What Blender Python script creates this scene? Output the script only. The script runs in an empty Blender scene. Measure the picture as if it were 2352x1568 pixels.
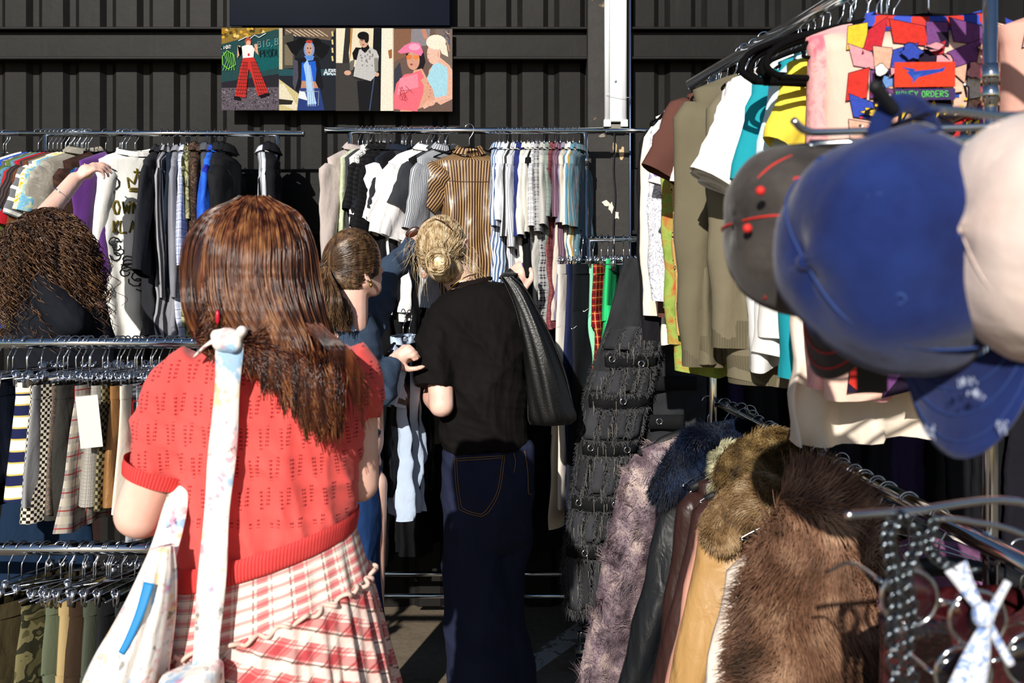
import bpy, math, random, re
import numpy as np
from mathutils import Vector, Matrix, noise
R = math.radians
PI = math.pi
sc = bpy.context.scene
COL = sc.collection

# ---------------------------------------------------------------- camera
F, CAMH, CX, HY = 2286.67, 1.65, 1176.0, 555.0
cam_d = bpy.data.cameras.new('camera'); cam = bpy.data.objects.new('camera', cam_d); COL.objects.link(cam)
cam.location = (0, 0, CAMH); cam.rotation_euler = (R(90), 0, 0)
cam_d.lens = 35; cam_d.sensor_width = 36; cam_d.shift_y = -(784 - HY) / 2352
cam_d.clip_start = .05; cam_d.clip_end = 100
cam_d.dof.use_dof = True; cam_d.dof.focus_distance = 3.2; cam_d.dof.aperture_fstop = 6.0
sc.camera = cam
# ---------------------------------------------------------------- sky, sun, exposure
w = bpy.data.worlds.new('sky'); sc.world = w; w.use_nodes = True
wn = w.node_tree; wn.nodes.clear()
wo = wn.nodes.new('ShaderNodeOutputWorld'); wb = wn.nodes.new('ShaderNodeBackground')
sk = wn.nodes.new('ShaderNodeTexSky'); sk.sky_type = 'NISHITA'; sk.sun_disc = False
sk.sun_elevation = R(26); sk.sun_rotation = R(190); sk.air_density = 1.0; sk.dust_density = .4; sk.ozone_density = 2
wb.inputs['Strength'].default_value = .075
wn.links.new(sk.outputs[0], wb.inputs[0]); wn.links.new(wb.outputs[0], wo.inputs[0])
SUN_EL, SUN_AZ = R(25), R(15)
sd = bpy.data.lights.new('sun', 'SUN'); sd.energy = 5.3; sd.angle = R(.55); sd.color = (1, .95, .87)
sun = bpy.data.objects.new('sun', sd); COL.objects.link(sun)
d = Vector((math.sin(SUN_AZ) * math.cos(SUN_EL), math.cos(SUN_AZ) * math.cos(SUN_EL), -math.sin(SUN_EL)))
sun.rotation_euler = d.to_track_quat('-Z', 'Y').to_euler(); sun.location = (-2, -4, 5)
sc.view_settings.view_transform = 'Standard'; sc.view_settings.look = 'None'
sc.view_settings.gamma = 1; sc.view_settings.use_curve_mapping = False; sc.view_settings.exposure = 0
sc.cycles.use_denoising = True; sc.cycles.max_bounces = 6; sc.cycles.diffuse_bounces = 2; sc.cycles.glossy_bounces = 3
sc.cycles.transparent_max_bounces = 6; sc.cycles.caustics_reflective = False; sc.cycles.caustics_refractive = False

def P(px, py, Y):
    """point that stands at depth Y and shows at photograph pixel px, py"""
    return Vector(((px - CX) / F * Y, Y, CAMH - (py - HY) / F * Y))
def Pn(px, py, Y): return np.array(P(px, py, Y))

# ---------------------------------------------------------------- materials
def lin(h):
    h = h.lstrip('#'); o = []
    for i in (0, 2, 4):
        c = int(h[i:i + 2], 16) / 255
        o.append(c / 12.92 if c <= .04045 else ((c + .055) / 1.055) ** 2.4)
    return (*o, 1)
class NT:
    def __init__(s, name):
        s.m = bpy.data.materials.new(name); s.m.use_nodes = True; s.t = s.m.node_tree
        s.b = s.t.nodes['Principled BSDF']
    def n(s, k, **kw):
        x = s.t.nodes.new('ShaderNode' + k)
        for a, v in kw.items(): setattr(x, a, v)
        return x
    def l(s, a, b): s.t.links.new(a, b)
    def math(s, op, a, b=None, c=None):
        x = s.n('Math', operation=op)
        for i, v in enumerate((a, b, c)):
            if v is None: continue
            if isinstance(v, (int, float)): x.inputs[i].default_value = v
            else: s.l(v, x.inputs[i])
        return x.outputs[0]
    def mix(s, f, a, b, blend='MIX'):
        x = s.n('Mix', data_type='RGBA', blend_type=blend)
        for i, v in ((0, f), (6, a), (7, b)):
            if isinstance(v, (int, float)): x.inputs[i].default_value = v
            elif isinstance(v, tuple): x.inputs[i].default_value = v
            else: s.l(v, x.inputs[i])
        return x.outputs[2]
    def noise(s, vec, scale, detail=3, rough=.5, dist=0):
        x = s.n('TexNoise'); x.inputs['Scale'].default_value = scale; x.inputs['Detail'].default_value = detail
        x.inputs['Roughness'].default_value = rough; x.inputs['Distortion'].default_value = dist
        if vec: s.l(vec, x.inputs['Vector'])
        return x.outputs[0]
    def ramp(s, f, stops, const=False):
        x = s.n('ValToRGB'); r = x.color_ramp
        if const: r.interpolation = 'CONSTANT'
        while len(r.elements) > len(stops): r.elements.remove(r.elements[-1])
        while len(r.elements) < len(stops): r.elements.new(1)
        for e, (p, c) in zip(r.elements, stops): e.position = p; e.color = c
        s.l(f, x.inputs[0]); return x.outputs[0]
    def bump(s, h, strength, dist):
        x = s.n('Bump'); x.inputs['Strength'].default_value = strength; x.inputs['Distance'].default_value = dist
        s.l(h, x.inputs['Height'])
        for nd in s.t.nodes:
            if nd.type == 'BUMP' and nd.name != x.name and not nd.outputs[0].is_linked: s.l(nd.outputs[0], x.inputs['Normal'])
        return x.outputs[0]
_mats = {}
def fabric(a, pat='plain', b=None, c=None, s=.03, rough=.85, uv=True, wr=.5, sheen=0, mott=.12, spec=.16, duty=.5):
    key = ('f', a, pat, b, c, s, rough, uv, wr, sheen, mott, spec, duty)
    if key in _mats: return _mats[key]
    t = NT('cloth_' + a.strip('#') + '_' + pat)
    A = lin(a); B = lin(b) if b else A; C = lin(c) if c else B
    co = t.n('TexCoord'); vec = co.outputs['UV'] if uv else co.outputs['Object']
    sep = t.n('SeparateXYZ'); t.l(vec, sep.inputs[0]); U = sep.outputs[0]; V = sep.outputs[1] if uv else sep.outputs[2]
    fr = lambda x, p: t.math('FRACT', t.math('MULTIPLY', x, 1 / p))
    lt = lambda x, v: t.math('LESS_THAN', x, v)
    if pat == 'plain': col = A
    elif pat == 'stripe_v': col = t.mix(lt(fr(U, s), duty), A, B)
    elif pat == 'stripe_h': col = t.mix(lt(fr(V, s), duty), A, B)
    elif pat == 'stripe_vc':
        col = t.mix(lt(fr(U, s), .3), A, B); col = t.mix(lt(fr(U, s * 1.7), .14), col, C)
    elif pat == 'stripe_hc':
        col = t.mix(lt(fr(V, s), .5), A, B); col = t.mix(lt(fr(V, s / 2), .14), col, C)
    elif pat == 'plaid':
        col = t.mix(t.math('MULTIPLY', lt(fr(U, s), .42), .55), A, B); col = t.mix(t.math('MULTIPLY', lt(fr(V, s), .42), .55), col, B)
        col = t.mix(t.math('MULTIPLY', lt(fr(t.math('ADD', U, s * .3), s), .08), .9), col, C)
        col = t.mix(t.math('MULTIPLY', lt(fr(t.math('ADD', V, s * .3), s), .08), .9), col, C)
    elif pat == 'plaid3':
        W = (.95, .86, .76, 1)
        for q in (U, V):
            col = t.mix(t.math('MULTIPLY', lt(fr(q, s), .30), .6), A if q is U else col, B)
            col = t.mix(t.math('MULTIPLY', lt(fr(t.math('ADD', q, s * .45), s), .3), .6), col, W)
            col = t.mix(t.math('MULTIPLY', lt(fr(t.math('ADD', q, s * .12), s), .05), .75), col, C)
            col = t.mix(t.math('MULTIPLY', lt(fr(t.math('ADD', q, s * .62), s), .04), .6), col, B)
    elif pat == 'check':
        k = t.n('TexChecker'); k.inputs['Scale'].default_value = 1 / s; k.inputs[1].default_value = A; k.inputs[2].default_value = B
        t.l(vec, k.inputs[0]); col = k.outputs[0]
    elif pat == 'tie': col = t.ramp(t.noise(vec, 1 / s, 5, .6, 1.2), [(.3, A), (.5, B), (.68, C)])
    elif pat == 'camo': col = t.ramp(t.noise(vec, 1 / s, 2, .5, .6), [(0, A), (.44, B), (.54, C), (.62, A)], True)
    elif pat == 'leopard':
        v = t.n('TexVoronoi', feature='DISTANCE_TO_EDGE'); v.inputs['Scale'].default_value = 1 / s; t.l(vec, v.inputs['Vector'])
        col = t.ramp(t.math('ADD', v.outputs[0], t.math('MULTIPLY', t.noise(vec, 2.2 / s), .25)), [(0, A), (.24, B), (.36, C), (.45, B)], True)
    elif pat == 'floral':
        v = t.n('TexVoronoi'); v.inputs['Scale'].default_value = 1 / s; t.l(vec, v.inputs['Vector'])
        h = t.n('HueSaturation'); h.inputs['Saturation'].default_value = 1.1; h.inputs['Value'].default_value = .8; t.l(v.outputs[1], h.inputs['Color'])
        col = t.mix(t.math('MULTIPLY', lt(v.outputs[0], .36), .8), A, t.mix(.55, h.outputs[0], B))
    elif pat == 'print':
        m = t.noise(vec, 1 / s, 3, .5, 2.5); band = t.math('MULTIPLY', t.math('GREATER_THAN', m, .48), lt(m, .54)); col = t.mix(band, A, B)
    elif pat == 'paint':
        col = A
        for i, cc in enumerate((b, c, '#f0c060', '#e07a9a', '#2b2b30')):
            mp = t.n('Mapping'); mp.inputs['Location'].default_value = (i * 3.1, i * 1.7, i * 5.3); t.l(vec, mp.inputs[0])
            m = t.noise(mp.outputs[0], 1 / s * (1 + .3 * i), 3, .6)
            col = t.mix(t.ramp(m, [(.585 + .04 * (i == 4), (0, 0, 0, 1)), (.67 + .02 * (i == 4), (.65, .65, .65, 1))]), col, lin(cc))
    if mott:
        nz = t.noise(co.outputs['Object'], 9, 3)
        k = t.math('ADD', t.math('MULTIPLY', nz, mott * 2), 1 - mott)
        x = t.n('Vector' + 'Math', operation='SCALE')
        if isinstance(col, tuple): x.inputs[0].default_value = col[:3]
        else: t.l(col, x.inputs[0])
        t.l(k, x.inputs['Scale']); col = x.outputs[0]
    if isinstance(col, tuple): t.b.inputs['Base Color'].default_value = col
    else: t.l(col, t.b.inputs['Base Color'])
    t.b.inputs['Roughness'].default_value = rough; t.b.inputs['Specular IOR Level'].default_value = spec
    if sheen: t.b.inputs['Sheen Weight'].default_value = sheen
    ob = co.outputs['Object']
    mp = t.n('Mapping'); mp.inputs['Scale'].default_value = (1, 1, .45); t.l(ob, mp.inputs[0])
    b0 = t.bump(t.noise(mp.outputs[0], 7, 2, .5, .8), min(1, wr), .022); b1 = t.bump(t.noise(mp.outputs[0], 24, 3, .55, .6), min(1, wr * .8), .006)
    b2 = t.bump(t.noise(ob, 450, 2), .25, .001)
    t.l(b2, t.b.inputs['Normal'])
    _mats[key] = t.m; return t.m
def simple(name, a, rough=.5, metal=0, spec=.5, bumps=0, bscale=80, var=0, coat=0):
    key = ('s', name)
    if key in _mats: return _mats[key]
    t = NT(name); co = t.n('TexCoord'); A = lin(a)
    t.b.inputs['Roughness'].default_value = rough; t.b.inputs['Metallic'].default_value = metal
    t.b.inputs['Specular IOR Level'].default_value = spec; t.b.inputs['Coat Weight'].default_value = coat
    nz = t.noise(co.outputs['Object'], bscale, 4)
    d = tuple(min(1, c * (1 + var)) for c in A[:3]) + (1,); e = tuple(c * (1 - var) for c in A[:3]) + (1,)
    t.l(t.ramp(nz, [(.3, e), (.7, d)]), t.b.inputs['Base Color'])
    if bumps: t.l(t.bump(nz, bumps, .002), t.b.inputs['Normal'])
    _mats[key] = t.m; return t.m
def vcol_mat(name='printed_ink', rough=.35):
    key = ('v', name)
    if key in _mats: return _mats[key]
    t = NT(name); a = t.n('VertexColor'); a.layer_name = 'Col'; co = t.n('TexCoord')
    nz = t.noise(co.outputs['Object'], 160, 3)
    t.l(t.mix(.25, a.outputs[0], t.mix(1.0, a.outputs[0], t.ramp(nz, [(.3, (.45, .45, .45, 1)), (.7, (1.5, 1.5, 1.5, 1))]), 'MULTIPLY')), t.b.inputs['Base Color'])
    t.b.inputs['Roughness'].default_value = max(rough, .75); t.b.inputs['Specular IOR Level'].default_value = .08
    _mats[key] = t.m; return t.m
def hairmat(name, a, b, c, rough=.32, scale=60, aniso=.6):
    key = ('h', name)
    if key in _mats: return _mats[key]
    t = NT(name); co = t.n('TexCoord')
    mp = t.n('Mapping'); mp.inputs['Scale'].default_value = (1, 1, .06); t.l(co.outputs['Object'], mp.inputs[0])
    nz = t.noise(mp.outputs[0], scale, 3, .6)
    t.l(t.ramp(nz, [(.34, lin(a)), (.5, lin(b)), (.68, lin(c))]), t.b.inputs['Base Color'])
    t.b.inputs['Roughness'].default_value = rough; t.b.inputs['Specular IOR Level'].default_value = .6
    _mats[key] = t.m; return t.m
CHROME = simple('chrome', '#d6dade', .12, 1, var=.05, bscale=30)
WIRE = simple('steel_wire', '#c9ccd2', .2, 1, var=.05)
VELVET = simple('black_velvet', '#0b0a0b', .95, 0, .1, .4, 300, .3)
RUBBER = simple('black_rubber', '#121214', .6, 0, .4)
PLASTIC = simple('clear_grey_plastic', '#3a3d44', .15, 0, .8)
def skin_mat():
    t = NT('skin'); co = t.n('TexCoord')
    nz = t.noise(co.outputs['Object'], 14, 4)
    t.l(t.ramp(nz, [(.3, lin('#e6b09c')), (.55, lin('#f0c3b1')), (.8, lin('#f6d2c4'))]), t.b.inputs['Base Color'])
    t.b.inputs['Roughness'].default_value = .5; t.b.inputs['Subsurface Weight'].default_value = .12
    t.b.inputs['Subsurface Radius'].default_value = (.02, .008, .004); t.b.inputs['Subsurface Scale'].default_value = .5
    t.l(t.bump(t.noise(co.outputs['Object'], 500, 2), .15, .0008), t.b.inputs['Normal'])
    return t.m
SKIN = skin_mat()

# ---------------------------------------------------------------- mesh helpers
class MB:
    """collects shapes and links them as one mesh object"""
    def __init__(s): s.v = []; s.f = []; s.uv = []; s.mi = []; s.n = 0; s.col = []; s.cur = None
    def add(s, V, Fc, UV=None, mi=0):
        V = np.asarray(V, float).reshape(-1, 3); o = s.n; s.v.append(V); s.n += len(V)
        if UV is None: UV = np.stack([V[:, 0] + V[:, 1], V[:, 2]], 1)
        s.uv.append(np.asarray(UV, float))
        for f in Fc: s.f.append(tuple(i + o for i in f)); s.mi.append(mi); s.col.append(s.cur)
    def grid(s, G, cu=True, cap0=False, cap1=False, mi=0, uvs=None):
        G = np.asarray(G, float); nv, nu = G.shape[:2]; Fc = []
        for j in range(nv - 1):
            for i in range(nu if cu else nu - 1):
                k = (i + 1) % nu; Fc.append((j * nu + i, j * nu + k, (j + 1) * nu + k, (j + 1) * nu + i))
        if cap0: Fc.append(tuple(range(nu))[::-1])
        if cap1: Fc.append(tuple((nv - 1) * nu + i for i in range(nu)))
        if uvs is None:
            mid = G[nv // 2]; du = np.linalg.norm(np.diff(mid, axis=0), axis=1); uu = np.concatenate([[0], np.cumsum(du)])
            c = G.mean(1); dv = np.linalg.norm(np.diff(c, axis=0), axis=1); vv = -np.concatenate([[0], np.cumsum(dv)])
            uvs = np.stack(np.broadcast_arrays(uu[None, :], vv[:, None]), -1).reshape(-1, 2)
        s.add(G, Fc, uvs, mi)
    def tube(s, pts, r, n=8, cap=True, mi=0, flat=1.0, up=None):
        pts = np.asarray([tuple(p) for p in pts], float); m = len(pts)
        r = np.broadcast_to(np.asarray(r, float), (m,))
        T = np.gradient(pts, axis=0); T /= np.linalg.norm(T, axis=1)[:, None] + 1e-12
        a = np.array(up if up is not None else ((0, 0, 1) if abs(T[0][2]) < .9 else (0, 1, 0)), float); G = np.zeros((m, n, 3)); th = np.arange(n) / n * 2 * PI
        for j in range(m):
            a = a - T[j] * a.dot(T[j]); a /= np.linalg.norm(a) + 1e-12; b = np.cross(T[j], a)
            G[j] = pts[j] + r[j] * (np.cos(th)[:, None] * a * flat + np.sin(th)[:, None] * b)
        s.grid(G, True, cap, cap, mi)
    def ribbon(s, pts, wd, nrm, th=.002, mi=0):
        """a strap: flat box section swept along pts; nrm = face normals"""
        pts = np.asarray([tuple(p) for p in pts], float); m = len(pts); T = np.gradient(pts, axis=0); T /= np.linalg.norm(T, axis=1)[:, None] + 1e-12
        nrm = np.broadcast_to(np.asarray(nrm, float), (m, 3)); wd = np.broadcast_to(np.asarray(wd, float), (m,)); G = np.zeros((m, 8, 3))
        for j in range(m):
            n = nrm[j] - T[j] * nrm[j].dot(T[j]); n /= np.linalg.norm(n) + 1e-12; b = np.cross(T[j], n)
            for k, (x, y) in enumerate(((-1, -.4), (-.5, -1), (.5, -1), (1, -.4), (1, .4), (.5, 1), (-.5, 1), (-1, .4))):
                G[j, k] = pts[j] + b * x * wd[j] / 2 + n * y * th
        s.grid(G, True, True, True, mi)
    def box(s, c, sz, rot=None, mi=0):
        c = np.array(tuple(c), float); h = np.array(sz, float) / 2
        V = np.array([[x, y, z] for x in (-1, 1) for y in (-1, 1) for z in (-1, 1)]) * h
        if rot is not None: V = V @ np.array(Matrix(rot) if not isinstance(rot, Matrix) else rot.to_3x3()).T
        s.add(V + c, [(0, 1, 3, 2), (4, 6, 7, 5), (0, 4, 5, 1), (2, 3, 7, 6), (0, 2, 6, 4), (1, 5, 7, 3)], None, mi)
    def ell(s, c, r, rot=None, nu=20, nv=12, mi=0):
        c = np.array(tuple(c), float); r = np.broadcast_to(np.array(r, float), (3,)); G = np.zeros((nv + 1, nu, 3))
        ph = np.linspace(.02, PI - .02, nv + 1)[:, None]; th = (np.arange(nu) / nu * 2 * PI)[None]
        G[..., 0] = np.sin(ph) * np.cos(th); G[..., 1] = np.sin(ph) * np.sin(th); G[..., 2] = np.cos(ph); G *= r
        if rot is not None: G = G @ np.array(rot.to_3x3()).T
        s.grid(G + c, True, True, True, mi)
    def cap(s, p0, r0, p1, r1, n=16):
        """round-ended tapered limb"""
        p0 = np.array(tuple(p0), float); p1 = np.array(tuple(p1), float); ax = p1 - p0; L = np.linalg.norm(ax) + 1e-9; ax = ax / L
        pts = []; rr = []
        for q in np.linspace(-1, 0, 6)[:-1]: pts.append(p0 + ax * r0 * q * .999); rr.append(r0 * math.sqrt(max(1e-4, 1 - q * q)))
        for q in np.linspace(0, 1, 5): pts.append(p0 + ax * L * q); rr.append(r0 + (r1 - r0) * q)
        for q in np.linspace(0, 1, 6)[1:]: pts.append(p1 + ax * r1 * q * .999); rr.append(r1 * math.sqrt(max(1e-4, 1 - q * q)))
        s.tube(pts, rr, n)
    def poly(s, pts, color, mi=0):
        s.cur = color; s.add([tuple(p) for p in pts], [tuple(range(len(pts)))], None, mi); s.cur = None
    def torus(s, c, R0, r0, ax=(0, 1, 0), n=20, m=6, mi=0):
        q = Vector(ax).to_track_quat('Z', 'Y').to_matrix(); th = np.arange(n) / n * 2 * PI; ph = np.arange(m) / m * 2 * PI
        G = np.zeros((n + 1, m, 3))
        for j in range(n + 1):
            t = j / n * 2 * PI
            for i, p_ in enumerate(ph):
                G[j, i] = tuple(Vector(tuple(c)) + q @ Vector(((R0 + r0 * math.cos(p_)) * math.cos(t), (R0 + r0 * math.cos(p_)) * math.sin(t), r0 * math.sin(p_))))
        s.grid(G, True, False, False, mi)
    def build(s, name, mats, parent=None, smooth=True, world=False):
        if not isinstance(mats, (list, tuple)): mats = [mats]
        me = bpy.data.meshes.new(name); V = np.concatenate(s.v)
        off = np.zeros(3)
        if world and parent is not None:
            q = parent; off = np.zeros(3)
            while q is not None: off = off + np.array(q.location); q = q.parent
        me.from_pydata((V - off).tolist(), [], s.f)
        UV = np.concatenate(s.uv); li = np.zeros(len(me.loops), dtype=np.int32); me.loops.foreach_get('vertex_index', li)
        ul = me.uv_layers.new(name='UVMap'); ul.data.foreach_set('uv', UV[li].astype(np.float32).ravel())
        me.polygons.foreach_set('material_index', np.array(s.mi, dtype=np.int32))
        me.polygons.foreach_set('use_smooth', np.full(len(s.f), smooth))
        if any(c is not None for c in s.col):
            at = me.color_attributes.new('Col', 'FLOAT_COLOR', 'CORNER'); ca = []
            for p, c in zip(me.polygons, s.col): ca += list(c if c is not None else (1, 1, 1, 1)) * p.loop_total
            at.data.foreach_set('color', np.array(ca, dtype=np.float32))
        for m in mats: me.materials.append(m)
        me.update(); o = bpy.data.objects.new(name, me); COL.objects.link(o)
        if parent is not None: o.parent = parent
        return o
def tag(o, label=None, cat=None, group=None, kind=None):
    if label: o['label'] = label
    if cat: o['category'] = cat
    if group: o['group'] = group
    if kind: o['kind'] = kind
    return o
def empty(name, loc=(0, 0, 0), rz=0, label=None, cat=None, group=None):
    o = bpy.data.objects.new(name, None); COL.objects.link(o); o.location = tuple(loc); o.rotation_euler = (0, 0, rz)
    o.empty_display_size = .1
    return tag(o, label, cat, group)
_kids = {}
def copy_tree(o, loc, rz=0, tilt=0, label=None, group=None):
    c = o.copy(); COL.objects.link(c); c.location = tuple(loc); c.rotation_euler = (tilt, 0, rz)
    if label: c['label'] = label
    if group: c['group'] = group
    for ch in _kids[o.name]:
        k = ch.copy(); COL.objects.link(k); k.parent = c
        for g in _kids.get(ch.name, []): q = g.copy(); COL.objects.link(q); q.parent = k
    return c
def remesh(mb, voxel, smooth=6, name='body', mat=SKIN, parent=None, disp=None, fac=.5):
    o = mb.build(name, mat)
    m = o.modifiers.new('r', 'REMESH'); m.mode = 'VOXEL'; m.voxel_size = voxel; m.use_smooth_shade = True
    if smooth: m2 = o.modifiers.new('s', 'SMOOTH'); m2.iterations = smooth; m2.factor = fac
    dg = bpy.context.evaluated_depsgraph_get(); dg.update()
    me = bpy.data.meshes.new_from_object(o.evaluated_get(dg)); o.modifiers.clear(); old = o.data; o.data = me; bpy.data.meshes.remove(old)
    if not me.materials: me.materials.append(mat)
    off = np.zeros(3)
    if parent is not None:
        q = parent
        while q is not None: off = off + np.array(q.location); q = q.parent
    n = len(me.vertices); co = np.zeros(n * 3, dtype=np.float32); me.vertices.foreach_get('co', co); co = co.reshape(-1, 3)
    if disp:
        nr = np.zeros(n * 3, dtype=np.float32); me.vertices.foreach_get('normal', nr); co = co + nr.reshape(-1, 3) * disp(co)[:, None]
    me.vertices.foreach_set('co', (co - off).astype(np.float32).ravel())
    me.polygons.foreach_set('use_smooth', np.full(len(me.polygons), True)); me.update()
    if parent is not None: o.parent = parent
    return o
def folds(amp, fx=9, fz=4, seed=0, dirn=(1, 0, 0), long_=(0, 0, 1)):
    """long soft creases running along long_"""
    rs = np.random.RandomState(seed); dv = np.array(dirn, float); lv = np.array(long_, float)
    def f(co):
        x = co @ dv; z = co @ lv; o = np.zeros(len(co))
        for k in range(6):
            a, b, c, e = rs.uniform(.6, 1.6) * fx, rs.uniform(.5, 1.5) * fz, rs.uniform(0, 6), rs.uniform(-.6, .6)
            s_ = np.sin((x + e * z) * a * 2 * PI / 1 + c + 1.5 * np.sin(z * b * 2 + c)); o += ((1 - np.abs(s_)) ** 2 - .33) * rs.uniform(.4, 1) * 1.6
        return o * amp / 2.5
    return f
def strands(pts, r0, r1, mat, name, parent=None, world=True, sides=3):
    """pts (N, K, 3): N tapered hairs of K points as one mesh"""
    pts = np.asarray(pts, float); N, K, _ = pts.shape
    T = np.gradient(pts, axis=1); T /= np.linalg.norm(T, axis=2)[..., None] + 1e-12
    ref = np.array([.31, .87, .38]); a = np.cross(T, ref); a /= np.linalg.norm(a, axis=2)[..., None] + 1e-12; b = np.cross(T, a)
    rad = (np.linspace(0, 1, K) ** 1.5)[None, :] ; rad = r0 + (r1 - r0) * rad; rad = rad[..., None] * np.ones((N, 1, 1))
    V = np.stack([pts + rad * (math.cos(q) * a + math.sin(q) * b) for q in [2 * PI * i / sides for i in range(sides)]], 2)  # N K S 3
    idx = np.arange(N * K * sides).reshape(N, K, sides); A = idx[:, :-1]; B = idx[:, 1:]
    Fq = np.stack([A, np.roll(A, -1, 2), np.roll(B, -1, 2), B], -1).reshape(-1, 4)
    me = bpy.data.meshes.new(name); V = V.reshape(-1, 3)
    if parent is not None and world:
        q = parent
        while q is not None: V = V - np.array(q.location); q = q.parent
    me.vertices.add(len(V)); me.vertices.foreach_set('co', V.astype(np.float32).ravel())
    me.loops.add(Fq.size); me.loops.foreach_set('vertex_index', Fq.astype(np.int32).ravel())
    me.polygons.add(len(Fq)); me.polygons.foreach_set('loop_start', np.arange(0, Fq.size, 4, dtype=np.int32)); me.polygons.foreach_set('loop_total', np.full(len(Fq), 4, dtype=np.int32))
    me.polygons.foreach_set('use_smooth', np.full(len(Fq), True)); me.update(); me.validate()
    me.materials.append(mat); o = bpy.data.objects.new(name, me); COL.objects.link(o)
    if parent is not None: o.parent = parent
    return o
def crom(ctrl, K):
    """Catmull-Rom through control rows (C,3) -> (K,3); also works on (N,C,3)"""
    c = np.asarray(ctrl, float); one = c.ndim == 2
    if one: c = c[None]
    C = c.shape[1]; c = np.concatenate([2 * c[:, :1] - c[:, 1:2], c, 2 * c[:, -1:] - c[:, -2:-1]], 1)
    t = np.linspace(0, C - 1 - 1e-6, K); i = t.astype(int); f = (t - i)[None, :, None]
    p0, p1, p2, p3 = c[:, i], c[:, i + 1], c[:, i + 2], c[:, i + 3]
    o = .5 * (2 * p1 + (p2 - p0) * f + (2 * p0 - 5 * p1 + 4 * p2 - p3) * f ** 2 + (3 * p1 - p0 - 3 * p2 + p3) * f ** 3)
    return o[0] if one else o
# ================================================================ the place: wall, floor
WALLY = 4.5
def wall_mat():
    t = NT('black_painted_steel'); co = t.n('TexCoord'); ob = co.outputs['Object']
    n1 = t.noise(ob, 3, 6, .6); n2 = t.noise(ob, 40, 4, .6)
    mp = t.n('Mapping'); mp.inputs['Scale'].default_value = (14, 14, 1.2); t.l(ob, mp.inputs[0]); n3 = t.noise(mp.outputs[0], 2.5, 5, .6)
    c = t.ramp(n1, [(.3, lin('#151413')), (.7, lin('#1d1b1a'))])
    c = t.mix(t.ramp(n3, [(.55, (0, 0, 0, 1)), (.8, (.35, .35, .35, 1))]), c, lin('#2c2a27'))
    c = t.mix(t.ramp(n2, [(.72, (0, 0, 0, 1)), (.8, (.6, .6, .6, 1))]), c, lin('#4a463f'))
    t.l(c, t.b.inputs['Base Color']); t.b.inputs['Roughness'].default_value = .5; t.b.inputs['Specular IOR Level'].default_value = .14
    t.l(t.bump(n1, .3, .01), t.b.inputs['Normal']); return t.m
WALLM = wall_mat()
def wz(py, Y=WALLY): return P(0, py, Y).z
def wx(px, Y=WALLY): return P(px, 0, Y).x
def corrugated(x0, x1, z0, z1, name, yb=WALLY, dep=.02, per=.167, ph=0):
    m = MB(); pts = []; x = x0; k = math.floor((x0 - ph) / per)
    prof = [(0, 0), (.56, 0), (.70, 1), (.86, 1)]
    pts.append((x0, 0))
    while True:
        for fx, dd in prof:
            xx = ph + (k + fx) * per
            if x0 < xx < x1: pts.append((xx, dd * dep))
        k += 1
        if ph + k * per > x1: break
    pts.append((x1, 0))
    G = np.array([[(x, yb + d_, z) for x, d_ in pts] for z in (z1, z0)])
    G2 = np.array([[(x, yb + .08, z) for x, d_ in pts[::-1]] for z in (z1, z0)])
    m.grid(np.concatenate([G, G2], 1), True, True, True)
    o = m.build(name, WALLM, smooth=False); tag(o, kind='structure'); return o
def wbox(name, c, sz, mat=WALLM):
    m = MB(); m.box(c, sz); o = m.build(name, mat, smooth=False); tag(o, kind='structure')
    b = o.modifiers.new('b', 'BEVEL'); b.width = .004; b.segments = 2; return o
corrugated(wx(-900), wx(3400), wz(400), 3.6, 'wall_rear', ph=wx(12))
corrugated(wx(-900), wx(3400), -.02, wz(536), 'wall_rear_lower', yb=4.5, ph=wx(30))
# channel beam across the wall
bw = wx(3400) - wx(-900); bc = (wx(3400) + wx(-900)) / 2
wbox('trim_1', (bc, 4.465, (wz(78) + wz(140)) / 2), (bw, .03, wz(78) - wz(140)))
wbox('trim_2', (bc, 4.45, wz(74)), (bw, .08, .012)); wbox('trim_3', (bc, 4.45, wz(141)), (bw, .08, .014))
wbox('trim_4', (bc, 4.49, (wz(392) + wz(536)) / 2), (bw, .035, wz(390) - wz(540)))
wbox('trim_5', (bc, 4.475, (wz(425) + wz(530)) / 2), (bw, .02, wz(424) - wz(530)))
wbox('trim_6', (bc, 4.45, wz(534)), (bw, .09, .02)); wbox('trim_7', (bc, 4.48, wz(610)), (bw, .05, .02))
# column
def column_mat():
    t = NT('peeling_black_paint'); co = t.n('TexCoord'); ob = co.outputs['Object']
    n1 = t.noise(ob, 5, 6, .65); n2 = t.noise(ob, 14, 5, .7)
    c = t.ramp(n2, [(.3, lin('#1d1b19')), (.7, lin('#2a2623'))])
    c = t.mix(t.ramp(n1, [(.60, (0, 0, 0, 1)), (.63, (1, 1, 1, 1))]), c, t.ramp(n2, [(.35, lin('#5e4028')), (.6, lin('#8f7a5c'))]))
    t.l(c, t.b.inputs['Base Color']); t.b.inputs['Roughness'].default_value = .7; t.l(t.bump(n1, .5, .01), t.b.inputs['Normal']); return t.m
cm = column_mat()
cx0, cx1 = wx(1350, 4.38), wx(1449, 4.38)
wbox('wall_column', ((cx0 + cx1) / 2, 4.44, 1.8), (cx1 - cx0, .12, 3.64), cm)
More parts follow.
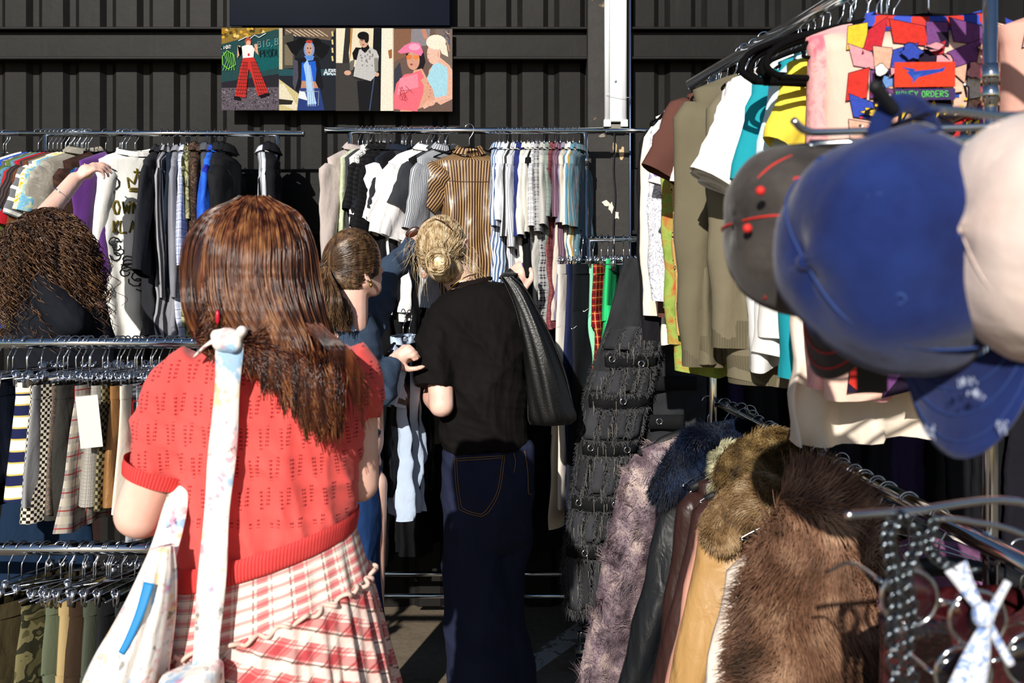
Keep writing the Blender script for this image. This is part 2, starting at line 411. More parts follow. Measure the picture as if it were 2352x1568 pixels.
# torn paper scraps and chipped paint on the column
def scrap(pxs, py, cc, seed):
    rs = random.Random(seed); m = MB(); k = 9; pts = []
    for i in range(k):
        a = i / k * 2 * PI; r_ = 1 + rs.uniform(-.45, .35); p = P(pxs + math.cos(a) * cc[0] * r_, py + math.sin(a) * cc[1] * r_, 4.377); pts.append(p)
    front = [tuple(p) for p in pts]; back = [(p.x, p.y + .002, p.z) for p in pts]
    m.add(front + back, [tuple(range(k)), tuple(range(k, 2 * k))[::-1]] + [(i, (i + 1) % k, k + (i + 1) % k, k + i) for i in range(k)])
    return m
for i, (a, b, c_, mt, lab) in enumerate([
        (1383, 311, (9, 5), '#8b8074', 'grey torn tape scrap high on the black column'),
        (1412, 345, (6, 16), '#b59d74', 'tan torn paper strip under the tube light on the column'),
        (1428, 350, (5, 15), '#c4ab80', 'second tan paper strip, right of the first, on the black column'),
        (1391, 467, (9, 7), '#e6ddc4', 'cream chipped paper patch left of the cable on the column'),
        (1404, 476, (7, 14), '#e9e0c8', 'tall cream torn paper patch behind the cable on the column'),
        (1415, 494, (7, 10), '#e4dac6', 'lowest cream paper scrap right of the cable on the column')]):
    tag(scrap(a, b, c_, i + 3).build('paper_scrap', simple('paper_' + mt.strip('#'), mt, .9, var=.1), smooth=False), lab, 'paper scrap')
# floor
def floor_mat():
    t = NT('worn_concrete'); co = t.n('TexCoord'); ob = co.outputs['Object']
    n1 = t.noise(ob, 1.7, 6, .65); n2 = t.noise(ob, 30, 5, .7)
    c = t.ramp(n1, [(.3, lin('#5e5040')), (.55, lin('#776855')), (.75, lin('#887a66'))])
    c = t.mix(.35, c, t.ramp(n2, [(.3, lin('#453a2e')), (.7, lin('#8e8270'))]))
    # worn white paint line, running diagonally
    a = Vector(P(1240, 1512, F * CAMH / (1512 - HY))); b = Vector(P(1420, 1385, F * CAMH / (1385 - HY))); dr = (b - a).normalized(); nm = Vector((-dr.y, dr.x, 0))
    dp = t.n('VectorMath', operation='DOT_PRODUCT'); t.l(ob, dp.inputs[0]); dp.inputs[1].default_value = nm
    dist = t.math('ABSOLUTE', t.math('SUBTRACT', dp.outputs['Value'], a.dot(nm)))
    lm = t.math('MULTIPLY', t.math('LESS_THAN', dist, .05), t.math('GREATER_THAN', t.noise(ob, 18, 5, .7), .46))
    c = t.mix(t.math('MULTIPLY', lm, .85), c, lin('#c9c6be'))
    t.l(c, t.b.inputs['Base Color']); t.b.inputs['Roughness'].default_value = .85; t.l(t.bump(n2, .5, .004), t.b.inputs['Normal']); return t.m
m = MB(); m.box((0, 1.5, -.05), (14, 9, .1)); tag(m.build('floor', floor_mat(), smooth=False), kind='structure')

# black glossy sheet above the posters, blue sky reflection put into its colour
m = MB(); a, b = P(528, -60, 4.40), P(1034, 60, 4.40); m.box(((a.x + b.x) / 2, 4.40, (a.z + b.z) / 2), (b.x - a.x, .012, a.z - b.z))
o = m.build('dark_panel', simple('sky_tinted_gloss', '#050a18', .15, 0, .12, var=.2, bscale=3), smooth=False)
tag(o, 'dark glossy sheet panel on the wall above the photo posters', 'panel')
o.modifiers.new('b', 'BEVEL').width = .003

# ---------------------------------------------------------------- tube light on the column
r = empty('tube_light', P(1414, 288, 4.33), 0, 'unlit white twin-tube fluorescent light fixed upright on the black column', 'light fixture')
WPAINT = simple('white_enamel', '#e9eaea', .35, var=.03); TUBE = simple('opal_tube_glass', '#f3f6fa', .2, var=.01, coat=.4)
z0, z1 = wz(280, 4.33), 3.3
m = MB(); x0, x1 = wx(1401, 4.33), wx(1429, 4.33); m.box(((x0 + x1) / 2, 4.345, (z0 + z1) / 2), (x1 - x0, .05, z1 - z0)); ho = m.build('housing', WPAINT, r, False, True); ho.modifiers.new('b', 'BEVEL').width = .004
m = MB(); m.ell(P(1414, 187, 4.319), (.006, .003, .006)); m.build('screw', CHROME, ho, True, True)
for x in (1395.5, 1434.5):
    c = P(x, 0, 4.31).x; m = MB(); m.tube([(c, 4.33, z0 + .01), (c, 4.33, z1)], .0125, 14); m.build('tube', TUBE, r, True, True)
    m = MB(); m.box((c, 4.335, z0 - .006), (.03, .035, .03)); m.build('tube_holder', WPAINT, r, False, True)
m = MB(); m.box((P(1415, 0, 4.33).x, 4.35, z0 - .02), (.06, .04, .02)); m.build('end_bracket', simple('grey_metal', '#77736c', .4, .8), r, False, True)
m = MB(); m.tube([P(1391, 214, 4.30), P(1441, 224, 4.30), P(1452, 224, 4.40)], .0012, 6); m.build('cable_tie', WPAINT, r, True, True)
# conduit down the column's right edge, blue light put in its colour; black cable
m = MB(); x = wx(1448, 4.36); m.tube([(x, 4.37, 0), (x, 4.37, 3.5)], .0045, 8); tag(m.build('conduit', simple('blue_lit_metal', '#4a5a78', .3, .6)), 'thin conduit tinted with blue light down the right edge of the column', 'conduit')
m = MB(); pts = [P(1411, 292, 4.36), P(1411, 340, 4.365), P(1409, 390, 4.362), P(1413, 450, 4.366), P(1409, 520, 4.362), P(1409, 640, 4.365)]
m.tube(crom([tuple(p) for p in pts], 30), .0035, 8); tag(m.build('power_cable', RUBBER), 'black cable hanging from the tube light down the column', 'cable')

# ---------------------------------------------------------------- the photo posters
PM = vcol_mat('poster_ink', .4)
def poster(px0, px1, pyt, pyb, art, label, Y=4.395):
    W = px1 - px0; Hh = pyb - pyt; a, b = P(px0, pyt, Y), P(px1, pyb, Y)
    r = empty('photo_poster', ((a.x + b.x) / 2, Y, b.z), 0, label, 'poster', 'row of photo posters on the black wall')
    m = MB(); m.box(((a.x + b.x) / 2, Y + .003, (a.z + b.z) / 2), (b.x - a.x - .001, .006, a.z - b.z)); m.build('sheet', simple('poster_paper', '#dcdcdc', .5, var=.02), r, False, True)
    m = MB(); k = [0]
    def pl(pts, col):
        k[0] += 1; Z = []
        for u, v in pts:
            u = min(max(u, 0), 1); v = min(max(v, 0), 1); q = P(px0 + u * W, pyt + v * Hh, Y); Z.append((q.x, Y - .0004 - k[0] * .00002, q.z))
        m.poly(Z, tuple(c * .68 for c in lin(col)[:3]) + (1,))
    art(pl); m.build('printed_picture', PM, r, False, True)
    return r
def ellp(cx, cy, rx, ry, n=18, rot=0): return [(cx + math.cos(t) * rx * math.cos(rot) - math.sin(t) * ry * math.sin(rot), cy + math.cos(t) * rx * math.sin(rot) + math.sin(t) * ry * math.cos(rot)) for t in [2 * PI * i / n for i in range(n)]]
def line(pts, w_):
    out = []; 
    for i, (x, y) in enumerate(pts):
        x0_, y0_ = pts[max(i - 1, 0)]; x1_, y1_ = pts[min(i + 1, len(pts) - 1)]; dx, dy = x1_ - x0_, (y1_ - y0_) * 1.45; L = math.hypot(dx, dy) or 1
        out.append((x - dy / L * w_, y + dx / L * w_ / 1.45))
    for i in reversed(range(len(pts))):
        x, y = pts[i]; x0_, y0_ = pts[max(i - 1, 0)]; x1_, y1_ = pts[min(i + 1, len(pts) - 1)]; dx, dy = x1_ - x0_, (y1_ - y0_) * 1.45; L = math.hypot(dx, dy) or 1
        out.append((x + dy / L * w_, y - dx / L * w_ / 1.45))
    return out
GL = {'A': [[(0, 1), (.5, 0), (1, 1)], [(.2, .6), (.8, .6)]], 'B': [[(0, 1), (0, 0), (.8, .1), (.8, .4), (0, .5)], [(.8, .55), (.9, .9), (0, 1)]], 'I': [[(.5, 0), (.5, 1)]],
      'G': [[(1, .1), (.3, 0), (0, .5), (.3, 1), (1, .9), (1, .5), (.6, .5)]], 'R': [[(0, 1), (0, 0), (.9, .1), (.9, .4), (0, .5), (1, 1)]], 'P': [[(0, 1), (0, 0), (.9, .1), (.9, .45), (0, .5)]],
      'O': [[(.3, 0), (0, .5), (.3, 1), (.8, 1), (1, .5), (.7, 0), (.3, 0)]], 'D': [[(0, 0), (0, 1), (.7, .9), (1, .5), (.7, .1), (0, 0)]], 'U': [[(0, 0), (0, .8), (.5, 1), (1, .8), (1, 0)]],
      'C': [[(1, .1), (.3, 0), (0, .5), (.3, 1), (1, .9)]], '1': [[(.3, .2), (.5, 0), (.5, 1)]], '0': [[(.3, 0), (0, .5), (.3, 1), (.7, 1), (1, .5), (.7, 0), (.3, 0)]], '2': [[(0, .2), (.5, 0), (1, .3), (0, 1), (1, 1)]],
      '4': [[(.7, 1), (.7, 0), (0, .65), (1, .65)]], 'M': [[(0, 1), (.1, 0), (.5, .7), (.9, 0), (1, 1)]], 'N': [[(0, 1), (0, 0), (1, 1), (1, 0)]], 'E': [[(1, 0), (0, 0), (0, 1), (1, 1)], [(0, .5), (.8, .5)]],
      'Y': [[(0, 0), (.5, .5), (1, 0)], [(.5, .5), (.5, 1)]], 'S': [[(1, .1), (.2, 0), (0, .3), (1, .65), (.8, 1), (0, .9)]], 'W': [[(0, 0), (.25, 1), (.5, .3), (.75, 1), (1, 0)]], 'L': [[(0, 0), (0, 1), (1, 1)]],
      'K': [[(0, 0), (0, 1)], [(1, 0), (0, .5), (1, 1)]], 'V': [[(0, 0), (.5, 1), (1, 0)]], ',': [[(.4, .9), (.2, 1.2)]], '-': [[(0, .5), (1, .5)]], 'T': [[(0, 0), (1, 0)], [(.5, 0), (.5, 1)]]}
def word(pl, txt, x, y, w_, h, col, sw=.006, sl=0):
    for ch in txt:
        for st in GL.get(ch, []): pl(line([(x + q[0] * w_ * .75 , y + q[1] * h + sl * (q[0] * w_)) for q in st], sw), col)
        x += w_; y += sl * w_
rs = random.Random(5)
def art1(pl):
    pl([(0, 0), (1, 0), (1, 1), (0, 1)], '#1d2a30'); pl([(0, 0), (1, 0), (1, .04), (.6, .08), (0, .2)], '#8f7434')
    for i in range(50): x, y = rs.random() * .75, rs.random() * .12; pl(ellp(x, y, .03, .02, 6), rs.choice(['#d8a93c', '#a87a22', '#4b3d1a', '#f1cf7a', '#6d5524']))
    pl([(0, .2), (.95, .02), (1, .02), (1, .62), (0, .68)], '#23484a'); pl([(.45, .25), (1, .12), (1, .48), (.5, .56)], '#0f5a5c')
    pl([(0, .66), (1, .56), (1, .76), (0, .74)], '#26242c')
    pl([(0, .73), (1, .72), (1, 1), (0, 1)], '#5f565f')
    for i in range(260): x, y = rs.random(), .74 + rs.random() * .25; pl(ellp(x, y, .008, .006, 5), rs.choice(['#8f858d', '#3d363e', '#b2a9b3', '#2a2430']))
    word(pl, '4102', -.02, .235, .05, .035, '#f0f0f0', .008, -.12); word(pl, 'BIG,BR', .64, .17, .075, .08, '#9fb3b6', .004, -.12); word(pl, 'PRODU', .68, .27, .07, .09, '#10282c', .006, -.05)
    pl(line([(.3, .16), (.45, .11), (.5, .14), (.58, .09), (.66, .12), (.78, .07)], .006), '#e8eef0')
    for i in range(5): pl(line([(.04 + .04 * i, .3), (.1 + .03 * i, .4 + .02 * i), (.03 + .05 * i, .52)], .005), '#7ccf4a')
    pl(line([(.02, .35), (.1, .28), (.22, .33), (.25, .45), (.12, .5), (.03, .45), (.02, .35)], .006), '#8fdc58')
    sk_ = '#e0a98e'
    pl(line([(.36, .26), (.3, .36), (.31, .22)], .025), sk_); pl(line([(.57, .25), (.63, .33), (.6, .2)], .025), sk_)
    pl(ellp(.47, .17, .055, .05), '#b04a3c'); pl(ellp(.475, .19, .04, .035), sk_)
    pl([(.36, .23), (.44, .21), (.54, .215), (.58, .26), (.56, .38), (.38, .39)], '#f1efec'); pl(ellp(.48, .33, .02, .02, 8), '#c8443f')
    pl([(.38, .37), (.57, .36), (.66, .5), (.83, .8), (.64, .83), (.52, .55), (.48, .5), (.46, .6), (.43, .85), (.24, .83), (.33, .5)], '#c9332e')
    for i in range(10):
        y = .42 + i * .042; pl(line([(.33 - i * .009, y), (.47 - i * .003, y + .003)], .004), '#3a1414'); pl(line([(.52 + i * .014, y), (.63 + i * .02, y)], .004), '#3a1414')
    for i in range(4): pl(line([(.4 + .02 * i, .42), (.28 + .045 * i, .82)], .003), '#401818'); pl(line([(.52 + .025 * i, .42), (.66 + .045 * i, .8)], .003), '#401818')
    pl([(.22, .83), (.34, .85), (.34, .88), (.22, .87)], '#141018'); pl([(.66, .82), (.84, .79), (.83, .82), (.68, .85)], '#141018')
def art2(pl):
    pl([(0, 0), (1, 0), (1, 1), (0, 1)], '#20242c'); pl([(.1, 0), (1, 0), (.9, .15), (.1, .08)], '#6d5a4a')
    for i in range(8): pl(line([(.12 + i * .08, .02), (.3 + i * .08, .10)], .008), '#cdb79c')
    pl([(0, 0), (.06, 0), (.07, .5), (0, .5)], '#d3c5a4'); pl([(.06, .1), (.25, .05), (.28, .48), (.06, .5)], '#4d4a42'); pl([(.1, .2), (.24, .2), (.24, .45), (.1, .45)], '#7b705c')
    pl([(0, .5), (1, .5), (1, .58), (0, .58)], '#245058'); word(pl, 'ARR', .79, .50, .09, .07, '#d4dce4', .014)
    pl([(0, .62), (.35, .8), (.35, 1), (0, 1)], '#cfc08c'); pl([(0, .68), (.08, .68), (.32, .94), (.3, 1), (0, .92)], '#e6dcc0'); pl([(0, .86), (.25, .88), (.22, .93), (0, .93)], '#2a2620')
    for i in range(4): pl([(.92, .04 + i * .1), (.95, .04 + i * .1), (.96, .1 + i * .1), (.93, .1 + i * .1)], '#d9c58a')
    pl([(.12, .18), (.45, .12), (.5, .2), (.36, .27), (.3, .34), (.22, .3)], '#0e0e12'); pl([(.6, .12), (.9, .22), (.86, .3), (.75, .38), (.62, .3)], '#0e0e12')
    pl(ellp(.4, .16, .09, .05), '#0a0a0c'); pl(ellp(.66, .17, .08, .05), '#0a0a0c')
    pl([(.28, .36), (.7, .36), (.78, .72), (.72, .78), (.32, .76), (.24, .7)], '#15151c'); pl([(.26, .38), (.33, .4), (.34, .6), (.28, .76), (.24, .68)], '#4c4a5a')
    pl(ellp(.53, .26, .095, .1), '#7f97c8'); pl(ellp(.53, .255, .062, .075), '#c59a86'); pl(ellp(.53, .165, .06, .02), '#b5413a')
    pl(ellp(.505, .245, .014, .008, 8), '#2c1f20'); pl(ellp(.555, .245, .014, .008, 8), '#2c1f20'); pl(ellp(.53, .298, .018, .008, 8), '#8e4a48')
    pl([(.44, .34), (.62, .34), (.6, .39), (.5, .4)], '#5b8fdc')
    pl([(.4, .42), (.64, .40), (.66, .5), (.64, .65), (.39, .64)], '#1f5fd0'); pl([(.4, .64), (.64, .65), (.7, .74), (.38, .74)], '#c08a70')
    pl([(.36, .73), (.72, .73), (.8, 1), (.32, 1)], '#283c7a'); pl([(.36, .76), (.46, .78), (.5, .88), (.34, .85)], '#e9edf5')
    pl([(.43, .45), (.5, .38), (.55, .5), (.58, .7), (.66, .92), (.5, .93), (.47, .6)], '#a7cdf5')
    for i in range(8): pl(line([(.48 + i * .01, .45), (.5 + i * .015, .7), (.5 + i * .02, .95)], .003), '#e8f4ff' if i % 2 else '#6ea5e6')
    pl(line([(.36, .77), (.7, .77), (.69, .94)], .004), '#b9bcc6')
def art3(pl):
    pl([(0, 0), (1, 0), (1, 1), (0, 1)], '#2e2c2c'); pl([(0, 0), (.16, 0), (.11, .42), (0, .44)], '#ede2c8'); pl([(.27, 0), (.65, 0), (.65, .5), (.24, .46), (.22, .3)], '#e9dcc0')
    pl([(.25, .0), (.29, 0), (.26, .3), (.23, .42)], '#bb8646'); pl([(.79, 0), (1, 0), (1, 1), (.77, 1)], '#f0e8d6'); pl([(.9, .27), (.97, .25), (.97, .36), (.92, .37)], '#a5683a'); pl([(.98, 0), (1, 0), (1, 1), (.985, 1)], '#c9b696')
    pl([(0, .42), (.24, .42), (.3, .6), (.42, .64), (.4, 1), (0, 1)], '#3f3c3a'); pl([(.65, 0), (.79, 0), (.77, 1), (.6, 1)], '#131317')
    pl([(.36, .64), (.72, .62), (.74, 1), (.4, 1)], '#17171b'); pl([(.28, .3), (.34, .23), (.5, .24), (.5, .4), (.3, .38)], '#0c0c0e')
    pl([(.4, .26), (.56, .22), (.7, .27), (.74, .34), (.72, .48), (.68, .58), (.6, .64), (.3, .58), (.33, .45)], '#c3c1c0')
    for i in range(26): pl(ellp(.52 + rs.uniform(-.1, .12), .34 + rs.uniform(-.07, .12), .014, .01, 6), '#85827f')
    pl([(.24, .4), (.32, .38), (.3, .5), (.24, .52)], '#6e6a66'); pl([(.66, .36), (.73, .36), (.73, .52), (.67, .53)], '#8a8580')
    pl(ellp(.2, .54, .06, .03), '#d7a88e'); pl(ellp(.71, .56, .035, .025), '#d7a88e'); pl([(.44, .2), (.56, .2), (.58, .24), (.5, .3), (.44, .26)], '#0e0d0e')
    pl(ellp(.48, .15, .08, .085, rot=-.3), '#cfa48c'); pl(ellp(.47, .09, .1, .05), '#0e0c0c'); pl(ellp(.53, .12, .04, .06), '#141110'); pl(line([(.42, .14), (.47, .15)], .006), '#2c1c18'); pl(ellp(.47, .2, .02, .01, 8), '#9c5a50')
    pl(line([(.66, .6), (.63, .75), (.58, 1)], .008), '#44587c')
def art4(pl):
    pl([(0, 0), (1, 0), (1, 1), (0, 1)], '#6e5850'); pl([(0, 0), (.3, 0), (.28, .3), (0, .4)], '#86604a'); pl([(.3, 0), (.62, 0), (.6, .2), (.28, .22)], '#8d868c'); pl([(.7, 0), (1, 0), (1, .5), (.8, .4)], '#7a6a62')
    for i in range(20): pl(line([(.8 + rs.random() * .15, rs.random() * .2), (.95, rs.random() * .3)], .006), rs.choice(['#a5826a', '#5a6b8a', '#d3a88a', '#444454']))
    pl(line([(.5, 0), (.55, .12)], .035), '#c58870'); pl([(.1, .4), (0, .5), (0, .8), (.15, .6)], '#3a3c48')
    pl([(.78, .34), (.95, .44), (1, .5), (1, .85), (.8, .92), (.55, .8), (.6, .5)], '#e7b49e'); pl([(.66, .44), (.74, .4), (.9, .46), (.93, .56), (.9, .82), (.56, .86), (.56, .6)], '#a9d8e8')
    pl(ellp(.68, .3, .115, .13), '#ecc0ac'); pl(ellp(.72, .16, .17, .09), '#f1ead8'); pl([(.78, .12), (.9, .2), (.93, .34), (.82, .3), (.76, .2)], '#efe6cf'); pl(ellp(.76, .31, .02, .035), '#e2a892')
    pl(line([(.56, .3), (.6, .31)], .005), '#8d6250'); pl(ellp(.59, .37, .02, .01, 8), '#c0706a')
    pl([(.2, .3), (.5, .26), (.54, .4), (.46, .56), (.4, .5), (.28, .5)], '#221a20'); pl([(.34, .5), (.48, .48), (.58, .62), (.68, .9), (.3, 1), (.1, 1)], '#dfa48a')
    pl(ellp(.33, .38, .11, .12), '#d59c84'); pl([(.06, .28), (.18, .2), (.3, .16), (.44, .17), (.5, .28), (.46, .33), (.3, .28), (.12, .3)], '#ee7ca4'); pl(ellp(.35, .22, .1, .04), '#f6a9c4')
    pl(ellp(.26, .34, .05, .028), '#e27a3c'); pl(ellp(.38, .345, .05, .028), '#e8884a'); pl(ellp(.3, .43, .025, .012, 8), '#a04248')
    pl([(.04, .66), (.18, .55), (.3, .54), (.46, .5), (.52, .6), (.5, .78), (.4, 1), (0, .97), (0, .8)], '#f4707f'); pl([(.1, .6), (.4, .54), (.42, .7), (.05, .8)], '#f88fa2')
    for i in range(12): pl(line([(.05 + rs.random() * .25, .68 + rs.random() * .2), (.08 + rs.random() * .25, .7 + rs.random() * .2)], .005), '#b13a44')
    pl(line([(1, .82), (.75, .85), (.5, .95)], .035), '#eab8a4'); pl(line([(.5, .6), (.62, .75), (.66, .87)], .05), '#dfa48a')
    for i in range(5): pl(ellp(.6 + rs.uniform(-.03, .03), .66 + i * .04, .015, .012, 8), '#ba8878')
    pl(ellp(.62, .9, .08, .035), '#e7b19b')
poster(509, 640.5, 64, 253, art1, 'poster of a person in red tartan flares against a graffitied wall')
poster(641, 771.5, 64.5, 253.5, art2, 'poster of a person in blue crop top and pale blue scarf, arms raised')
poster(772, 904.5, 65, 254.5, art3, 'poster of a dark-haired person in a grey tee beside cream posts')
poster(905, 1039, 66.5, 256, art4, 'poster of two people, one in a pink cap, one in a pale blue vest')

# ================================================================ racks
def rack(name, label, build, loc):
    r = empty(name, loc, 0, label, 'clothes rack'); 
    def part(nm, pts, rad, mat=CHROME, par=None, n=14):
        m = MB(); m.tube(pts, rad, n); return m.build(nm, mat, par or r, True, True)
    build(r, part); return r
def caster(r, p, h=.11):
    m = MB(); m.box((p[0], p[1], h * .75), (.034, .05, .012)); m.box((p[0] - .016, p[1], h * .55), (.003, .03, .05)); m.box((p[0] + .016, p[1], h * .55), (.003, .03, .05)); m.tube([(p[0], p[1], h * .75), (p[0], p[1], h + .04)], .008, 10)
    c = m.build('caster', CHROME, r, False, True)
    m = MB(); m.tube([(p[0] - .013, p[1], .04), (p[0] + .013, p[1], .04)], .04, 22); m.build('wheel', RUBBER, c, False, True)
def endcap(part, p, par, rad=.0175):
    m = MB(); m.ell(p, (.006, rad, rad)); m.build('end_cap', WIRE, par, True, True)
RL = wz(306, 4.2); RY = 4.2
def b1(r, part):
    a = part('rail', [P(45, 306, RY), P(697, 307, RY)], .0125); part('extension_rail', [P(-260, 306, RY), P(47, 306, RY)], .009); endcap(part, P(697, 307, RY), a, .014)
    for x in (105, 637): X = wx(x, RY); part('post', [(X, RY, RL), (X, RY, .16)], .0105); part('sleeve_joint', [(X, RY, RL - .12), (X, RY, RL - .17)], .0135)
    part('base_rail', [(wx(105, RY), RY, .19), (wx(637, RY), RY, .19)], .0105)
    for x in (105, 637): X = wx(x, RY); part('foot_bar', [(X, RY - .24, .15), (X, RY + .24, .15)], .0105); caster(r, (X, RY - .22)); caster(r, (X, RY + .22))
rack('clothes_rack', 'tall chrome rack against the wall behind the curly-haired shopper', b1, (wx(371, RY), RY, 0))
RL2 = wz(300, RY)
def b2(r, part):
    a = part('rail', [P(748, 300, RY), P(1385, 300, RY)], .0135); part('extension_rail', [P(1380, 300, RY), P(1560, 300, RY)], .0095); endcap(part, P(748, 300, RY), a, .015)
    for x in (805, 1345): X = wx(x, RY); part('post', [(X, RY, RL2), (X, RY, .16)], .0105); part('sleeve_joint', [(X, RY, RL2 - .10), (X, RY, RL2 - .15)], .0135)
    part('base_rail', [(wx(805, RY), RY, .25), (wx(1345, RY), RY, .25)], .0105)
    for x in (805, 1345): X = wx(x, RY); part('foot_bar', [(X, RY - .24, .15), (X, RY + .24, .15)], .0105); caster(r, (X, RY - .22)); caster(r, (X, RY + .22))
rack('clothes_rack', 'tall chrome rack below the posters, packed with shirts', b2, (wx(1075, RY), RY, 0))
# low trouser rack right of it
TY = 4.02; TZ = P(0, 549, TY).z
def b3(r, part):
    part('rail', [P(1352, 549, TY), P(2420, 549, TY)], .0115)
    for x in (1352, 2400): X = wx(x, TY); part('post', [(X, TY, TZ), (X, TY, .14)], .0105)
    part('base_rail', [(wx(1352, TY), TY, .30), (wx(2400, TY), TY, .30)], .0105)
    for x in (1352, 2400): X = wx(x, TY); part('foot_bar', [(X, TY - .20, .13), (X, TY + .2, .13)], .0105); caster(r, (X - .05, TY - .19)); caster(r, (X, TY + .19))
    part('base_rail', [P(880, 1368, 4.05), P(1400, 1368, 4.05)], .0095)
    X = P(1490, 0, 3.56).x; part('face_out_arm', [(X, TY, TZ), (X, 3.50, TZ + .0)], .009)
rack('clothes_rack', 'long low chrome rack of trousers and dark clothes along the wall', b3, (wx(1521, TY), TY, 0))
# double-tier rack standing end-on at the right
def RR(Y, z, dx=0): return Vector((.543 + (3.0 - Y) * .0958 + dx, Y, z))
ZT, ZB = 2.129, 1.178
def b4(r, part):
    a = part('rail', [RR(3.02, ZT), RR(.9, ZT)], .0150); b_ = part('rail', [RR(2.99, ZB, .062), RR(.9, ZB, .062)], .0155); endcap(part, RR(3.03, ZT), a)
    for Y in (2.93, 1.57): q = RR(Y, 0, .062 if Y < 2 else .03); part('post', [(q.x + .012, q.y, 2.5 if Y < 2 else ZT), (q.x + .012, q.y, .12)], .0115)
    q0, q1 = RR(2.93, .18, .05), RR(1.57, .18, .07); part('base_rail', [q0, q1], .0105)
    for Y in (2.93, 1.57): q = RR(Y, .14, .07); part('foot_bar', [(q.x - .25, q.y, .14), (q.x + .25, q.y, .14)], .0105); caster(r, (q.x - .24, q.y)); caster(r, (q.x + .24, q.y))
    X = RR(1.57, 0, .074).x
    for z in (1.93, 1.90, 1.18): m = MB(); m.tube([(X, 1.57, z), (X, 1.57, z - .035)], .0145, 14); m.build('sleeve_joint', CHROME, r, True, True)
rack('clothes_rack', 'two-tier chrome rack standing end-on to the wall at the right', b4, (.6, 2.2, 0))
# double rack at the left, in front of the curly-haired shopper
LY = 2.8; LZ = P(0, 788, LY).z; MY = 2.62; MZ = P(0, 1260, MY).z
def b5(r, part):
    part('rail', [P(-320, 788, LY), P(640, 788, LY)], .0145); part('rail', [P(-320, 1260, MY), P(640, 1260, MY)], .0165)
    for x in (-300, 630): X = wx(x, LY); part('post', [(X, LY, LZ), (X, LY, .14)], .0115); part('strut', [(X, LY, MZ), (X, MY, MZ)], .01); part('foot_bar', [(X, LY - .3, .14), (X, LY + .2, .14)], .0105); caster(r, (X, LY - .28)); caster(r, (X, LY + .18))
rack('clothes_rack', 'two-rail chrome rack of skirts and trousers at the left front', b5, (wx(165, LY), LY, 0))
# ================================================================ hangers and garments
def hook_pts(z0=-.078, r=.0185):
    a = [(0, 0, z0), (0, 0, -.045), (.006, 0, -.034), (.0155, 0, -.018)]
    for k in range(9): t = R(-25 + k * 24); a.append((math.cos(t) * r, 0, math.sin(t) * r))
    return crom(a, 30)
def part_kids(r, *objs): _kids[r.name] = list(objs)
def mk_hanger(kind):
    r = empty(kind, (0, -30, 0)); m = MB()
    if kind == 'velvet_hanger':
        m.tube(hook_pts(), .0017, 6); h = m.build('hook', WIRE, r)
        m = MB(); m.tube(crom([(-.158, 0, -.142), (-.162, 0, -.132), (-.14, 0, -.117), (-.07, 0, -.090), (0, 0, -.078), (.07, 0, -.090), (.14, 0, -.117), (.162, 0, -.132), (.158, 0, -.142), (.145, 0, -.150), (.0, 0, -.150), (-.145, 0, -.150), (-.158, 0, -.142)], 60), .0055, 8, flat=.6); b = m.build('shoulder_frame', VELVET, r)
        part_kids(r, h, b)
    elif kind == 'broad_hanger':
        m.tube(hook_pts(), .0019, 6); h = m.build('hook', WIRE, r)
        m = MB(); m.tube(crom([(-.19, 0, -.185), (-.215, 0, -.165), (-.20, 0, -.135), (-.15, 0, -.112), (-.07, 0, -.09), (0, 0, -.078), (.07, 0, -.09), (.15, 0, -.112), (.20, 0, -.135), (.215, 0, -.165), (.19, 0, -.185), (.0, 0, -.188), (-.19, 0, -.185)], 70), .0085, 10, flat=.7); b = m.build('shoulder_frame', VELVET, r)
        part_kids(r, h, b)
    elif kind == 'clip_hanger':
        m.tube(hook_pts(-.082), .002, 6); h = m.build('hook', WIRE, r)
        m = MB(); m.tube([(-.17, 0, -.085), (0, 0, -.082), (.17, 0, -.085)], .0022, 6); b = m.build('bar', WIRE, r); cl = []
        for x in (-.13, .13):
            m = MB()
            for s_ in (-1, 1):
                m.tube([(x, s_ * .010, -.068), (x, s_ * .006, -.085), (x, s_ * .0035, -.108)], [.007, .0075, .008], 8, flat=.35, up=(0, 1, 0))
            m.tube([(x - .004, 0, -.083), (x + .004, 0, -.083)], .006, 10)
            m.torus((x, .006, -.074), .009, .0015, (.3, 1, .2)); cl.append(m.build('clip', WIRE, r))
        part_kids(r, h, b, *cl)
    elif kind == 'wire_hanger':
        m.tube(hook_pts(), .0016, 6); m.tube(crom([(0, 0, -.076), (-.1, 0, -.10), (-.2, 0, -.145), (-.19, 0, -.156), (0, 0, -.157), (.19, 0, -.156), (.2, 0, -.145), (.1, 0, -.10), (0, 0, -.076)], 44), .0016, 6)
        h = m.build('frame', WIRE, r); part_kids(r, h)
    elif kind == 'coat_hanger':
        m.tube(hook_pts(), .002, 6); h = m.build('hook', WIRE, r)
        m = MB(); m.tube(crom([(-.21, 0, -.145), (-.1, 0, -.10), (0, 0, -.082), (.1, 0, -.10), (.21, 0, -.145)], 20), [.008] * 3 + [.013] * 14 + [.008] * 3, 10, flat=1.3); b = m.build('shoulder_bar', RUBBER, r)
        part_kids(r, h, b)
    return r
HP = {}
def hanger(kind, loc, rz, label, group, tilt=0):
    if kind not in HP: HP[kind] = mk_hanger(kind); h = HP[kind]; h.location = tuple(loc); h.rotation_euler = (tilt, 0, rz); h['label'] = label; h['group'] = group; h['category'] = 'hanger'; return h
    return copy_tree(HP[kind], loc, rz, tilt, label, group)

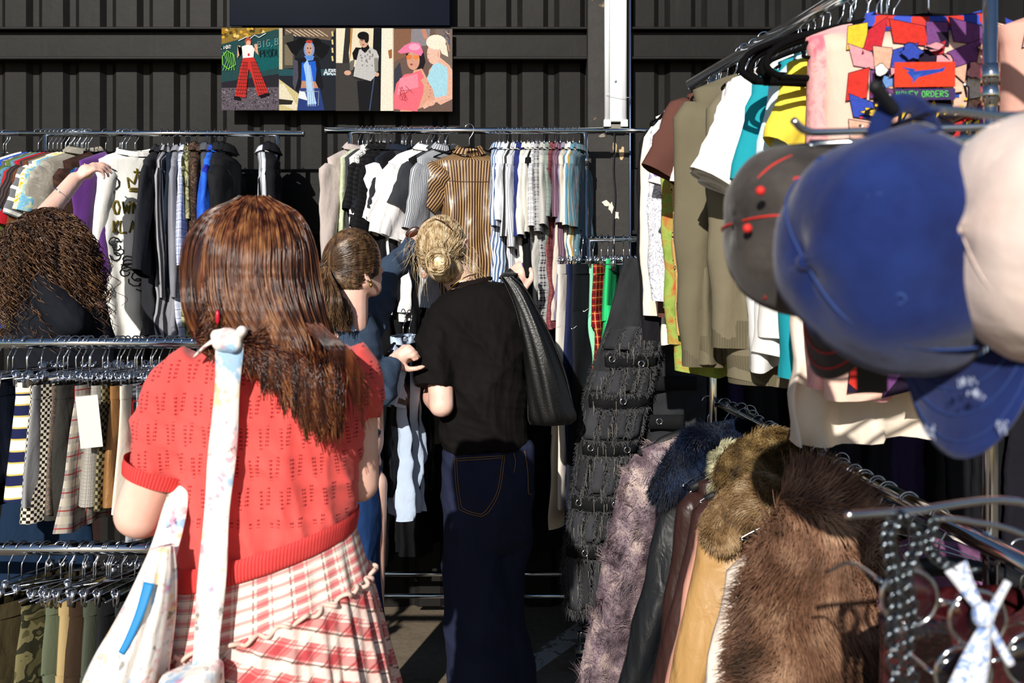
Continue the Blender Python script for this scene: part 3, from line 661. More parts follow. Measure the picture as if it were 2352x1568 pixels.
def garment(kind, label, loc, rz, mat, hw=.20, th=.022, ln=.66, sl='short', slen=None, sang=14, sw=.075, seed=0, collar=None, flare=.0, waist=0, cmat=None, amp=.010, cat=None, group=None, nz=-.082, neck=.07, root=None, tiltx=0, slope=.36, hem=None, sthick=None, nu=76, fwd=0, scoop=.022, keep=False):
    """a top hanging from a hanger; local x = across the shoulders, z = 0 at the rail. returns root and a front-surface function"""
    rs = np.random.RandomState(abs(seed) + 11); r = root or empty(kind, loc, rz, label, cat or kind.replace('_', ' '), group); r.rotation_euler = (tiltx, 0, rz)
    ph = rs.uniform(0, 6.28, 8); fk = rs.uniform(14, 34, 4); cmat = cmat or mat
    zs = nz - (hw - neck) * slope - .012
    def W(z):
        q = np.clip((zs - z) / ln, 0, 1); return hw * (.93 - waist * math.sin(min(q * 1.35, 1) * PI) + flare * q)
    def dy(x, z):
        q = np.clip((zs - z) / .25, 0, 1.6); g = amp * q
        return g * (.8 * np.sin(fk[0] * x + ph[0] + .8 * np.sin(z * 4 + ph[1])) + .7 * np.sin(fk[1] * x * 1.8 + ph[2] + z * 2.5) + .5 * np.sin(fk[2] * x * 3 + z * 4 + ph[3]) + .22 * np.sin(z * fk[3] * 1.5 - x * 45 + ph[4]) + .10 * np.sin(z * 70 + x * 60 + ph[5]) + .35 * (1 - np.abs(np.sin(x * 31 + z * 9 + ph[6]))) ** 3 + .3 * (1 - np.abs(np.sin(x * 19 - z * 13 + ph[7]))) ** 3) + fwd * q
    def dx(z): q = np.clip((zs - z) / ln, 0, 1); return .005 * q * np.sin(z * 6 + ph[5]) + amp * .12 * q * np.sin(z * 31 + ph[6])
    rows = []
    for t in np.linspace(0, 1, 6): rows.append((neck + (hw * .96 - neck) * t, .030 + (th - .030) * t if t else .026, nz - (hw - neck) * slope * t ** 1.15))
    nrow = 34
    for t in np.linspace(0, 1, nrow)[1:]: z = zs - ln * t * .9999; rows.append((W(z), th * (1 + .25 * t), z))
    th_ = np.arange(nu) / nu * 2 * PI; c, s_ = np.cos(th_), np.sin(th_)
    G = np.zeros((len(rows), nu, 3))
    for j, (w_, t_, z) in enumerate(rows):
        x = w_ * np.sign(c) * np.abs(c) ** .75; y = t_ * np.sign(s_) * np.abs(s_) ** .8
        zz = z + (0 if j < 6 else .012 * (j / len(rows)) ** 6 * np.sin(x * 22 + ph[7]))
        if j < 6: zz = zz - scoop * (1 - j / 5) * np.maximum(0, -s_) ** .6
        G[j] = np.stack([x + dx(z), y + dy(x, z), zz * np.ones(nu)], 1)
    m = MB(); m.grid(G, True); body = m.build('body', mat, r); kids = [body]
    if sl:
        L = slen or (.19 if sl == 'short' else .52)
        for sd_ in (-1, 1):
            n = 9 if sl == 'short' else 16; a0 = R(sang + rs.uniform(-4, 5)); m = MB(); G = np.zeros((n, 20, 3)); t2 = np.arange(20) / 20 * 2 * PI
            st = sthick or th * 1.0
            for j in range(n):
                t = j / (n - 1); a = a0 * (1 - .6 * t) if sl == 'long' and not keep else a0
                cx = sd_ * (hw * .90 - .028 + math.sin(a) * L * t); cz = zs - .022 - math.cos(a) * L * t
                w_ = sw * (1 - (.42 if sl == 'long' else .0) * t) * (1 if j else .7); w_ *= 1 + .035 * math.sin(t * 17 + ph[1] + sd_); tt = st * (1 - .25 * t) * (1 if j else .7)
                ca, sa = math.cos(a), math.sin(a) * sd_
                u = w_ * np.cos(t2); v = tt * np.sin(t2) * (1 + .3 * np.sin(t * 5 + u * 55)) + amp * .35 * np.sin(u * 60 + t * 4 + ph[4]) * t
                yy = v + amp * .4 * math.sin(t * 4 + ph[2] + sd_) * t - .01 * t
                G[j] = np.stack([cx + u * ca + .002 * math.sin(t * 23 + ph[3]), yy + fwd * t, cz + u * sa], 1)
            m.grid(G, True, True, False); kids.append(m.build('sleeve', mat, r))
            if sl == 'long' and hem:
                m = MB(); g = G[-1]; cc = g.mean(0); m.grid(np.stack([cc + (g - cc) * 1.04 + [0, 0, .05], cc + (g - cc) * 1.05 + [0, 0, 0], cc + (g - cc) * 1.04 - [0, 0, .012]]), True); kids.append(m.build('cuff', hem, r))
    if hem:
        m = MB(); z = zs - ln; g = np.stack([G0 for G0 in [None] if G0 is not None]) if False else None
        w_ = W(z); x = (w_ + .002) * np.sign(c) * np.abs(c) ** .75; y = (th * 1.25 + .002) * np.sign(s_) * np.abs(s_) ** .8
        m.grid(np.stack([np.stack([x * k2 + dx(z + o), y * k2 + dy(x, z + o), (z + o) * np.ones(nu)], 1) for o, k2 in ((.06, 1.0), (.03, .99), (-.005, .96))]), True); kids.append(m.build('hem_band', hem, r))
    if collar:
        hgt = .022 if collar == 'shirt' else (.034 if collar == 'hood' else .010); m = MB(); G = []
        for o, k in ((-.012, 1.16), (hgt * .5, 1.02), (hgt, .92), (hgt * .6, 1.10), (hgt * .15 - .01, 1.42 if collar != 'crew' else 1.1)):
            x = neck * k * c; y = .030 * k * s_ * (1.25 if collar == 'hood' else 1); G.append(np.stack([x, y, nz + o + .010 * (c ** 2) - .006 * np.where(s_ < 0, 1, 0)], 1))
        if collar == 'shirt': G = [np.roll(g_, nu // 4 - 2, 0)[5:-5] for g_ in G]
        m.grid(np.array(G), collar != 'shirt'); kids.append(m.build('collar' if collar != 'hood' else 'hood', cmat, r))
    _kids[r.name] = kids
    def surf(x, z, off=.003):
        w_ = W(z); q = min(abs(x / w_), .98); y = -th * (1 + .25 * (zs - z) / ln) * (1 - q ** (1 / .75 * 2)) ** .4
        return (x + dx(z), float(dy(x, z)) + y - off, z)
    return r, surf
def trousers(label, loc, rz, mat, hw=.165, ln=.95, th=.016, leg=.105, seed=0, name='trousers', cat=None, flare=0, spread=.0, wz_=-.10, wmat=None, legs=2, group=None):
    rs = np.random.RandomState(abs(seed) + 5); ph = rs.uniform(0, 6, 8); r = empty(name, loc, rz, label, cat or name, group); kids = []
    t2 = np.arange(28) / 28 * 2 * PI; c, s_ = np.cos(t2), np.sin(t2)
    m = MB(); G = []
    for z, k in ((0, 1), (-.03, 1.02), (-.04, 1.0), (-.12, 1.08), (-.24, 1.15)):
        x = hw * k * np.sign(c) * np.abs(c) ** .7; G.append(np.stack([x, th * s_ * (1 if z > -.05 else 1.15) + .006 * np.sin(x * 30 + ph[0]) * min(1, -z * 8), (wz_ + z) * np.ones(28)], 1))
    m.grid(np.array(G), True); kids.append(m.build('hip_panel', mat, r))
    m = MB(); g = [np.stack([hw * 1.015 * np.sign(c) * np.abs(c) ** .7, (th + .003) * s_, (wz_ + z) * np.ones(28)], 1) for z in (.002, -.036)]; m.grid(np.array(g), True); kids.append(m.build('waistband', wmat or mat, r))
    for sd_ in ((-1, 1) if legs == 2 else (0,)):
        m = MB(); G = []; n = 20
        for j in range(n):
            t = j / (n - 1); z = wz_ - .18 - (ln - .18) * t; lw = leg * (1 + flare * t) * (1 if legs == 2 else 1.6); cx = sd_ * (hw * 1.1 - leg * .95 + spread * t) + .012 * math.sin(t * 5 + ph[1] + sd_) * t
            x = cx + lw * np.sign(c) * np.abs(c) ** .8; G.append(np.stack([x, th * s_ * 1.1 + .012 * np.sin(x * 26 + ph[2] + 3 * t) * min(1, t * 3) + .010 * math.sin(t * 7 + ph[3]) * t + sd_ * .006, z * np.ones(28)], 1))
        m.grid(np.array(G), True); kids.append(m.build('leg', mat, r))
    _kids[r.name] = kids; return r
def skirt(label, loc, rz, mat, hw=.17, ln=.38, th=.014, flare=.25, seed=0, wmat=None, pleat=.006, wz_=-.10, name='skirt', group=None, hemm=None):
    ln *= .9
    rs = np.random.RandomState(abs(seed) + 9); ph = rs.uniform(0, 6, 6); r = empty(name, loc, rz, label, name, group)
    t2 = np.arange(64) / 64 * 2 * PI; c, s_ = np.cos(t2), np.sin(t2); G = []; n = 14
    for j in range(n):
        t = j / (n - 1); x = hw * (1 + flare * t) * np.sign(c) * np.abs(c) ** .75
        G.append(np.stack([x, th * (1 + .8 * t) * s_ + pleat * t * np.sin(x * 75 + ph[0]) + .008 * t * np.sin(x * 17 + ph[1]), (wz_ - .03 - (ln - .03) * t) * np.ones(64) + .004 * t * np.sin(x * 40)], 1))
    m = MB(); m.grid(np.array(G), True); a = m.build('body', mat, r)
    m = MB(); m.grid(np.array([np.stack([hw * 1.01 * np.sign(c) * np.abs(c) ** .75, (th + .002) * s_, (wz_ + z) * np.ones(64)], 1) for z in (.002, -.034)]), True); b = m.build('waistband', wmat or mat, r)
    _kids[r.name] = [a, b]; return r
FB = fabric
def hlab(d_): return ' '.join(('hanger carrying the ' + d_).split()[:16]).rstrip(',')
rnd = random.Random(42)
def shirt_on(rack, px, Y, zr, rz, desc, mat, hk='velvet_hanger', where='', gname='', kind='shirt', hookgrp=None, xw=None, **kw):
    X = wx(px, Y) if xw is None else xw
    loc = (X, Y, zr); g, sf = garment(kind, desc + where, loc, R(rz), mat, **kw)
    if hk: hanger(hk, loc, R(rz), hlab(desc), hookgrp[1])
    return g, sf
# ---- rear left rack
H1 = ('black velvet hanger with a chrome hook, holding a top on the left wall rack', 'velvet hangers on the left wall rack')
W1 = ' on the left wall rack'
A = dict(rack=1, Y=RY, zr=RL, hookgrp=H1, where=W1)
S = lambda px, rz, desc, mat, **k: shirt_on(px=px, rz=rz, desc=desc, mat=mat, seed=int(px), **{**A, **k})
S(88, 48, 'outermost white long-sleeved top at the left end', FB('#e8e2d6'), sl='long', sang=20, kind='long_sleeved_top', ln=.62)
S(102, 48, 'cobalt blue tee behind the white long-sleeved top', FB('#2450b8'), kind='t_shirt', sang=20)
S(112, 48, 'charcoal tee with pale scroll print', FB('#55575a', 'print', '#b8b8b4', s=.05), kind='t_shirt', slen=.28, sang=20)
S(122, 48, 'moss green long-sleeved top', FB('#5a6b34'), sl='long', sang=20, kind='long_sleeved_top')
S(132, 49, 'dark blue floral blouse between green and red tops', FB('#274a66', 'tie', '#5c8aa0', '#18283a', s=.03), kind='blouse', sang=18)
S(141, 49, 'bright red top', FB('#b01c28'), slen=.24, kind='top', sang=18)
S(151, 49, 'black thin-striped tee beside the red top', FB('#252228', 'stripe_v', '#4d3d38', s=.012), kind='t_shirt', sang=18)
S(160, 49, 'brown ribbed long-sleeved top', FB('#6d4328', 'stripe_v', '#553320', s=.006), sl='long', sang=20, kind='long_sleeved_top')
S(171, 50, 'white tee with grey bars printed on the sleeve', FB('#e6e4de', 'stripe_h', '#6f7276', s=.05, duty=.72), kind='t_shirt', slen=.22, sang=16)
S(179, 50, 'cream tee with yellow print', FB('#e9e4d4', 'print', '#d9b52c', s=.06), kind='t_shirt', sang=14)
S(187, 51, 'yellow and sky blue tee', FB('#d9c24a', 'tie', '#5aa6cc', '#e8df9a', s=.08), kind='t_shirt', sang=14)
S(197, 50, 'stone grey washed long-sleeved shirt', FB('#a39d92', 'tie', '#8b857a', '#b4aea2', s=.05), sl='long', sang=18, kind='shirt', collar='shirt', th=.026)
S(243, 56, 'dark brown suede jacket under the raised arm', FB('#3a2620', 'tie', '#2e1d18', '#4a3129', s=.06), sl='long', sang=6, kind='jacket', th=.035, sw=.085, ln=.72, hw=.2)
S(281, 46, 'teal and blue tie-dye top', FB('#0c5c94', 'tie', '#0a2a50', '#1f9cc8', s=.035), sl='long', sang=8, slen=.3, kind='top', ln=.72, hw=.19)
S(276, 58, 'purple velvet long-sleeved top', FB('#5a2a78', sheen=.4, rough=.6), sl='long', sang=8, slen=.42, kind='long_sleeved_top', ln=.74, hw=.2)
g, sf = S(310, 40, 'white tee with gold gothic lettering and black scrolls', FB('#eceae4'), sl='long', slen=.40, sang=6, kind='t_shirt', ln=.74, hw=.17, th=.03, collar='crew', sw=.065, sthick=.035)
g['label'] = 'white tee with a gold crown and gothic lettering on the left wall rack'
def strokes_on(sf, lists, w_, mat, name, par, off=.004):
    m = MB()
    for st in lists:
        pts = []
        for i in range(len(st) - 1):
            for t in np.linspace(0, 1, 6)[: -1 if i < len(st) - 2 else None]: pts.append(sf(st[i][0] * (1 - t) + st[i + 1][0] * t, st[i][1] * (1 - t) + st[i + 1][1] * t, off))
        m.ribbon(pts, w_, (0, -1, 0), .001)
    return m.build(name, mat, par)
def txt(s_, x, z, w_, h):
    out = []
    for ch in s_:
        for st in GL.get(ch, []): out.append([(x + q[0] * w_ * .72, z - q[1] * h) for q in st])
        x += w_
    return out
GOLD = simple('gold_print', '#6d5f1c', .5, .2, var=.3); INK = simple('black_print', '#16161a', .7)
strokes_on(sf, txt('OWN', -.10, -.29, .036, .05) + txt('KLAS', -.10, -.37, .030, .05), .009, GOLD, 'lettering', g)
strokes_on(sf, [[(-.04, -.235), (.03, -.235)], [(-.04, -.245), (.03, -.245)], [(-.045, -.19), (-.04, -.235)], [(-.045, -.19), (-.02, -.215), (-.005, -.17), (.01, -.215), (.035, -.19), (.03, -.235)], [(-.02, -.165), (.01, -.165)], [(-.005, -.15), (-.005, -.175)]], .007, GOLD, 'crown_print', g)
rr = random.Random(3); sw_ = []
for k in range(9):
    x, z = -.13 + rr.random() * .03, -.17 - rr.random() * .09; sw_.append([(x + .03 * math.cos(t + k) * (1 - t / 9), z + .03 * math.sin(t + k) * (1 - t / 9)) for t in np.linspace(0, 6, 9)])
for k in range(16):
    x, z = -.10 + .01 * k + rr.uniform(-.02, .02), -.46 - k * .018; x = min(x, .06); sw_.append([(x + .03 * math.cos(t + k) * (1 - t / 9), z + .026 * math.sin(t + k) * (1 - t / 9)) for t in np.linspace(0, 6, 9)])
for k in range(4):
    x, z = .08 + rr.random() * .04, -.2 - rr.random() * .06; sw_.append([(x + .02 * math.cos(t + k) * (1 - t / 9), z + .02 * math.sin(t + k) * (1 - t / 9)) for t in np.linspace(0, 6, 9)])
strokes_on(sf, sw_, .005, INK, 'scroll_pattern', g)
S(372, 90, 'black short-sleeved shirt beside the gothic print tee', FB('#26272c'), slen=.44, sang=14, ln=.70, kind='shirt', collar='shirt', th=.028, hw=.2)
S(386, 98, 'grey and black diagonal-striped shirt', FB('#9b9ba0', 'stripe_v', '#2a2a30', s=.022, duty=.55), sl='long', sang=4, kind='shirt', collar='shirt', ln=.72)
S(398, 104, 'dark navy shirt tucked behind the striped one', FB('#1c2534'), sl=None, kind='shirt', ln=.5)
S(414, 100, 'plain mid-grey long-sleeved shirt', FB('#85858d'), sl='long', sang=7, kind='shirt', collar='shirt', ln=.72)
S(427, 102, 'white and blue plaid short-sleeved shirt', FB('#e3e5ea', 'plaid', '#aab4d2', '#5a6aa4', s=.035), slen=.40, sang=5, kind='shirt', collar='shirt', ln=.72)
S(431, 102, 'camouflage shirt, first of three by the plaid one', FB('#55583c', 'camo', '#8a8560', '#2d3020', s=.05), sl='long', sang=2, kind='shirt', collar='shirt', ln=.70)
S(437, 104, 'pale olive camouflage top squeezed in the middle', FB('#7a7a58', 'camo', '#a8a27c', '#4c4f34', s=.04), slen=.2, sang=2, kind='top')
S(452, 104, 'brown mottled velour jacket', FB('#4a382e', 'camo', '#2c211c', '#5f4a3c', s=.02), sl='long', sang=4, kind='jacket', collar='hood', th=.032, ln=.72)
S(478, 102, 'slate grey hooded top behind the blue shirt', FB('#4c4f57'), sl='long', kind='hooded_top', collar='hood', sang=6)
S(494, 96, 'royal blue shirt with a pale cyan scale print', FB('#2a44c0', 'tie', '#2a6ad8', '#241f90', s=.12), sl='short', slen=.36, sang=16, kind='shirt', collar='shirt', th=.03, ln=.66)
S(506, 100, 'black hooded sweatshirt right of the blue shirt', FB('#1d1e22'), sl='long', sang=10, kind='sweatshirt', collar='hood', th=.04, sw=.09)
S(520, 96, 'black fleece with a draped hood, last of the middle cluster', FB('#141519'), sl='long', sang=12, kind='sweatshirt', collar='hood', th=.05, sw=.09, ln=.62, hw=.20)
S(607, 104, 'black track jacket with white and teal sleeve stripes', FB('#2a2a33', 'stripe_v', '#c8ccd4', '#2b7f88', s=.05, duty=.8), sl='long', sang=7, kind='jacket', collar='shirt')
S(620, 104, 'plain black zip hoodie beside the chrome post', FB('#131317'), sl='long', sang=10, kind='jacket', collar='hood', th=.04)
# empty hangers
HE = ('empty black velvet hanger in the bunch by the raised hand', 'empty hangers by the raised hand')
for i, x in enumerate((150, 163, 176, 190, 203, 280, 290)): hanger('velvet_hanger', (wx(x, RY), RY, RL), R(24 + i * 2), *HE)
for x in (8, 14): hanger('wire_hanger', (wx(x, RY), RY, RL - .004), R(40), 'bare steel hanger at the left end of the wall rack', 'bare hangers at the left end')
# ---- rear right rack
H2 = ('black velvet hanger with a chrome hook, holding a top on the rack below the posters', 'velvet hangers on the rack below the posters')
A = dict(rack=2, Y=RY, zr=RL2, hookgrp=H2, where=', rack below posters')
WHT = '#e6e5e2'
S(823, 60, 'stone grey denim jacket with frayed hem at the left end', FB('#b9aca6', wr=.9), sl='long', sang=12, slen=.42, kind='jacket', collar='shirt', th=.03, sw=.085, ln=.52, amp=.016)
S(833, 72, 'pale green strappy top beside the denim jacket', FB('#c9d1b4', 'tie', '#b2bd9c', '#e0e4d2', s=.05), sl=None, kind='top', ln=.52)
S(843, 72, 'white strappy top with a black stripe', FB(WHT, 'stripe_v', '#3a3a3e', s=.09, duty=.85), sl=None, kind='top', ln=.5)
S(853, 72, 'white crinkled vest, third top from the left end', FB('#dedfdd', wr=1), sl=None, kind='vest_top', ln=.52, collar='crew')
S(864, 72, 'white and black patterned vest before the black group', FB('#dddcd6', 'print', '#3b3b3b', s=.03), sl=None, kind='vest_top', ln=.56, collar='crew')
for i, (x, d_) in enumerate(((872, 'black crinkled long-sleeved top, leftmost of the black group'), (884, 'black ruched blouse with rows of gathers'), (897, 'black ribbed top behind the ruched blouse'))):
    S(x, 66, d_, FB(('#17171a', '#1c1b1e', '#141416')[i], 'stripe_h', '#0e0e10', s=.02), sl='short', slen=.2 + .06 * i, sang=12, kind='blouse', collar='shirt', th=.03, ln=.78)
S(922, 52, 'black short-sleeved shirt, sleeve standing out', FB('#1e1f24'), slen=.22, sang=26, kind='shirt', collar='shirt', th=.028, ln=.62)
S(932, 52, 'navy short-sleeved shirt beside the black one', FB('#1b2230'), slen=.22, sang=22, kind='shirt', collar='shirt', th=.028, ln=.6)
S(945, 54, 'dark grey crinkled tee left of the white shirts', FB('#2d2e33'), slen=.2, sang=18, kind='t_shirt', ln=.6)
S(980, 40, 'large white boxy tee with flared sleeves', FB('#f0efed', wr=.8), slen=.24, sang=19, kind='t_shirt', th=.05, ln=.60, hw=.24, sw=.11, amp=.02, sthick=.045)
S(992, 44, 'white crinkled blouse behind the boxy tee', FB('#e9e7e6', wr=1.2), slen=.30, sang=20, kind='blouse', th=.04, ln=.62, hw=.21, sw=.09, amp=.02, collar='shirt')
S(1006, 42, 'off-white frilled blouse, rightmost of the white three', FB('#dedbdb', wr=1.2), slen=.3, sang=14, kind='blouse', th=.035, ln=.64, hw=.21, amp=.02)
S(1022, 44, 'dark grey sheer blouse', FB('#34363b', wr=1), slen=.20, sang=24, kind='blouse', th=.03, ln=.5, hw=.2, collar='shirt')
S(1024, 58, 'thin grey and white striped blouse behind the gold shirt', FB('#c2c4c8', 'stripe_v', '#6b6e76', s=.008), slen=.28, sang=16, kind='blouse', th=.03, ln=.60, collar='shirt')
g, sf = S(1078, 12, 'gold and brown striped short-sleeved shirt facing outward', FB('#b08f62', 'stripe_v', '#3c2218', s=.0115, rough=.35, duty=.56, spec=.6), slen=.17, sang=40, Y=4.12, kind='shirt', collar='shirt', th=.04, ln=.58, hw=.15, neck=.05, sw=.085, amp=.016, waist=.16, sthick=.045, flare=.02, nz=-.10)
strokes_on(sf, [[(-.15, -.215), (-.05, -.222), (.05, -.222), (.15, -.215)]], .003, simple('brown_seam', '#5a3a24', .5), 'yoke_seam', g, .002)
specs = [
 (1146, 84, 'blue and white pinstriped sleeveless dress', ('#d9dfe8', 'stripe_v', '#4a6894'), .011, None, .72, .30),
 (1156, 80, 'white and navy striped wrap blouse', ('#dfe3ea', 'stripe_v', '#56688c'), .02, .26, .70, .1),
 (1166, 78, 'white lace-trimmed blouse', ('#e9ecf0', 'plain', None), .02, .24, .66, .1),
 (1178, 80, 'white shirt with black pinstripes', ('#e8e8e8', 'stripe_v', '#2e2e32'), .024, .30, .62, .0),
 (1188, 80, 'white ruched blouse with fine grey stripes', ('#e2e3e6', 'stripe_v', '#9a9ca4'), .009, .34, .66, .05),
 (1197, 84, 'navy blue shirt among the white ones', ('#27306c', 'plain', None), .02, .3, .5, 0),
 (1212, 80, 'cream linen shirt with a wide sleeve', ('#e2ded2', 'plain', None), .02, .30, .64, 0),
 (1222, 80, 'ivory button-up shirt with faint stripes', ('#e8e6de', 'stripe_v', '#c9c5ba'), .03, .28, .66, 0),
 (1231, 82, 'white shirt with black plaid lines', ('#e2e2e2', 'plaid', '#9a9aa0'), .04, .26, .66, 0),
 (1240, 84, 'black and white checked shirt', ('#3a3a3e', 'plaid', '#b5b5b5'), .03, .28, .66, 0),
 (1250, 84, 'light grey linen shirt', ('#b5b3ae', 'plain', None), .02, .26, .62, 0),
 (1262, 84, 'grey shirt with faint green checks', ('#8d908a', 'plaid', '#6d8078'), .03, .22, .62, 0),
 (1275, 78, 'dusty red plaid shirt', ('#8a4a4a', 'plaid', '#5d2f38'), .03, .2, .68, 0),
 (1287, 80, 'plum striped shirt', ('#5c4052', 'stripe_v', '#7d6372'), .01, .22, .66, 0),
 (1303, 78, 'beige shirt with grey-violet sleeve stripes', ('#cdc2b4', 'stripe_v', '#8a8498'), .045, .24, .66, 0),
 (1316, 78, 'cream shirt with blue and yellow pinstripes', ('#e6e6da', 'stripe_vc', '#5f8fa6'), .05, .26, .64, 0),
 (1331, 76, 'teal shirt with thin multicoloured stripes, rightmost', ('#567a86', 'stripe_vc', '#3d5c66'), .012, .26, .62, 0)]
for px, rz, ds, (c0, pt, c1), sc_, sl_, ln_, fl in specs:
    S(px, rz, ds, FB(c0, pt, c1, '#b89a58' if 'yellow' in ds else ('#a06a6a' if 'multi' in ds else None), s=sc_, wr=.9), sl='short' if sl_ else None, slen=sl_, sang=9, kind='dress' if 'dress' in ds else ('blouse' if 'blouse' in ds else 'shirt'), collar='shirt', th=.024, ln=ln_, flare=fl, amp=.012, sw=.07, hw=.19)
# black dresses made long to blacken the lit wall behind the shoppers
for i, (px, c0, ds) in enumerate(((880, '#131316', 'long black dress hanging under the white blouses'), (925, '#101013', 'black pleated dress in the gap between the two shoppers'), (1235, '#0f0f12', 'black lace dress behind the black leather bag'))):
    S(px, 60 + i * 8, ds, FB(c0), sl=None, kind='dress', ln=1.62, th=.03, flare=.35, where='')
for i, (px, c0, ds) in enumerate(((850, '#0f0f12', 'added black dress darkening the gap below the strappy tops'), (968, '#111114', 'added black dress darkening the gap behind the held blouse'), (1008, '#0d0d10', 'added black dress darkening the gap left of the dark jeans'), (1278, '#0e0e12', 'added black dress darkening the gap between the leather bag and cream trousers'))):
    S(px, 40 + i * 8, ds, FB(c0), sl=None, kind='dress', ln=1.60, th=.03, flare=.35, where='', Y=RY + .02)  # more black dresses, added to darken the gaps where the wall showed lit
# ---- low trouser rack: trousers on clips
H3 = ('steel clip hanger holding trousers on the low rack', 'clip hangers on the low trouser rack')
def T(px, rz, ds, mat, Y=TY, zr=TZ, dz=0, **k):
    loc = (wx(px, Y), Y, zr); o = trousers(ds, loc, R(rz), mat, seed=int(px), **k); hanger('clip_hanger', loc, R(rz), hlab(ds), H3[1]); return o
T(1322, 62, 'cream trousers, leftmost on the low rack', FB('#e4dcd2'), ln=.95)
T(1336, 66, 'navy joggers beside the cream trousers', FB('#20284a'), ln=1.02)
o = T(1362, 60, 'black joggers with a small white tick mark', FB('#1b1d24'), ln=1.0, leg=.12, hw=.18)
T(1381, 64, 'mint green track trousers on the low rack', FB('#8fdcb4'), ln=.5, leg=.06, hw=.12)
T(1396, 66, 'red tartan trousers between two green pairs', FB('#a81c22', 'plaid', '#3a1216', '#d8b060', s=.03), ln=.5)
gt = T(1408, 70, 'bright green narrow trousers on the low rack', FB('#2cc070'), Y=TY - .05, ln=.60, leg=.05, hw=.12)
gt.rotation_euler = (0, R(10), R(75))
T(1432, 84, 'dark indigo jeans beside the bright green trousers', FB('#202b40'), ln=1.0)
T(1446, 84, 'light blue jeans with silver rivets', FB('#8fb0cc'), ln=.9)
T(1464, 84, 'washed black jeans at the back of the low rack', FB('#2c2e34'), ln=1.0)
T(1300, 70, 'beige cotton trousers with drawstring, half hidden behind the bag', FB('#d9cdb8'), Y=4.15, zr=1.22, ln=.62)

for x, y, nm in ((1345, 712, 'trousers.002'), (1318, 752, 'trousers.001')):
    m = MB(); m.ribbon(crom([tuple(P(x - 6, y + 1, 3.84)), tuple(P(x - 3, y + 3, 3.84)), tuple(P(x + 7, y - 4, 3.84))], 10), [.001, .002, .003, .003, .0025, .002, .0018, .0015, .001, .0006], (0, -1, 0), .001); m.build('tick_mark', simple('white_print', '#e6e6e8', .6), bpy.data.objects[nm], True, False).matrix_parent_inverse = (Matrix.Translation(bpy.data.objects[nm].location) @ Matrix.Rotation(bpy.data.objects[nm].rotation_euler[2], 4, 'Z')).inverted()
for i, px in enumerate(range(1560, 2400, 62)):
    c0 = ('#101014', '#16141c', '#0e0f14', '#241a38', '#111113', '#14151a')[i % 6]; pass
    loc = (wx(px, TY), TY, TZ)
    garment(('dress', 'jacket', 'tunic')[i % 3], 'dark garment hanging in the shade behind the tall double rack', loc, R(28 + (i * 13) % 22), FB(c0), hw=.2, ln=1.15, th=.035, sl='long' if i % 3 == 1 else None, seed=200 + i, flare=.2, group='dark clothes at the far end of the low rack'); hanger('velvet_hanger', loc, R(30), 'black hanger carrying dark clothes in the shade behind the double rack', 'hangers of the dark clothes')
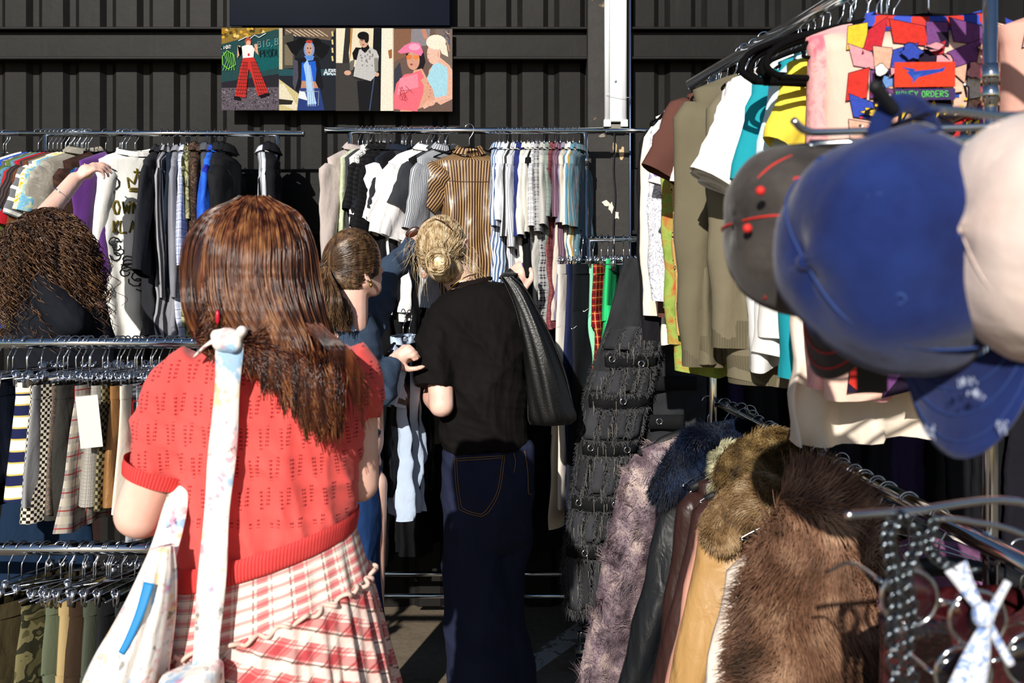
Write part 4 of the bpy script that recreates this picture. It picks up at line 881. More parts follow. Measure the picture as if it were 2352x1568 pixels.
# ---- big patched black denim with eyelets
def patched():
    Y = 3.55; r = empty('patchwork_trousers', P(1450, 580, Y), 0, 'frayed black patchwork denim trousers studded with silver eyelets', 'trousers', None)
    DN = [FB('#2a2b2e', wr=1.2, uv=False, mott=.5), FB('#37383c', wr=1.2, uv=False, mott=.5), FB('#131315', wr=1, uv=False, mott=.4)]
    rs = np.random.RandomState(8)
    def leg(ol, orr, ys, name, yo=0):
        m = MB(); G = []; n = 44
        for j in range(n):
            t = j / (n - 1) * (len(ys) - 1); i = min(int(t), len(ys) - 2); f = t - i
            y = ys[i] * (1 - f) + ys[i + 1] * f; l = ol[i] * (1 - f) + ol[i + 1] * f; rg = orr[i] * (1 - f) + orr[i + 1] * f
            row = []
            for k in range(40):
                a = k / 40 * 2 * PI; xx = (l + rg) / 2 + (rg - l) / 2 * math.cos(a); q = P(xx, y, Y + yo)
                row.append((q.x, q.y + .055 * math.sin(a) + .012 * math.sin(a * 5 + j * .22) + .006 * math.sin(j * 1.1 + a * 3), q.z))
            G.append(row)
        m.grid(np.array(G), True, False, False); return m.build(name, DN[0], r, True, True)
    ys = [592, 700, 800, 900, 1000, 1100, 1200, 1300, 1392]
    leg([1432, 1405, 1375, 1345, 1330, 1318, 1305, 1290, 1300], [1560, 1545, 1515, 1490, 1470, 1445, 1430, 1420, 1402], ys, 'leg')
    leg([1440, 1440, 1450, 1455, 1462], [1600, 1610, 1622, 1622, 1560], [592, 720, 850, 960, 1060], 'leg', .10)
    # strips and patches
    def sheet(pts, mat, name, yy, w_=None):
        m = MB(); front = [tuple(P(a, b, yy)) for a, b in pts]; back = [(x, y + .004, z) for x, y, z in front]; k = len(pts)
        m.add(front + back, [tuple(range(k)), tuple(range(k, 2 * k))[::-1]] + [(i, (i + 1) % k, k + (i + 1) % k, k + i) for i in range(k)]); return m.build(name, mat, r, False, True)
    bands = [((1385, 1505), 822), ((1350, 1490), 915), ((1335, 1462), 1021), ((1312, 1440), 1145), ((1300, 1430), 1252)]
    LX = lambda y: np.interp(y, ys, [1432, 1405, 1375, 1345, 1330, 1318, 1305, 1290, 1300]); RX = lambda y: np.interp(y, ys, [1560, 1545, 1515, 1490, 1470, 1445, 1430, 1420, 1402])
    def at(px, py, out=.058):  # point on the bulging front of the left leg
        c_ = (LX(py) + RX(py)) / 2; h = (RX(py) - LX(py)) / 2; q = min(abs(px - c_) / h, .97); return tuple(P(px, py, Y) + Vector((0, -(out + .012) * math.sqrt(1 - q * q) - .012, 0)))
    FR = []
    for (a, b), y in bands:
        m = MB(); G = []
        for k in range(24):
            x = a + (b - a) * k / 23; wob = 3 * math.sin(k * .9 + y); G.append([at(x, y - 17 + wob), at(x, y + wob), at(x, y + 17 + wob)])
        m.grid(np.array(G).transpose(1, 0, 2), False); o_ = m.build('strap', DN[2], r, True, True); so = o_.modifiers.new('s', 'SOLIDIFY'); so.thickness = .006; so.offset = 1
        for e in (-17, 17):
            for k in range(150):
                x = a + (b - a) * rs.rand(); q = np.array(at(x, y + e, .062)); dz = np.array([rs.uniform(-.012, .012), -.006, rs.uniform(-.018, .012)]); FR.append([q, q + dz * .5, q + dz + [0, 0, -.004]])
    # vertical raw-edged patches
    pi = 0
    for row in range(len(bands) + 1):
        y0 = 640 + 0 if row == 0 else bands[row - 1][1] + 20; y1 = bands[row][1] - 20 if row < len(bands) else 1385
        if row == 0: y0 = 745
        n = 4
        for k in range(n):
            ya, yb = y0 + rs.uniform(-4, 6), y1 + rs.uniform(-8, 8)
            xa = LX(y0) + (RX(y0) - LX(y0)) * (k + .12) / n; xb = LX(y1) + (RX(y1) - LX(y1)) * (k + .12) / n; wv = (RX(y0) - LX(y0)) / n * rs.uniform(.5, .85)
            m = MB(); G = []
            for j in range(7):
                t = j / 6; x = xa + (xb - xa) * t + rs.uniform(-2, 2); G.append([at(x + q * wv, ya + (yb - ya) * t) for q in (0, .33, .66, 1)])
            m.grid(np.array(G), False); o_ = m.build('patch', DN[pi % 3 if pi % 3 != 2 else 1], r, True, True); so = o_.modifiers.new('s', 'SOLIDIFY'); so.thickness = .004; so.offset = 1; pi += 1
            for e in (0, 1):
                for _ in range(70):
                    t = rs.rand(); x = xa + (xb - xa) * t + e * wv; q = np.array(at(x, ya + (yb - ya) * t, .062)); dz = np.array([rs.uniform(-.012, .012), -.005, rs.uniform(-.02, .006)]); FR.append([q, q + dz * .5, q + dz + [0, 0, -.004]])
    for _ in range(500):
        x = rs.uniform(1294, 1405); q = np.array(at(x, 1388 + rs.uniform(-6, 6), .05)); q[1] += rs.uniform(0, .09); dz = np.array([rs.uniform(-.012, .012), 0, -rs.uniform(.01, .045)]); FR.append([q, q + dz * .5, q + dz])
    for _ in range(900):
        s_ = rs.rand(); y = rs.uniform(800, 1390); x = (LX if s_ < .6 else RX)(y); q = np.array(tuple(P(x, y, Y))); dz = np.array([(-1 if s_ < .6 else 1) * rs.uniform(0, .016), -.01, rs.uniform(-.02, .01)]); FR.append([q, q + dz * .5, q + dz])
    strands(FR, .0011, .0006, simple('frayed_thread', '#454547', .9, var=.5, bscale=120), 'frayed_threads', r)
    PT_ = []
    for _ in range(90):
        y = rs.uniform(760, 1370); x = rs.uniform(LX(y) + 8, RX(y) - 8); L = rs.uniform(8, 34); PT_.append([at(x, y, .066), at(x + rs.normal() * .8, y + L / 2, .068), at(x + rs.normal() * .8, y + L, .066)])
    strands(PT_, .0014, .0009, simple('pale_thread', '#77736b', .9, var=.3), 'pale_thread', r)
    # right leg straps
    for y, a, b in ((968, 1490, 1570), (880, 1470, 1600)):
        m = MB(); G = [[tuple(P(a + (b - a) * k / 9, y + e, Y + .02)) for k in range(10)] for e in (-16, 0, 16)]; m.grid(np.array(G), False); o_ = m.build('strap', DN[2], r, True, True); o_.modifiers.new('s', 'SOLIDIFY').thickness = .006
    for (x, y) in ((1401, 819), (1466, 829), (1425, 913), (1353, 1019), (1435, 1023), (1327, 1144), (1408, 1146), (1340, 1253), (1412, 1252), (1514, 968)):
        q = at(x, y, .066) if y != 968 else tuple(P(x, y, Y + .012)); m = MB(); m.torus(q, .0105, .0034, (.1, -1, 0)); m.build('eyelet', CHROME, r, True, True)
    for k, x in enumerate((1440, 1560)):
        pass
    hanger('clip_hanger', (P(1490, 0, 3.56).x, 3.55, TZ - .006), R(8), 'steel clip hanger above the frayed patchwork trousers', 'hangers above the patchwork trousers')
    return r
patched()
# ---- right double rack, top rail
H4 = ('black velvet hanger with chrome hook, holding a top on the high right rail', 'velvet hangers on the high right rail')
def U(Y, rz, ds, mat, dx=0, hk='velvet_hanger', kind='top', where=', high right rail', **k):
    q = RR(Y, ZT, dx); g_, sf_ = garment(kind, ds + where, q, R(rz), mat, seed=int(Y * 97), **k)
    if hk: hanger(hk, q, R(rz), hlab(ds), H4[1])
    return g_, sf_
U(3.0, 12, 'long black top with a tan lace shoulder, farthest', FB('#17161a'), hw=.17, sl='long', slen=.62, kind='top', ln=.5, sang=3, dx=.03)
U(2.94, 8, 'cream long-sleeved top with a raw hem', FB('#efe3d0'), hw=.155, sl='long', slen=.55, ln=.66, sang=12, dx=.02, kind='long_sleeved_top')
U(2.88, 10, 'brown pinstriped top glimpsed behind white sleeves', FB('#5a3a30'), hw=.15, sl='long', slen=.55, ln=.6, sang=2, dx=.02)
U(2.82, 14, 'white top with a grey floral sleeve print', FB('#ecebee', 'print', '#9a9aaa', s=.03), hw=.155, sl='long', slen=.50, ln=.55, sang=12, dx=.01, th=.03)
U(2.74, 12, 'multicoloured floral tee', FB('#d8d0d8', 'floral', '#8a6a9a', s=.02), hw=.14, slen=.2, ln=.5, sang=10, dx=.01, kind='t_shirt')
U(2.66, 6, 'green tie-dye and camouflage long top', FB('#6d8a34', 'tie', '#94a850', '#b8442c', s=.07), hw=.165, sl='long', slen=.6, ln=.7, sang=3, dx=.01, kind='long_sleeved_top')
U(2.60, 4, 'tan leopard print top', FB('#c49a5c', 'leopard', '#d3ae72', '#17120e', s=.022), hw=.145, sl='long', slen=.58, ln=.68, sang=1, dx=.01)
U(2.54, 4, 'white lace camisole over black trim', FB('#e4e6ee', 'print', '#c4c8d8', s=.02), hw=.14, sl=None, ln=.55, dx=.0, kind='camisole')
U(2.5, 16, 'chocolate brown short-sleeved tee', FB('#5d3b33'), hw=.165, slen=.20, ln=.5, sang=26, dx=-.005, kind='t_shirt', th=.04, sthick=.04, sw=.085)
U(2.44, 8, 'white ringer tee with a grey line between brown and olive', FB('#f0efee'), hw=.155, slen=.2, ln=.58, sang=10, dx=.0, kind='t_shirt')
OL = FB('#6b6450'); OLH = FB('#645d4a', 'stripe_v', '#5a5342', s=.006)
U(2.36, 10, 'olive sweatshirt with ribbed cuffs, behind its twin', OL, hw=.185, sl='long', slen=.60, ln=.62, sang=5, dx=-.005, kind='sweatshirt', th=.04, hem=OLH, sthick=.04, sw=.085)
U(2.27, 14, 'olive sweatshirt with a wide ribbed hem, in front of its twin', FB('#746c58'), hw=.175, sl='long', slen=.55, ln=.66, sang=4, dx=.03, kind='sweatshirt', th=.045, hem=OLH, sthick=.04, sw=.085)
for i, (Y, d_, c0) in enumerate(((2.20, 'white oversized tee nearest the olive sweatshirts', '#f1efec'), (2.16, 'second white tee of the stacked pair', '#efece8'), (2.12, 'ivory tee with scalloped cuff in front of the white pair', '#f4efe8'))):
    U(Y, 18 - i * 2, d_, FB(c0), hw=.165, slen=.24, ln=.62 - .03 * i, sang=20 + i * 3, dx=.035, kind='t_shirt', th=.04, sthick=.045, sw=.085)
TEAL = FB('#1f96a4')
U(2.06, 14, 'teal and white baseball tee', TEAL, hw=.155, slen=.24, ln=.64, sang=20, dx=.055, kind='t_shirt', th=.04, sthick=.04, sw=.09, cmat=TEAL)
U(2.01, 16, 'pale sky blue tee', FB('#cfe6f2'), hw=.155, slen=.22, ln=.56, sang=20, dx=.065, kind='t_shirt', th=.04, sthick=.04, sw=.08)
U(1.95, 14, 'lemon yellow tee with a knotted sleeve', FB('#f3d94c'), hw=.16, slen=.18, ln=.63, sang=20, dx=.08, kind='t_shirt', th=.045, sthick=.045, sw=.08, amp=.02)
U(1.88, 8, 'beige long tee with a pale uneven hem', FB('#e8d9c8'), hw=.17, sl=None, ln=.72, dx=.07, kind='t_shirt', th=.04, flare=.25, amp=.02)
U(1.80, 8, 'rose pink sleeveless top', FB('#e58a94', 'tie', '#eeb4b0', '#d66e80', s=.06), hw=.16, sl=None, ln=.62, dx=.02, kind='vest_top', th=.04)
# comic-print vests: generic panels of figures and shapes, not any known picture
def comic(r, sf, seed, ln, plaque):
    rs = random.Random(seed); m = MB(); k = [0]; flat = [None]
    def pl(pts, col):
        k[0] += 1; m.poly([(flat[0] and (x, flat[0] - .00003 * k[0], z)) or sf(x, z, .003 + .00005 * k[0]) for x, z in pts], tuple(c * .8 for c in lin(col)[:3]) + (1,))
    cols = ['#d9392f', '#e8b39a', '#f0c83a', '#3a4fb4', '#7b4a86', '#e7a0a8', '#f2efe9', '#6f9ad8', '#c92f3c', '#e8b39a', '#e8b39a']
    def blob_(x, z, rx, rz_, c0, rim=True, n=14, w_=.3):
        ph_ = [rs.uniform(1 - w_, 1 + w_) for _ in range(n)]
        pts = lambda k_: [(x + rx * k_ * ph_[i] * math.cos(i / n * 6.283), z + rz_ * k_ * ph_[i] * math.sin(i / n * 6.283)) for i in range(n)]
        if rim: pl(pts(1.12), '#1a1722')
        pl(pts(1), c0)
    z = -.10
    while z > -.13 - ln:
        x = -.15; h_ = rs.uniform(.035, .07)
        while x < .13:
            w_ = rs.uniform(.03, .065); j = rs.uniform(-.012, .012); q = [(x, z + j), (min(x + w_, .15), z - j), (min(x + w_ + j, .15), z - h_), (x + j, z - h_ + j)]
            pl(q, '#2a2033'); pl([(a_ * .94 + (x + w_ / 2) * .06, b_ * .94 + (z - h_ / 2) * .06) for a_, b_ in q], rs.choice(cols)); x += w_
        z -= h_ * .96
    for i in range(70): blob_(rs.uniform(-.13, .13), rs.uniform(-.16 - ln * .8, -.12), rs.uniform(.006, .020), rs.uniform(.006, .018), rs.choice(cols))
    for i in range(12):   # hair-like swooshes beside a pale oval
        x, z = rs.uniform(-.11, .11), rs.uniform(-.14 - ln * .8, -.2); blob_(x, z, .026, .034, '#efc2a8', w_=.08)
        for e in range(4): pl([(x - .03 + e * .006, z + .04), (x - .022 + e * .006, z + .044), (x - .026 + e * .008, z), (x - .04 + e * .006, z - .035)], '#f6cf36' if e % 2 else '#1b1620')
        pl([(x + .002, z + .008), (x + .016, z + .01), (x + .016, z + .006), (x + .002, z + .003)], '#1b1620'); pl([(x + .006, z + .005), (x + .012, z + .005), (x + .012, z), (x + .006, z)], '#2c55b0'); pl([(x - .002, z - .02), (x + .012, z - .018), (x + .004, z - .026)], '#c2232f')
    for i in range(160): x, z = rs.uniform(-.14, .13), -.2 - rs.random() * (ln - .1); L = rs.uniform(.0015, .003); pl([(x + L * math.cos(t), z + L * math.sin(t)) for t in (0, 1.2, 2.5, 3.8, 5)], rs.choice(['#ffffff', '#c8323c', '#2b2b60', '#f0c83a', '#1a1722']))
    if plaque:
        x0_, z0_ = plaque; flat[0] = min(sf(x0_ + a_, z0_ - b_, 0)[1] for a_ in (0, .03, .06, .1) for b_ in (0, .03, .064)) - .018; pl([(x0_, z0_), (x0_ + .10, z0_), (x0_ + .10, z0_ - .042), (x0_, z0_ - .042)], '#e3452c')
        pl([(x0_ + .02, z0_ - .016), (x0_ + .075, z0_ - .012), (x0_ + .085, z0_ - .008), (x0_ + .08, z0_ - .016), (x0_ + .03, z0_ - .028)], '#2f4fb0'); pl([(x0_ + .012, z0_ - .008), (x0_ + .035, z0_ - .012), (x0_ + .03, z0_ - .018)], '#2f4fb0'); pl([(x0_ + .03, z0_ - .022), (x0_ + .045, z0_ - .02), (x0_ + .03, z0_ - .036)], '#3f62c0')
        pl([(x0_, z0_ - .045), (x0_ + .10, z0_ - .045), (x0_ + .10, z0_ - .064), (x0_, z0_ - .064)], '#4a3a6a')
        for st in txt('MONEY', x0_ + .003, z0_ - .049, .0075, .010) + txt('ORDERS', x0_ + .045, z0_ - .049, .0075, .010):
            for (a, b), (c_, d_) in zip(st[:-1], st[1:]):
                L = math.hypot(c_ - a, d_ - b) or 1; nx, nz_ = -(d_ - b) / L * .0007, (c_ - a) / L * .0007; pl([(a + nx, b + nz_), (c_ + nx, d_ + nz_), (c_ - nx, d_ - nz_), (a - nx, b - nz_)], '#5fd05a')
    return m.build('printed_panels', vcol_mat('cloth_print', .8), r)
PK = FB('#ecc2b0')
g, sf = U(1.76, -4, 'comic-panel print vest with a red scooped neckline', PK, hw=.20, sl=None, ln=.62, dx=.075, kind='vest_top', th=.045, neck=.10, nz=-.09, collar='crew', cmat=FB('#c9382e', 'stripe_v', '#3a4fb4', s=.05), slope=.25, scoop=.09)
comic(g, sf, 4, .60, (-.085, -.176))
g, sf = U(1.68, 2, 'second comic-print vest, partly cut off by the chrome post', FB('#dda898'), hw=.19, sl=None, ln=.52, dx=.33, kind='vest_top', th=.045, slope=.3)
comic(g, sf, 9, .50, None)
for i, (Y, dx_, rz_) in enumerate(((1.86, -.02, 10), (1.83, -.0, -3), (1.80, .01, 6), (1.84, .02, 2))):
    hanger('broad_hanger', RR(Y, ZT, dx_), R(rz_), 'empty broad black velvet hanger looped over the yellow tee', 'empty hangers over the yellow tee')
HB = ('black velvet hanger crowded between the tops on the high right rail', 'spare velvet hangers on the high right rail')
for i in range(13): Y = 2.93 - i * .082 + rnd.uniform(-.02, .02); hanger('velvet_hanger', RR(Y, ZT, .02), R(8 + rnd.uniform(-4, 4)), *HB)
# ---- right double rack, lower rail: coats
H5 = ('black coat hanger with a chrome hook on the lower right rail', 'coat hangers on the lower right rail')
def fur_mesh(base, n, L, mat, name, parent, seed=0, down=.7, clump=.35, r0=.0011, scale=18, K=5):
    rs = np.random.RandomState(seed); me = base.data; me.calc_loop_triangles(); nt = len(me.loop_triangles)
    ti = np.zeros(nt * 3, dtype=np.int32); me.loop_triangles.foreach_get('vertices', ti); ti = ti.reshape(-1, 3)
    co = np.zeros(len(me.vertices) * 3, dtype=np.float32); me.vertices.foreach_get('co', co); co = co.reshape(-1, 3)
    vn = np.zeros(len(me.vertices) * 3, dtype=np.float32); me.vertices.foreach_get('normal', vn); vn = vn.reshape(-1, 3)
    A_, B_, C_ = co[ti[:, 0]], co[ti[:, 1]], co[ti[:, 2]]; ar = np.linalg.norm(np.cross(B_ - A_, C_ - A_), axis=1); k = rs.choice(nt, n, p=ar / ar.sum())
    u, v = rs.rand(n), rs.rand(n); f = u + v > 1; u[f], v[f] = 1 - u[f], 1 - v[f]
    p = A_[k] + (B_[k] - A_[k]) * u[:, None] + (C_[k] - A_[k]) * v[:, None]; nr = vn[ti[k, 0]] * (1 - u - v)[:, None] + vn[ti[k, 1]] * u[:, None] + vn[ti[k, 2]] * v[:, None]
    q = p * scale; cl = np.stack([np.sin(q[:, 1] * 1.7 + np.sin(q[:, 2] * 1.3) * 2), np.sin(q[:, 0] * 1.9 + q[:, 2] * 1.1), np.sin(q[:, 0] * 1.3 + np.sin(q[:, 1] * 2.1) * 2)], 1)
    d0 = nr * .9 + cl * clump + rs.normal(0, .12, (n, 3)); d0 /= np.linalg.norm(d0, axis=1)[:, None]
    d1 = nr * .35 + np.array([0, 0, -down]) + cl * clump * 1.6 + rs.normal(0, .18, (n, 3)); d1 /= np.linalg.norm(d1, axis=1)[:, None]
    ln = L * rs.uniform(.6, 1.1, n)[:, None]; out = []
    for t in np.linspace(0, 1, K): out.append(p - nr * .002 + d0 * ln * (t - t * t / 2) + d1 * ln * t * t / 2)
    return strands(np.stack(out, 1), r0, r0 * .15, mat, name, parent, world=False)
def coat(Y, rz, ds, mat, dx=0, fur=None, furm=None, L=.03, n=9000, **k):
    q = RR(Y, ZB, .062 + dx); kw = dict(hw=.21, th=.05, ln=.85, sl='long', slen=.62, sang=12, sthick=.05, sw=.085, amp=.014, kind='coat', nu=76, keep=True); kw.update(k); kd = kw.pop('kind')
    g_, sf_ = garment(kd, ds, q, R(rz), mat, seed=int(Y * 31), **kw); hanger('coat_hanger', q, R(rz), hlab(ds), H5[1])
    if fur:
        for ch in _kids[g_.name]:
            if fur == 'all' or ch.name.split('.')[0] in fur: fur_mesh(ch, n if ch.name.startswith('body') else int(n * .55), L, furm, 'fur', ch, seed=int(Y * 7), down=.45, clump=.7, r0=.0017, scale=26)
    return g_, sf_
def furmat(name, a, b, c, sc_=9):
    t = NT(name); co = t.n('TexCoord'); t.l(t.ramp(t.noise(co.outputs['Object'], sc_, 4, .6), [(.32, lin(a)), (.5, lin(b)), (.68, lin(c))]), t.b.inputs['Base Color'])
    t.b.inputs['Roughness'].default_value = .5; t.b.inputs['Specular IOR Level'].default_value = .35; return t.m
LIL = furmat('lilac_fur', '#3d3238', '#7a6870', '#b5a19a', 14)
coat(2.93, 8, 'long lilac-grey fur coat, farthest on the lower right rail', LIL, fur='all', furm=LIL, L=.055, n=22000, sang=17, ln=.92, slen=.84, dx=-.035, th=.06, sw=.09, sthick=.055)
NVY = furmat('navy_fur', '#070a14', '#101a30', '#22324e', 20); BLF = furmat('black_fur', '#060607', '#121214', '#262729', 20)
LEA = lambda c, v=.25: fabric(c, rough=.38, wr=1.3, mott=v, spec=.35, uv=False)
coat(2.80, 8, 'aubergine leather coat with a navy fur collar', LEA('#2a1a28'), collar='hood', cmat=NVY, fur=('hood',), furm=NVY, n=5000, sang=13, dx=.02, hw=.19)
coat(2.76, 6, 'dark blue-black leather coat', LEA('#171c26'), sang=14, dx=.03, collar='hood', cmat=NVY, fur=('hood',), furm=NVY, n=5000, hw=.18)
coat(2.68, 8, 'black leather coat with a thick black fur collar', LEA('#1b1d20'), sang=14, dx=.01, collar='hood', cmat=BLF, fur=('hood',), furm=BLF, n=6000, hw=.20)
coat(2.52, 10, 'dark brown glossy leather coat', LEA('#331f1c'), sang=15, dx=.0, collar='shirt', hw=.20)
coat(2.42, 10, 'second brown leather coat with a pale curly collar', LEA('#3d2622'), sang=15, dx=.01, hw=.195)
coat(2.32, 12, 'salmon pink thin jacket between brown and tan leather', FB('#d59a86', rough=.5), sang=14, dx=.0, hw=.215, kind='jacket')
TF = furmat('tan_fur', '#6b5034', '#a08058', '#cdb492', 22)
coat(2.26, 12, 'tan leather coat with a thick sandy fur collar', LEA('#b58d58', .15), sang=14, dx=.0, hw=.225)
coat(2.14, 10, 'chocolate suede coat behind the cream one', LEA('#4a2f24'), sang=12, dx=.02, hw=.18)
coat(2.03, 14, 'cream quilted satin coat', FB('#eadccd', rough=.45, wr=1.2), sang=20, dx=.0, hw=.225, sw=.1)
coat(1.93, 12, 'dusty purple suede jacket', FB('#6d4462', 'tie', '#7d5474', '#593450', s=.05), sang=12, dx=.0, hw=.235, kind='jacket')
HR = ('bare chrome-hooked hanger on the lower right rail', 'bare hangers on the lower right rail')
for i in range(12): Y = 2.9 - i * .10 + rnd.uniform(-.02, .02); hanger('wire_hanger', RR(Y, ZB, .062), R(rnd.uniform(-8, 14)), *HR)
# loose fur collars laid on the coats' shoulders
def fur_blob(name, label, cat, prims, mat, n, L, seed, group=None, **k):
    r = empty(name, prims[0][1], 0, label, cat, group); m = MB()
    for pr in prims:
        if pr[0] == 'c': m.cap(pr[1], pr[2], pr[3], pr[4])
        else: m.ell(pr[1], pr[2])
    b = remesh(m, .015, 4, 'pelt', mat, r); fur_mesh(b, n, L, mat, 'fur', b, seed, **k); return r
GRF = furmat('pale_curly_fur', '#8a8668', '#b8b392', '#dcd8bc', 40); GDF = furmat('golden_fur', '#3a2a18', '#7a6038', '#b39a6a', 26)
BRF = furmat('brown_fur', '#46301f', '#85604a', '#c09a7c', 11)
fur_blob('fur_collar', 'navy-black fur collar arching over the leather coats', 'fur collar', [('c', P(1525, 1120, 2.62), .035, P(1600, 1030, 2.62), .05), ('c', P(1600, 1030, 2.62), .05, P(1690, 1010, 2.66), .05)], NVY, 9000, .04, 3)
fur_blob('fur_collar', 'pale sage curly fur collar beside the golden one', 'fur collar', [('c', P(1652, 1110, 2.44), .028, P(1672, 1045, 2.44), .034)], GRF, 5000, .022, 4, clump=.8, scale=60)
fur_blob('fur_collar', 'golden brown shaggy fur collar over the tan coat', 'fur collar', [('c', P(1695, 1080, 2.3), .05, P(1770, 1045, 2.28), .055), ('c', P(1770, 1045, 2.28), .055, P(1850, 1075, 2.25), .05), ('c', P(1740, 1110, 2.24), .05, P(1840, 1140, 2.2), .06)], GDF, 11000, .035, 5)
fur_blob('fur_collar', 'sandy fluffy fur collar drooping onto the tan coat', 'fur collar', [('c', P(1668, 1170, 2.15), .035, P(1655, 1215, 2.12), .035), ('c', P(1668, 1170, 2.15), .035, P(1740, 1140, 2.1), .05)], TF, 8000, .032, 6)
fur_blob('fur_coat', 'huge shaggy warm brown fur coat, nearest on the lower right rail', 'fur coat',
         [('c', P(1860, 1225, 1.62), .055, P(1845, 1560, 1.60), .085), ('c', P(1870, 1170, 1.66), .045, P(1950, 1250, 1.7), .05), ('c', P(1905, 1270, 1.66), .06, P(1890, 1620, 1.62), .09), ('c', P(1865, 1560, 1.6), .10, P(1865, 1800, 1.6), .11)], BRF, 26000, .075, 7, down=.5, clump=.55, scale=11, r0=.0016, K=6)
hanger('coat_hanger', RR(1.70, ZB, .062), R(4), 'hanger carrying the huge shaggy warm brown fur coat', H5[1])
coat(1.52, 6, 'cream fur-trimmed jacket glimpsed behind the chain', FB('#d8c4b0'), dx=.03, hw=.15, kind='jacket', ln=.35, slen=.3)
coat(1.42, 4, 'glossy burgundy sequinned top behind the chain', simple('burgundy_sequins', '#3a1216', .18, 0, .8, 1.2, 90, .5), dx=.04, hw=.18, kind='top', ln=.6, sang=8)

# ---- left front rack
H6 = ('steel clip hanger holding a skirt on the upper left front rail', 'clip hangers on the upper left front rail')
def K(px, rz, ds, mat, **k):
    loc = (wx(px, LY), LY, LZ + .002); o = skirt(ds, loc, R(rz), mat, seed=int(px) + 3, **k); hanger('clip_hanger', loc, R(rz), hlab(ds), H6[1]); return o
K(18, 72, 'black pleated skirt at the left edge of the front rail', FB('#101014'), ln=.38)
K(63, 70, 'dark navy denim skirt beside the striped one', FB('#141b2c'), ln=.30)
K(146, 50, 'navy and white banded skirt with gold lines', FB('#e8e4da', 'stripe_hc', '#1c2148', '#c8b060', s=.062), ln=.35, hw=.13, th=.03)
K(156, 84, 'plain grey flannel skirt behind the striped one', FB('#8d8e90'), ln=.34)
K(190, 66, 'black and cream dogtooth skirt with a black belt', FB('#d4cbb8', 'check', '#1c1a1a', s=.008), ln=.39, wmat=FB('#cfc6b2', 'check', '#1c1a1a', s=.008), th=.03)
K(208, 80, 'grey-brown skirt with faint bronze sprigs', FB('#57504c', 'print', '#86705c', s=.02), ln=.36)
K(236, 72, 'charcoal textured denim skirt', FB('#33322f', wr=1.2, mott=.4), ln=.38, th=.024)
K(270, 74, 'red-lined grey tartan skirt with a flared hem', FB('#8d8684', 'plaid', '#d6ccb8', '#a03030', s=.045), ln=.41, flare=.5)
K(293, 80, 'glen check grey skirt with a black band', FB('#b9b4ac', 'plaid', '#77726c', '#3a3836', s=.009), ln=.34, hw=.165, th=.028)
K(310, 82, 'olive dogtooth skirt behind the glen check one', FB('#8c8260', 'check', '#2c2a20', s=.009), ln=.35)
K(326, 84, 'caramel leather skirt on the upper front rail', LEA('#8a6238', .15), ln=.34, th=.02)
K(346, 84, 'cream cotton skirt beside the caramel leather one', FB('#e3d8c6'), ln=.36)
K(366, 72, 'black tartan skirt with red lines and grey waistband', FB('#232326', 'plaid', '#3b3b42', '#a82828', s=.06), ln=.36, hw=.15, wmat=FB('#8a8e94', 'stripe_h', '#4a4c52', s=.012), th=.025)
K(386, 82, 'steel grey plaid skirt peeking out behind the black tartan', FB('#6f747c', 'plaid', '#a5aab2', '#3b3f46', s=.03), ln=.44)
K(406, 74, 'scarlet and white tartan skirt', FB('#c8202c', 'plaid', '#e9dcd6', '#27305e', s=.05), ln=.30, hw=.16, wmat=FB('#c41e28'), th=.025)
K(448, 82, 'scarlet pleated skirt next to the red shoulder', FB('#b81e26'), ln=.25)
tagm = MB(); q = P(205, 968, 2.58); tagm.box(q, (.058, .002, .135), Matrix.Rotation(R(-6), 3, 'Y')); tag(tagm.build('price_card', simple('white_card', '#cdcdca', .7, var=.02), smooth=False), 'blank white card hanging among the grey skirts', 'card')
HX = ('empty clip hanger crowded on the upper left front rail', 'empty clip hangers on the upper left front rail')
for px in list(range(-10, 480, 36)): hanger('clip_hanger', (wx(px + rnd.uniform(-5, 5), LY), LY, LZ + .002), R(rnd.uniform(35, 100)), *HX, tilt=rnd.uniform(-.1, .1))
# jeans hanging below the skirts on the far side
loc = (wx(95, 2.95), 2.98, 1.02); trousers('faded blue jeans hanging behind the skirts, lower left', loc, R(12), FB('#142840', wr=1), hw=.12, ln=.8, leg=.075, name='jeans')
# ---- lower rail
H7 = ('steel clip hanger holding trousers on the lowest left rail', 'clip hangers on the lowest left rail')
def L7(px, rz, ds, mat, dz=0, **k):
    loc = (wx(px, MY), MY, MZ + .002); trousers(ds, loc, R(rz), mat, seed=int(px) + 3, **k); hanger('clip_hanger', loc, R(rz), hlab(ds), H7[1])
L7(50, 64, 'dark olive cargo trousers at the left edge', FB('#38331f', wr=1), hw=.16, th=.03, leg=.11)
L7(105, 62, 'brown-olive canvas trousers, large and nearest the edge', FB('#453c28', wr=1), hw=.17, th=.035, leg=.12)
L7(165, 69, 'camouflage trousers on the lowest rail', FB('#4d4a30', 'camo', '#2a2a1c', '#6e6848', s=.06), hw=.16, th=.02)
L7(195, 66, 'sage green cotton trousers on the lowest rail', FB('#5c6450'), hw=.12, th=.02)
L7(220, 69, 'khaki chinos with a folded waist', FB('#ab9468'), hw=.12, th=.025)
L7(250, 69, 'dark brown corduroy trousers', FB('#382a1e'), hw=.13, th=.025)
L7(280, 69, 'grey-green twill trousers on the lowest rail', FB('#474c40'), hw=.13, th=.02)
L7(310, 69, 'black cotton trousers on the lowest rail', FB('#1b1c1e'), hw=.13, th=.02)
L7(345, 72, 'dark slate trousers hanging nearest the painted tote', FB('#24272a'), hw=.13, th=.02)
for px in (20, 85, 140, 160, 190, 215, 245, 255, 280): hanger('clip_hanger', (wx(px, MY), MY, MZ + .002), R(rnd.uniform(25, 75)), 'empty clip hanger on the lowest left rail', 'empty clip hangers on the lowest left rail')
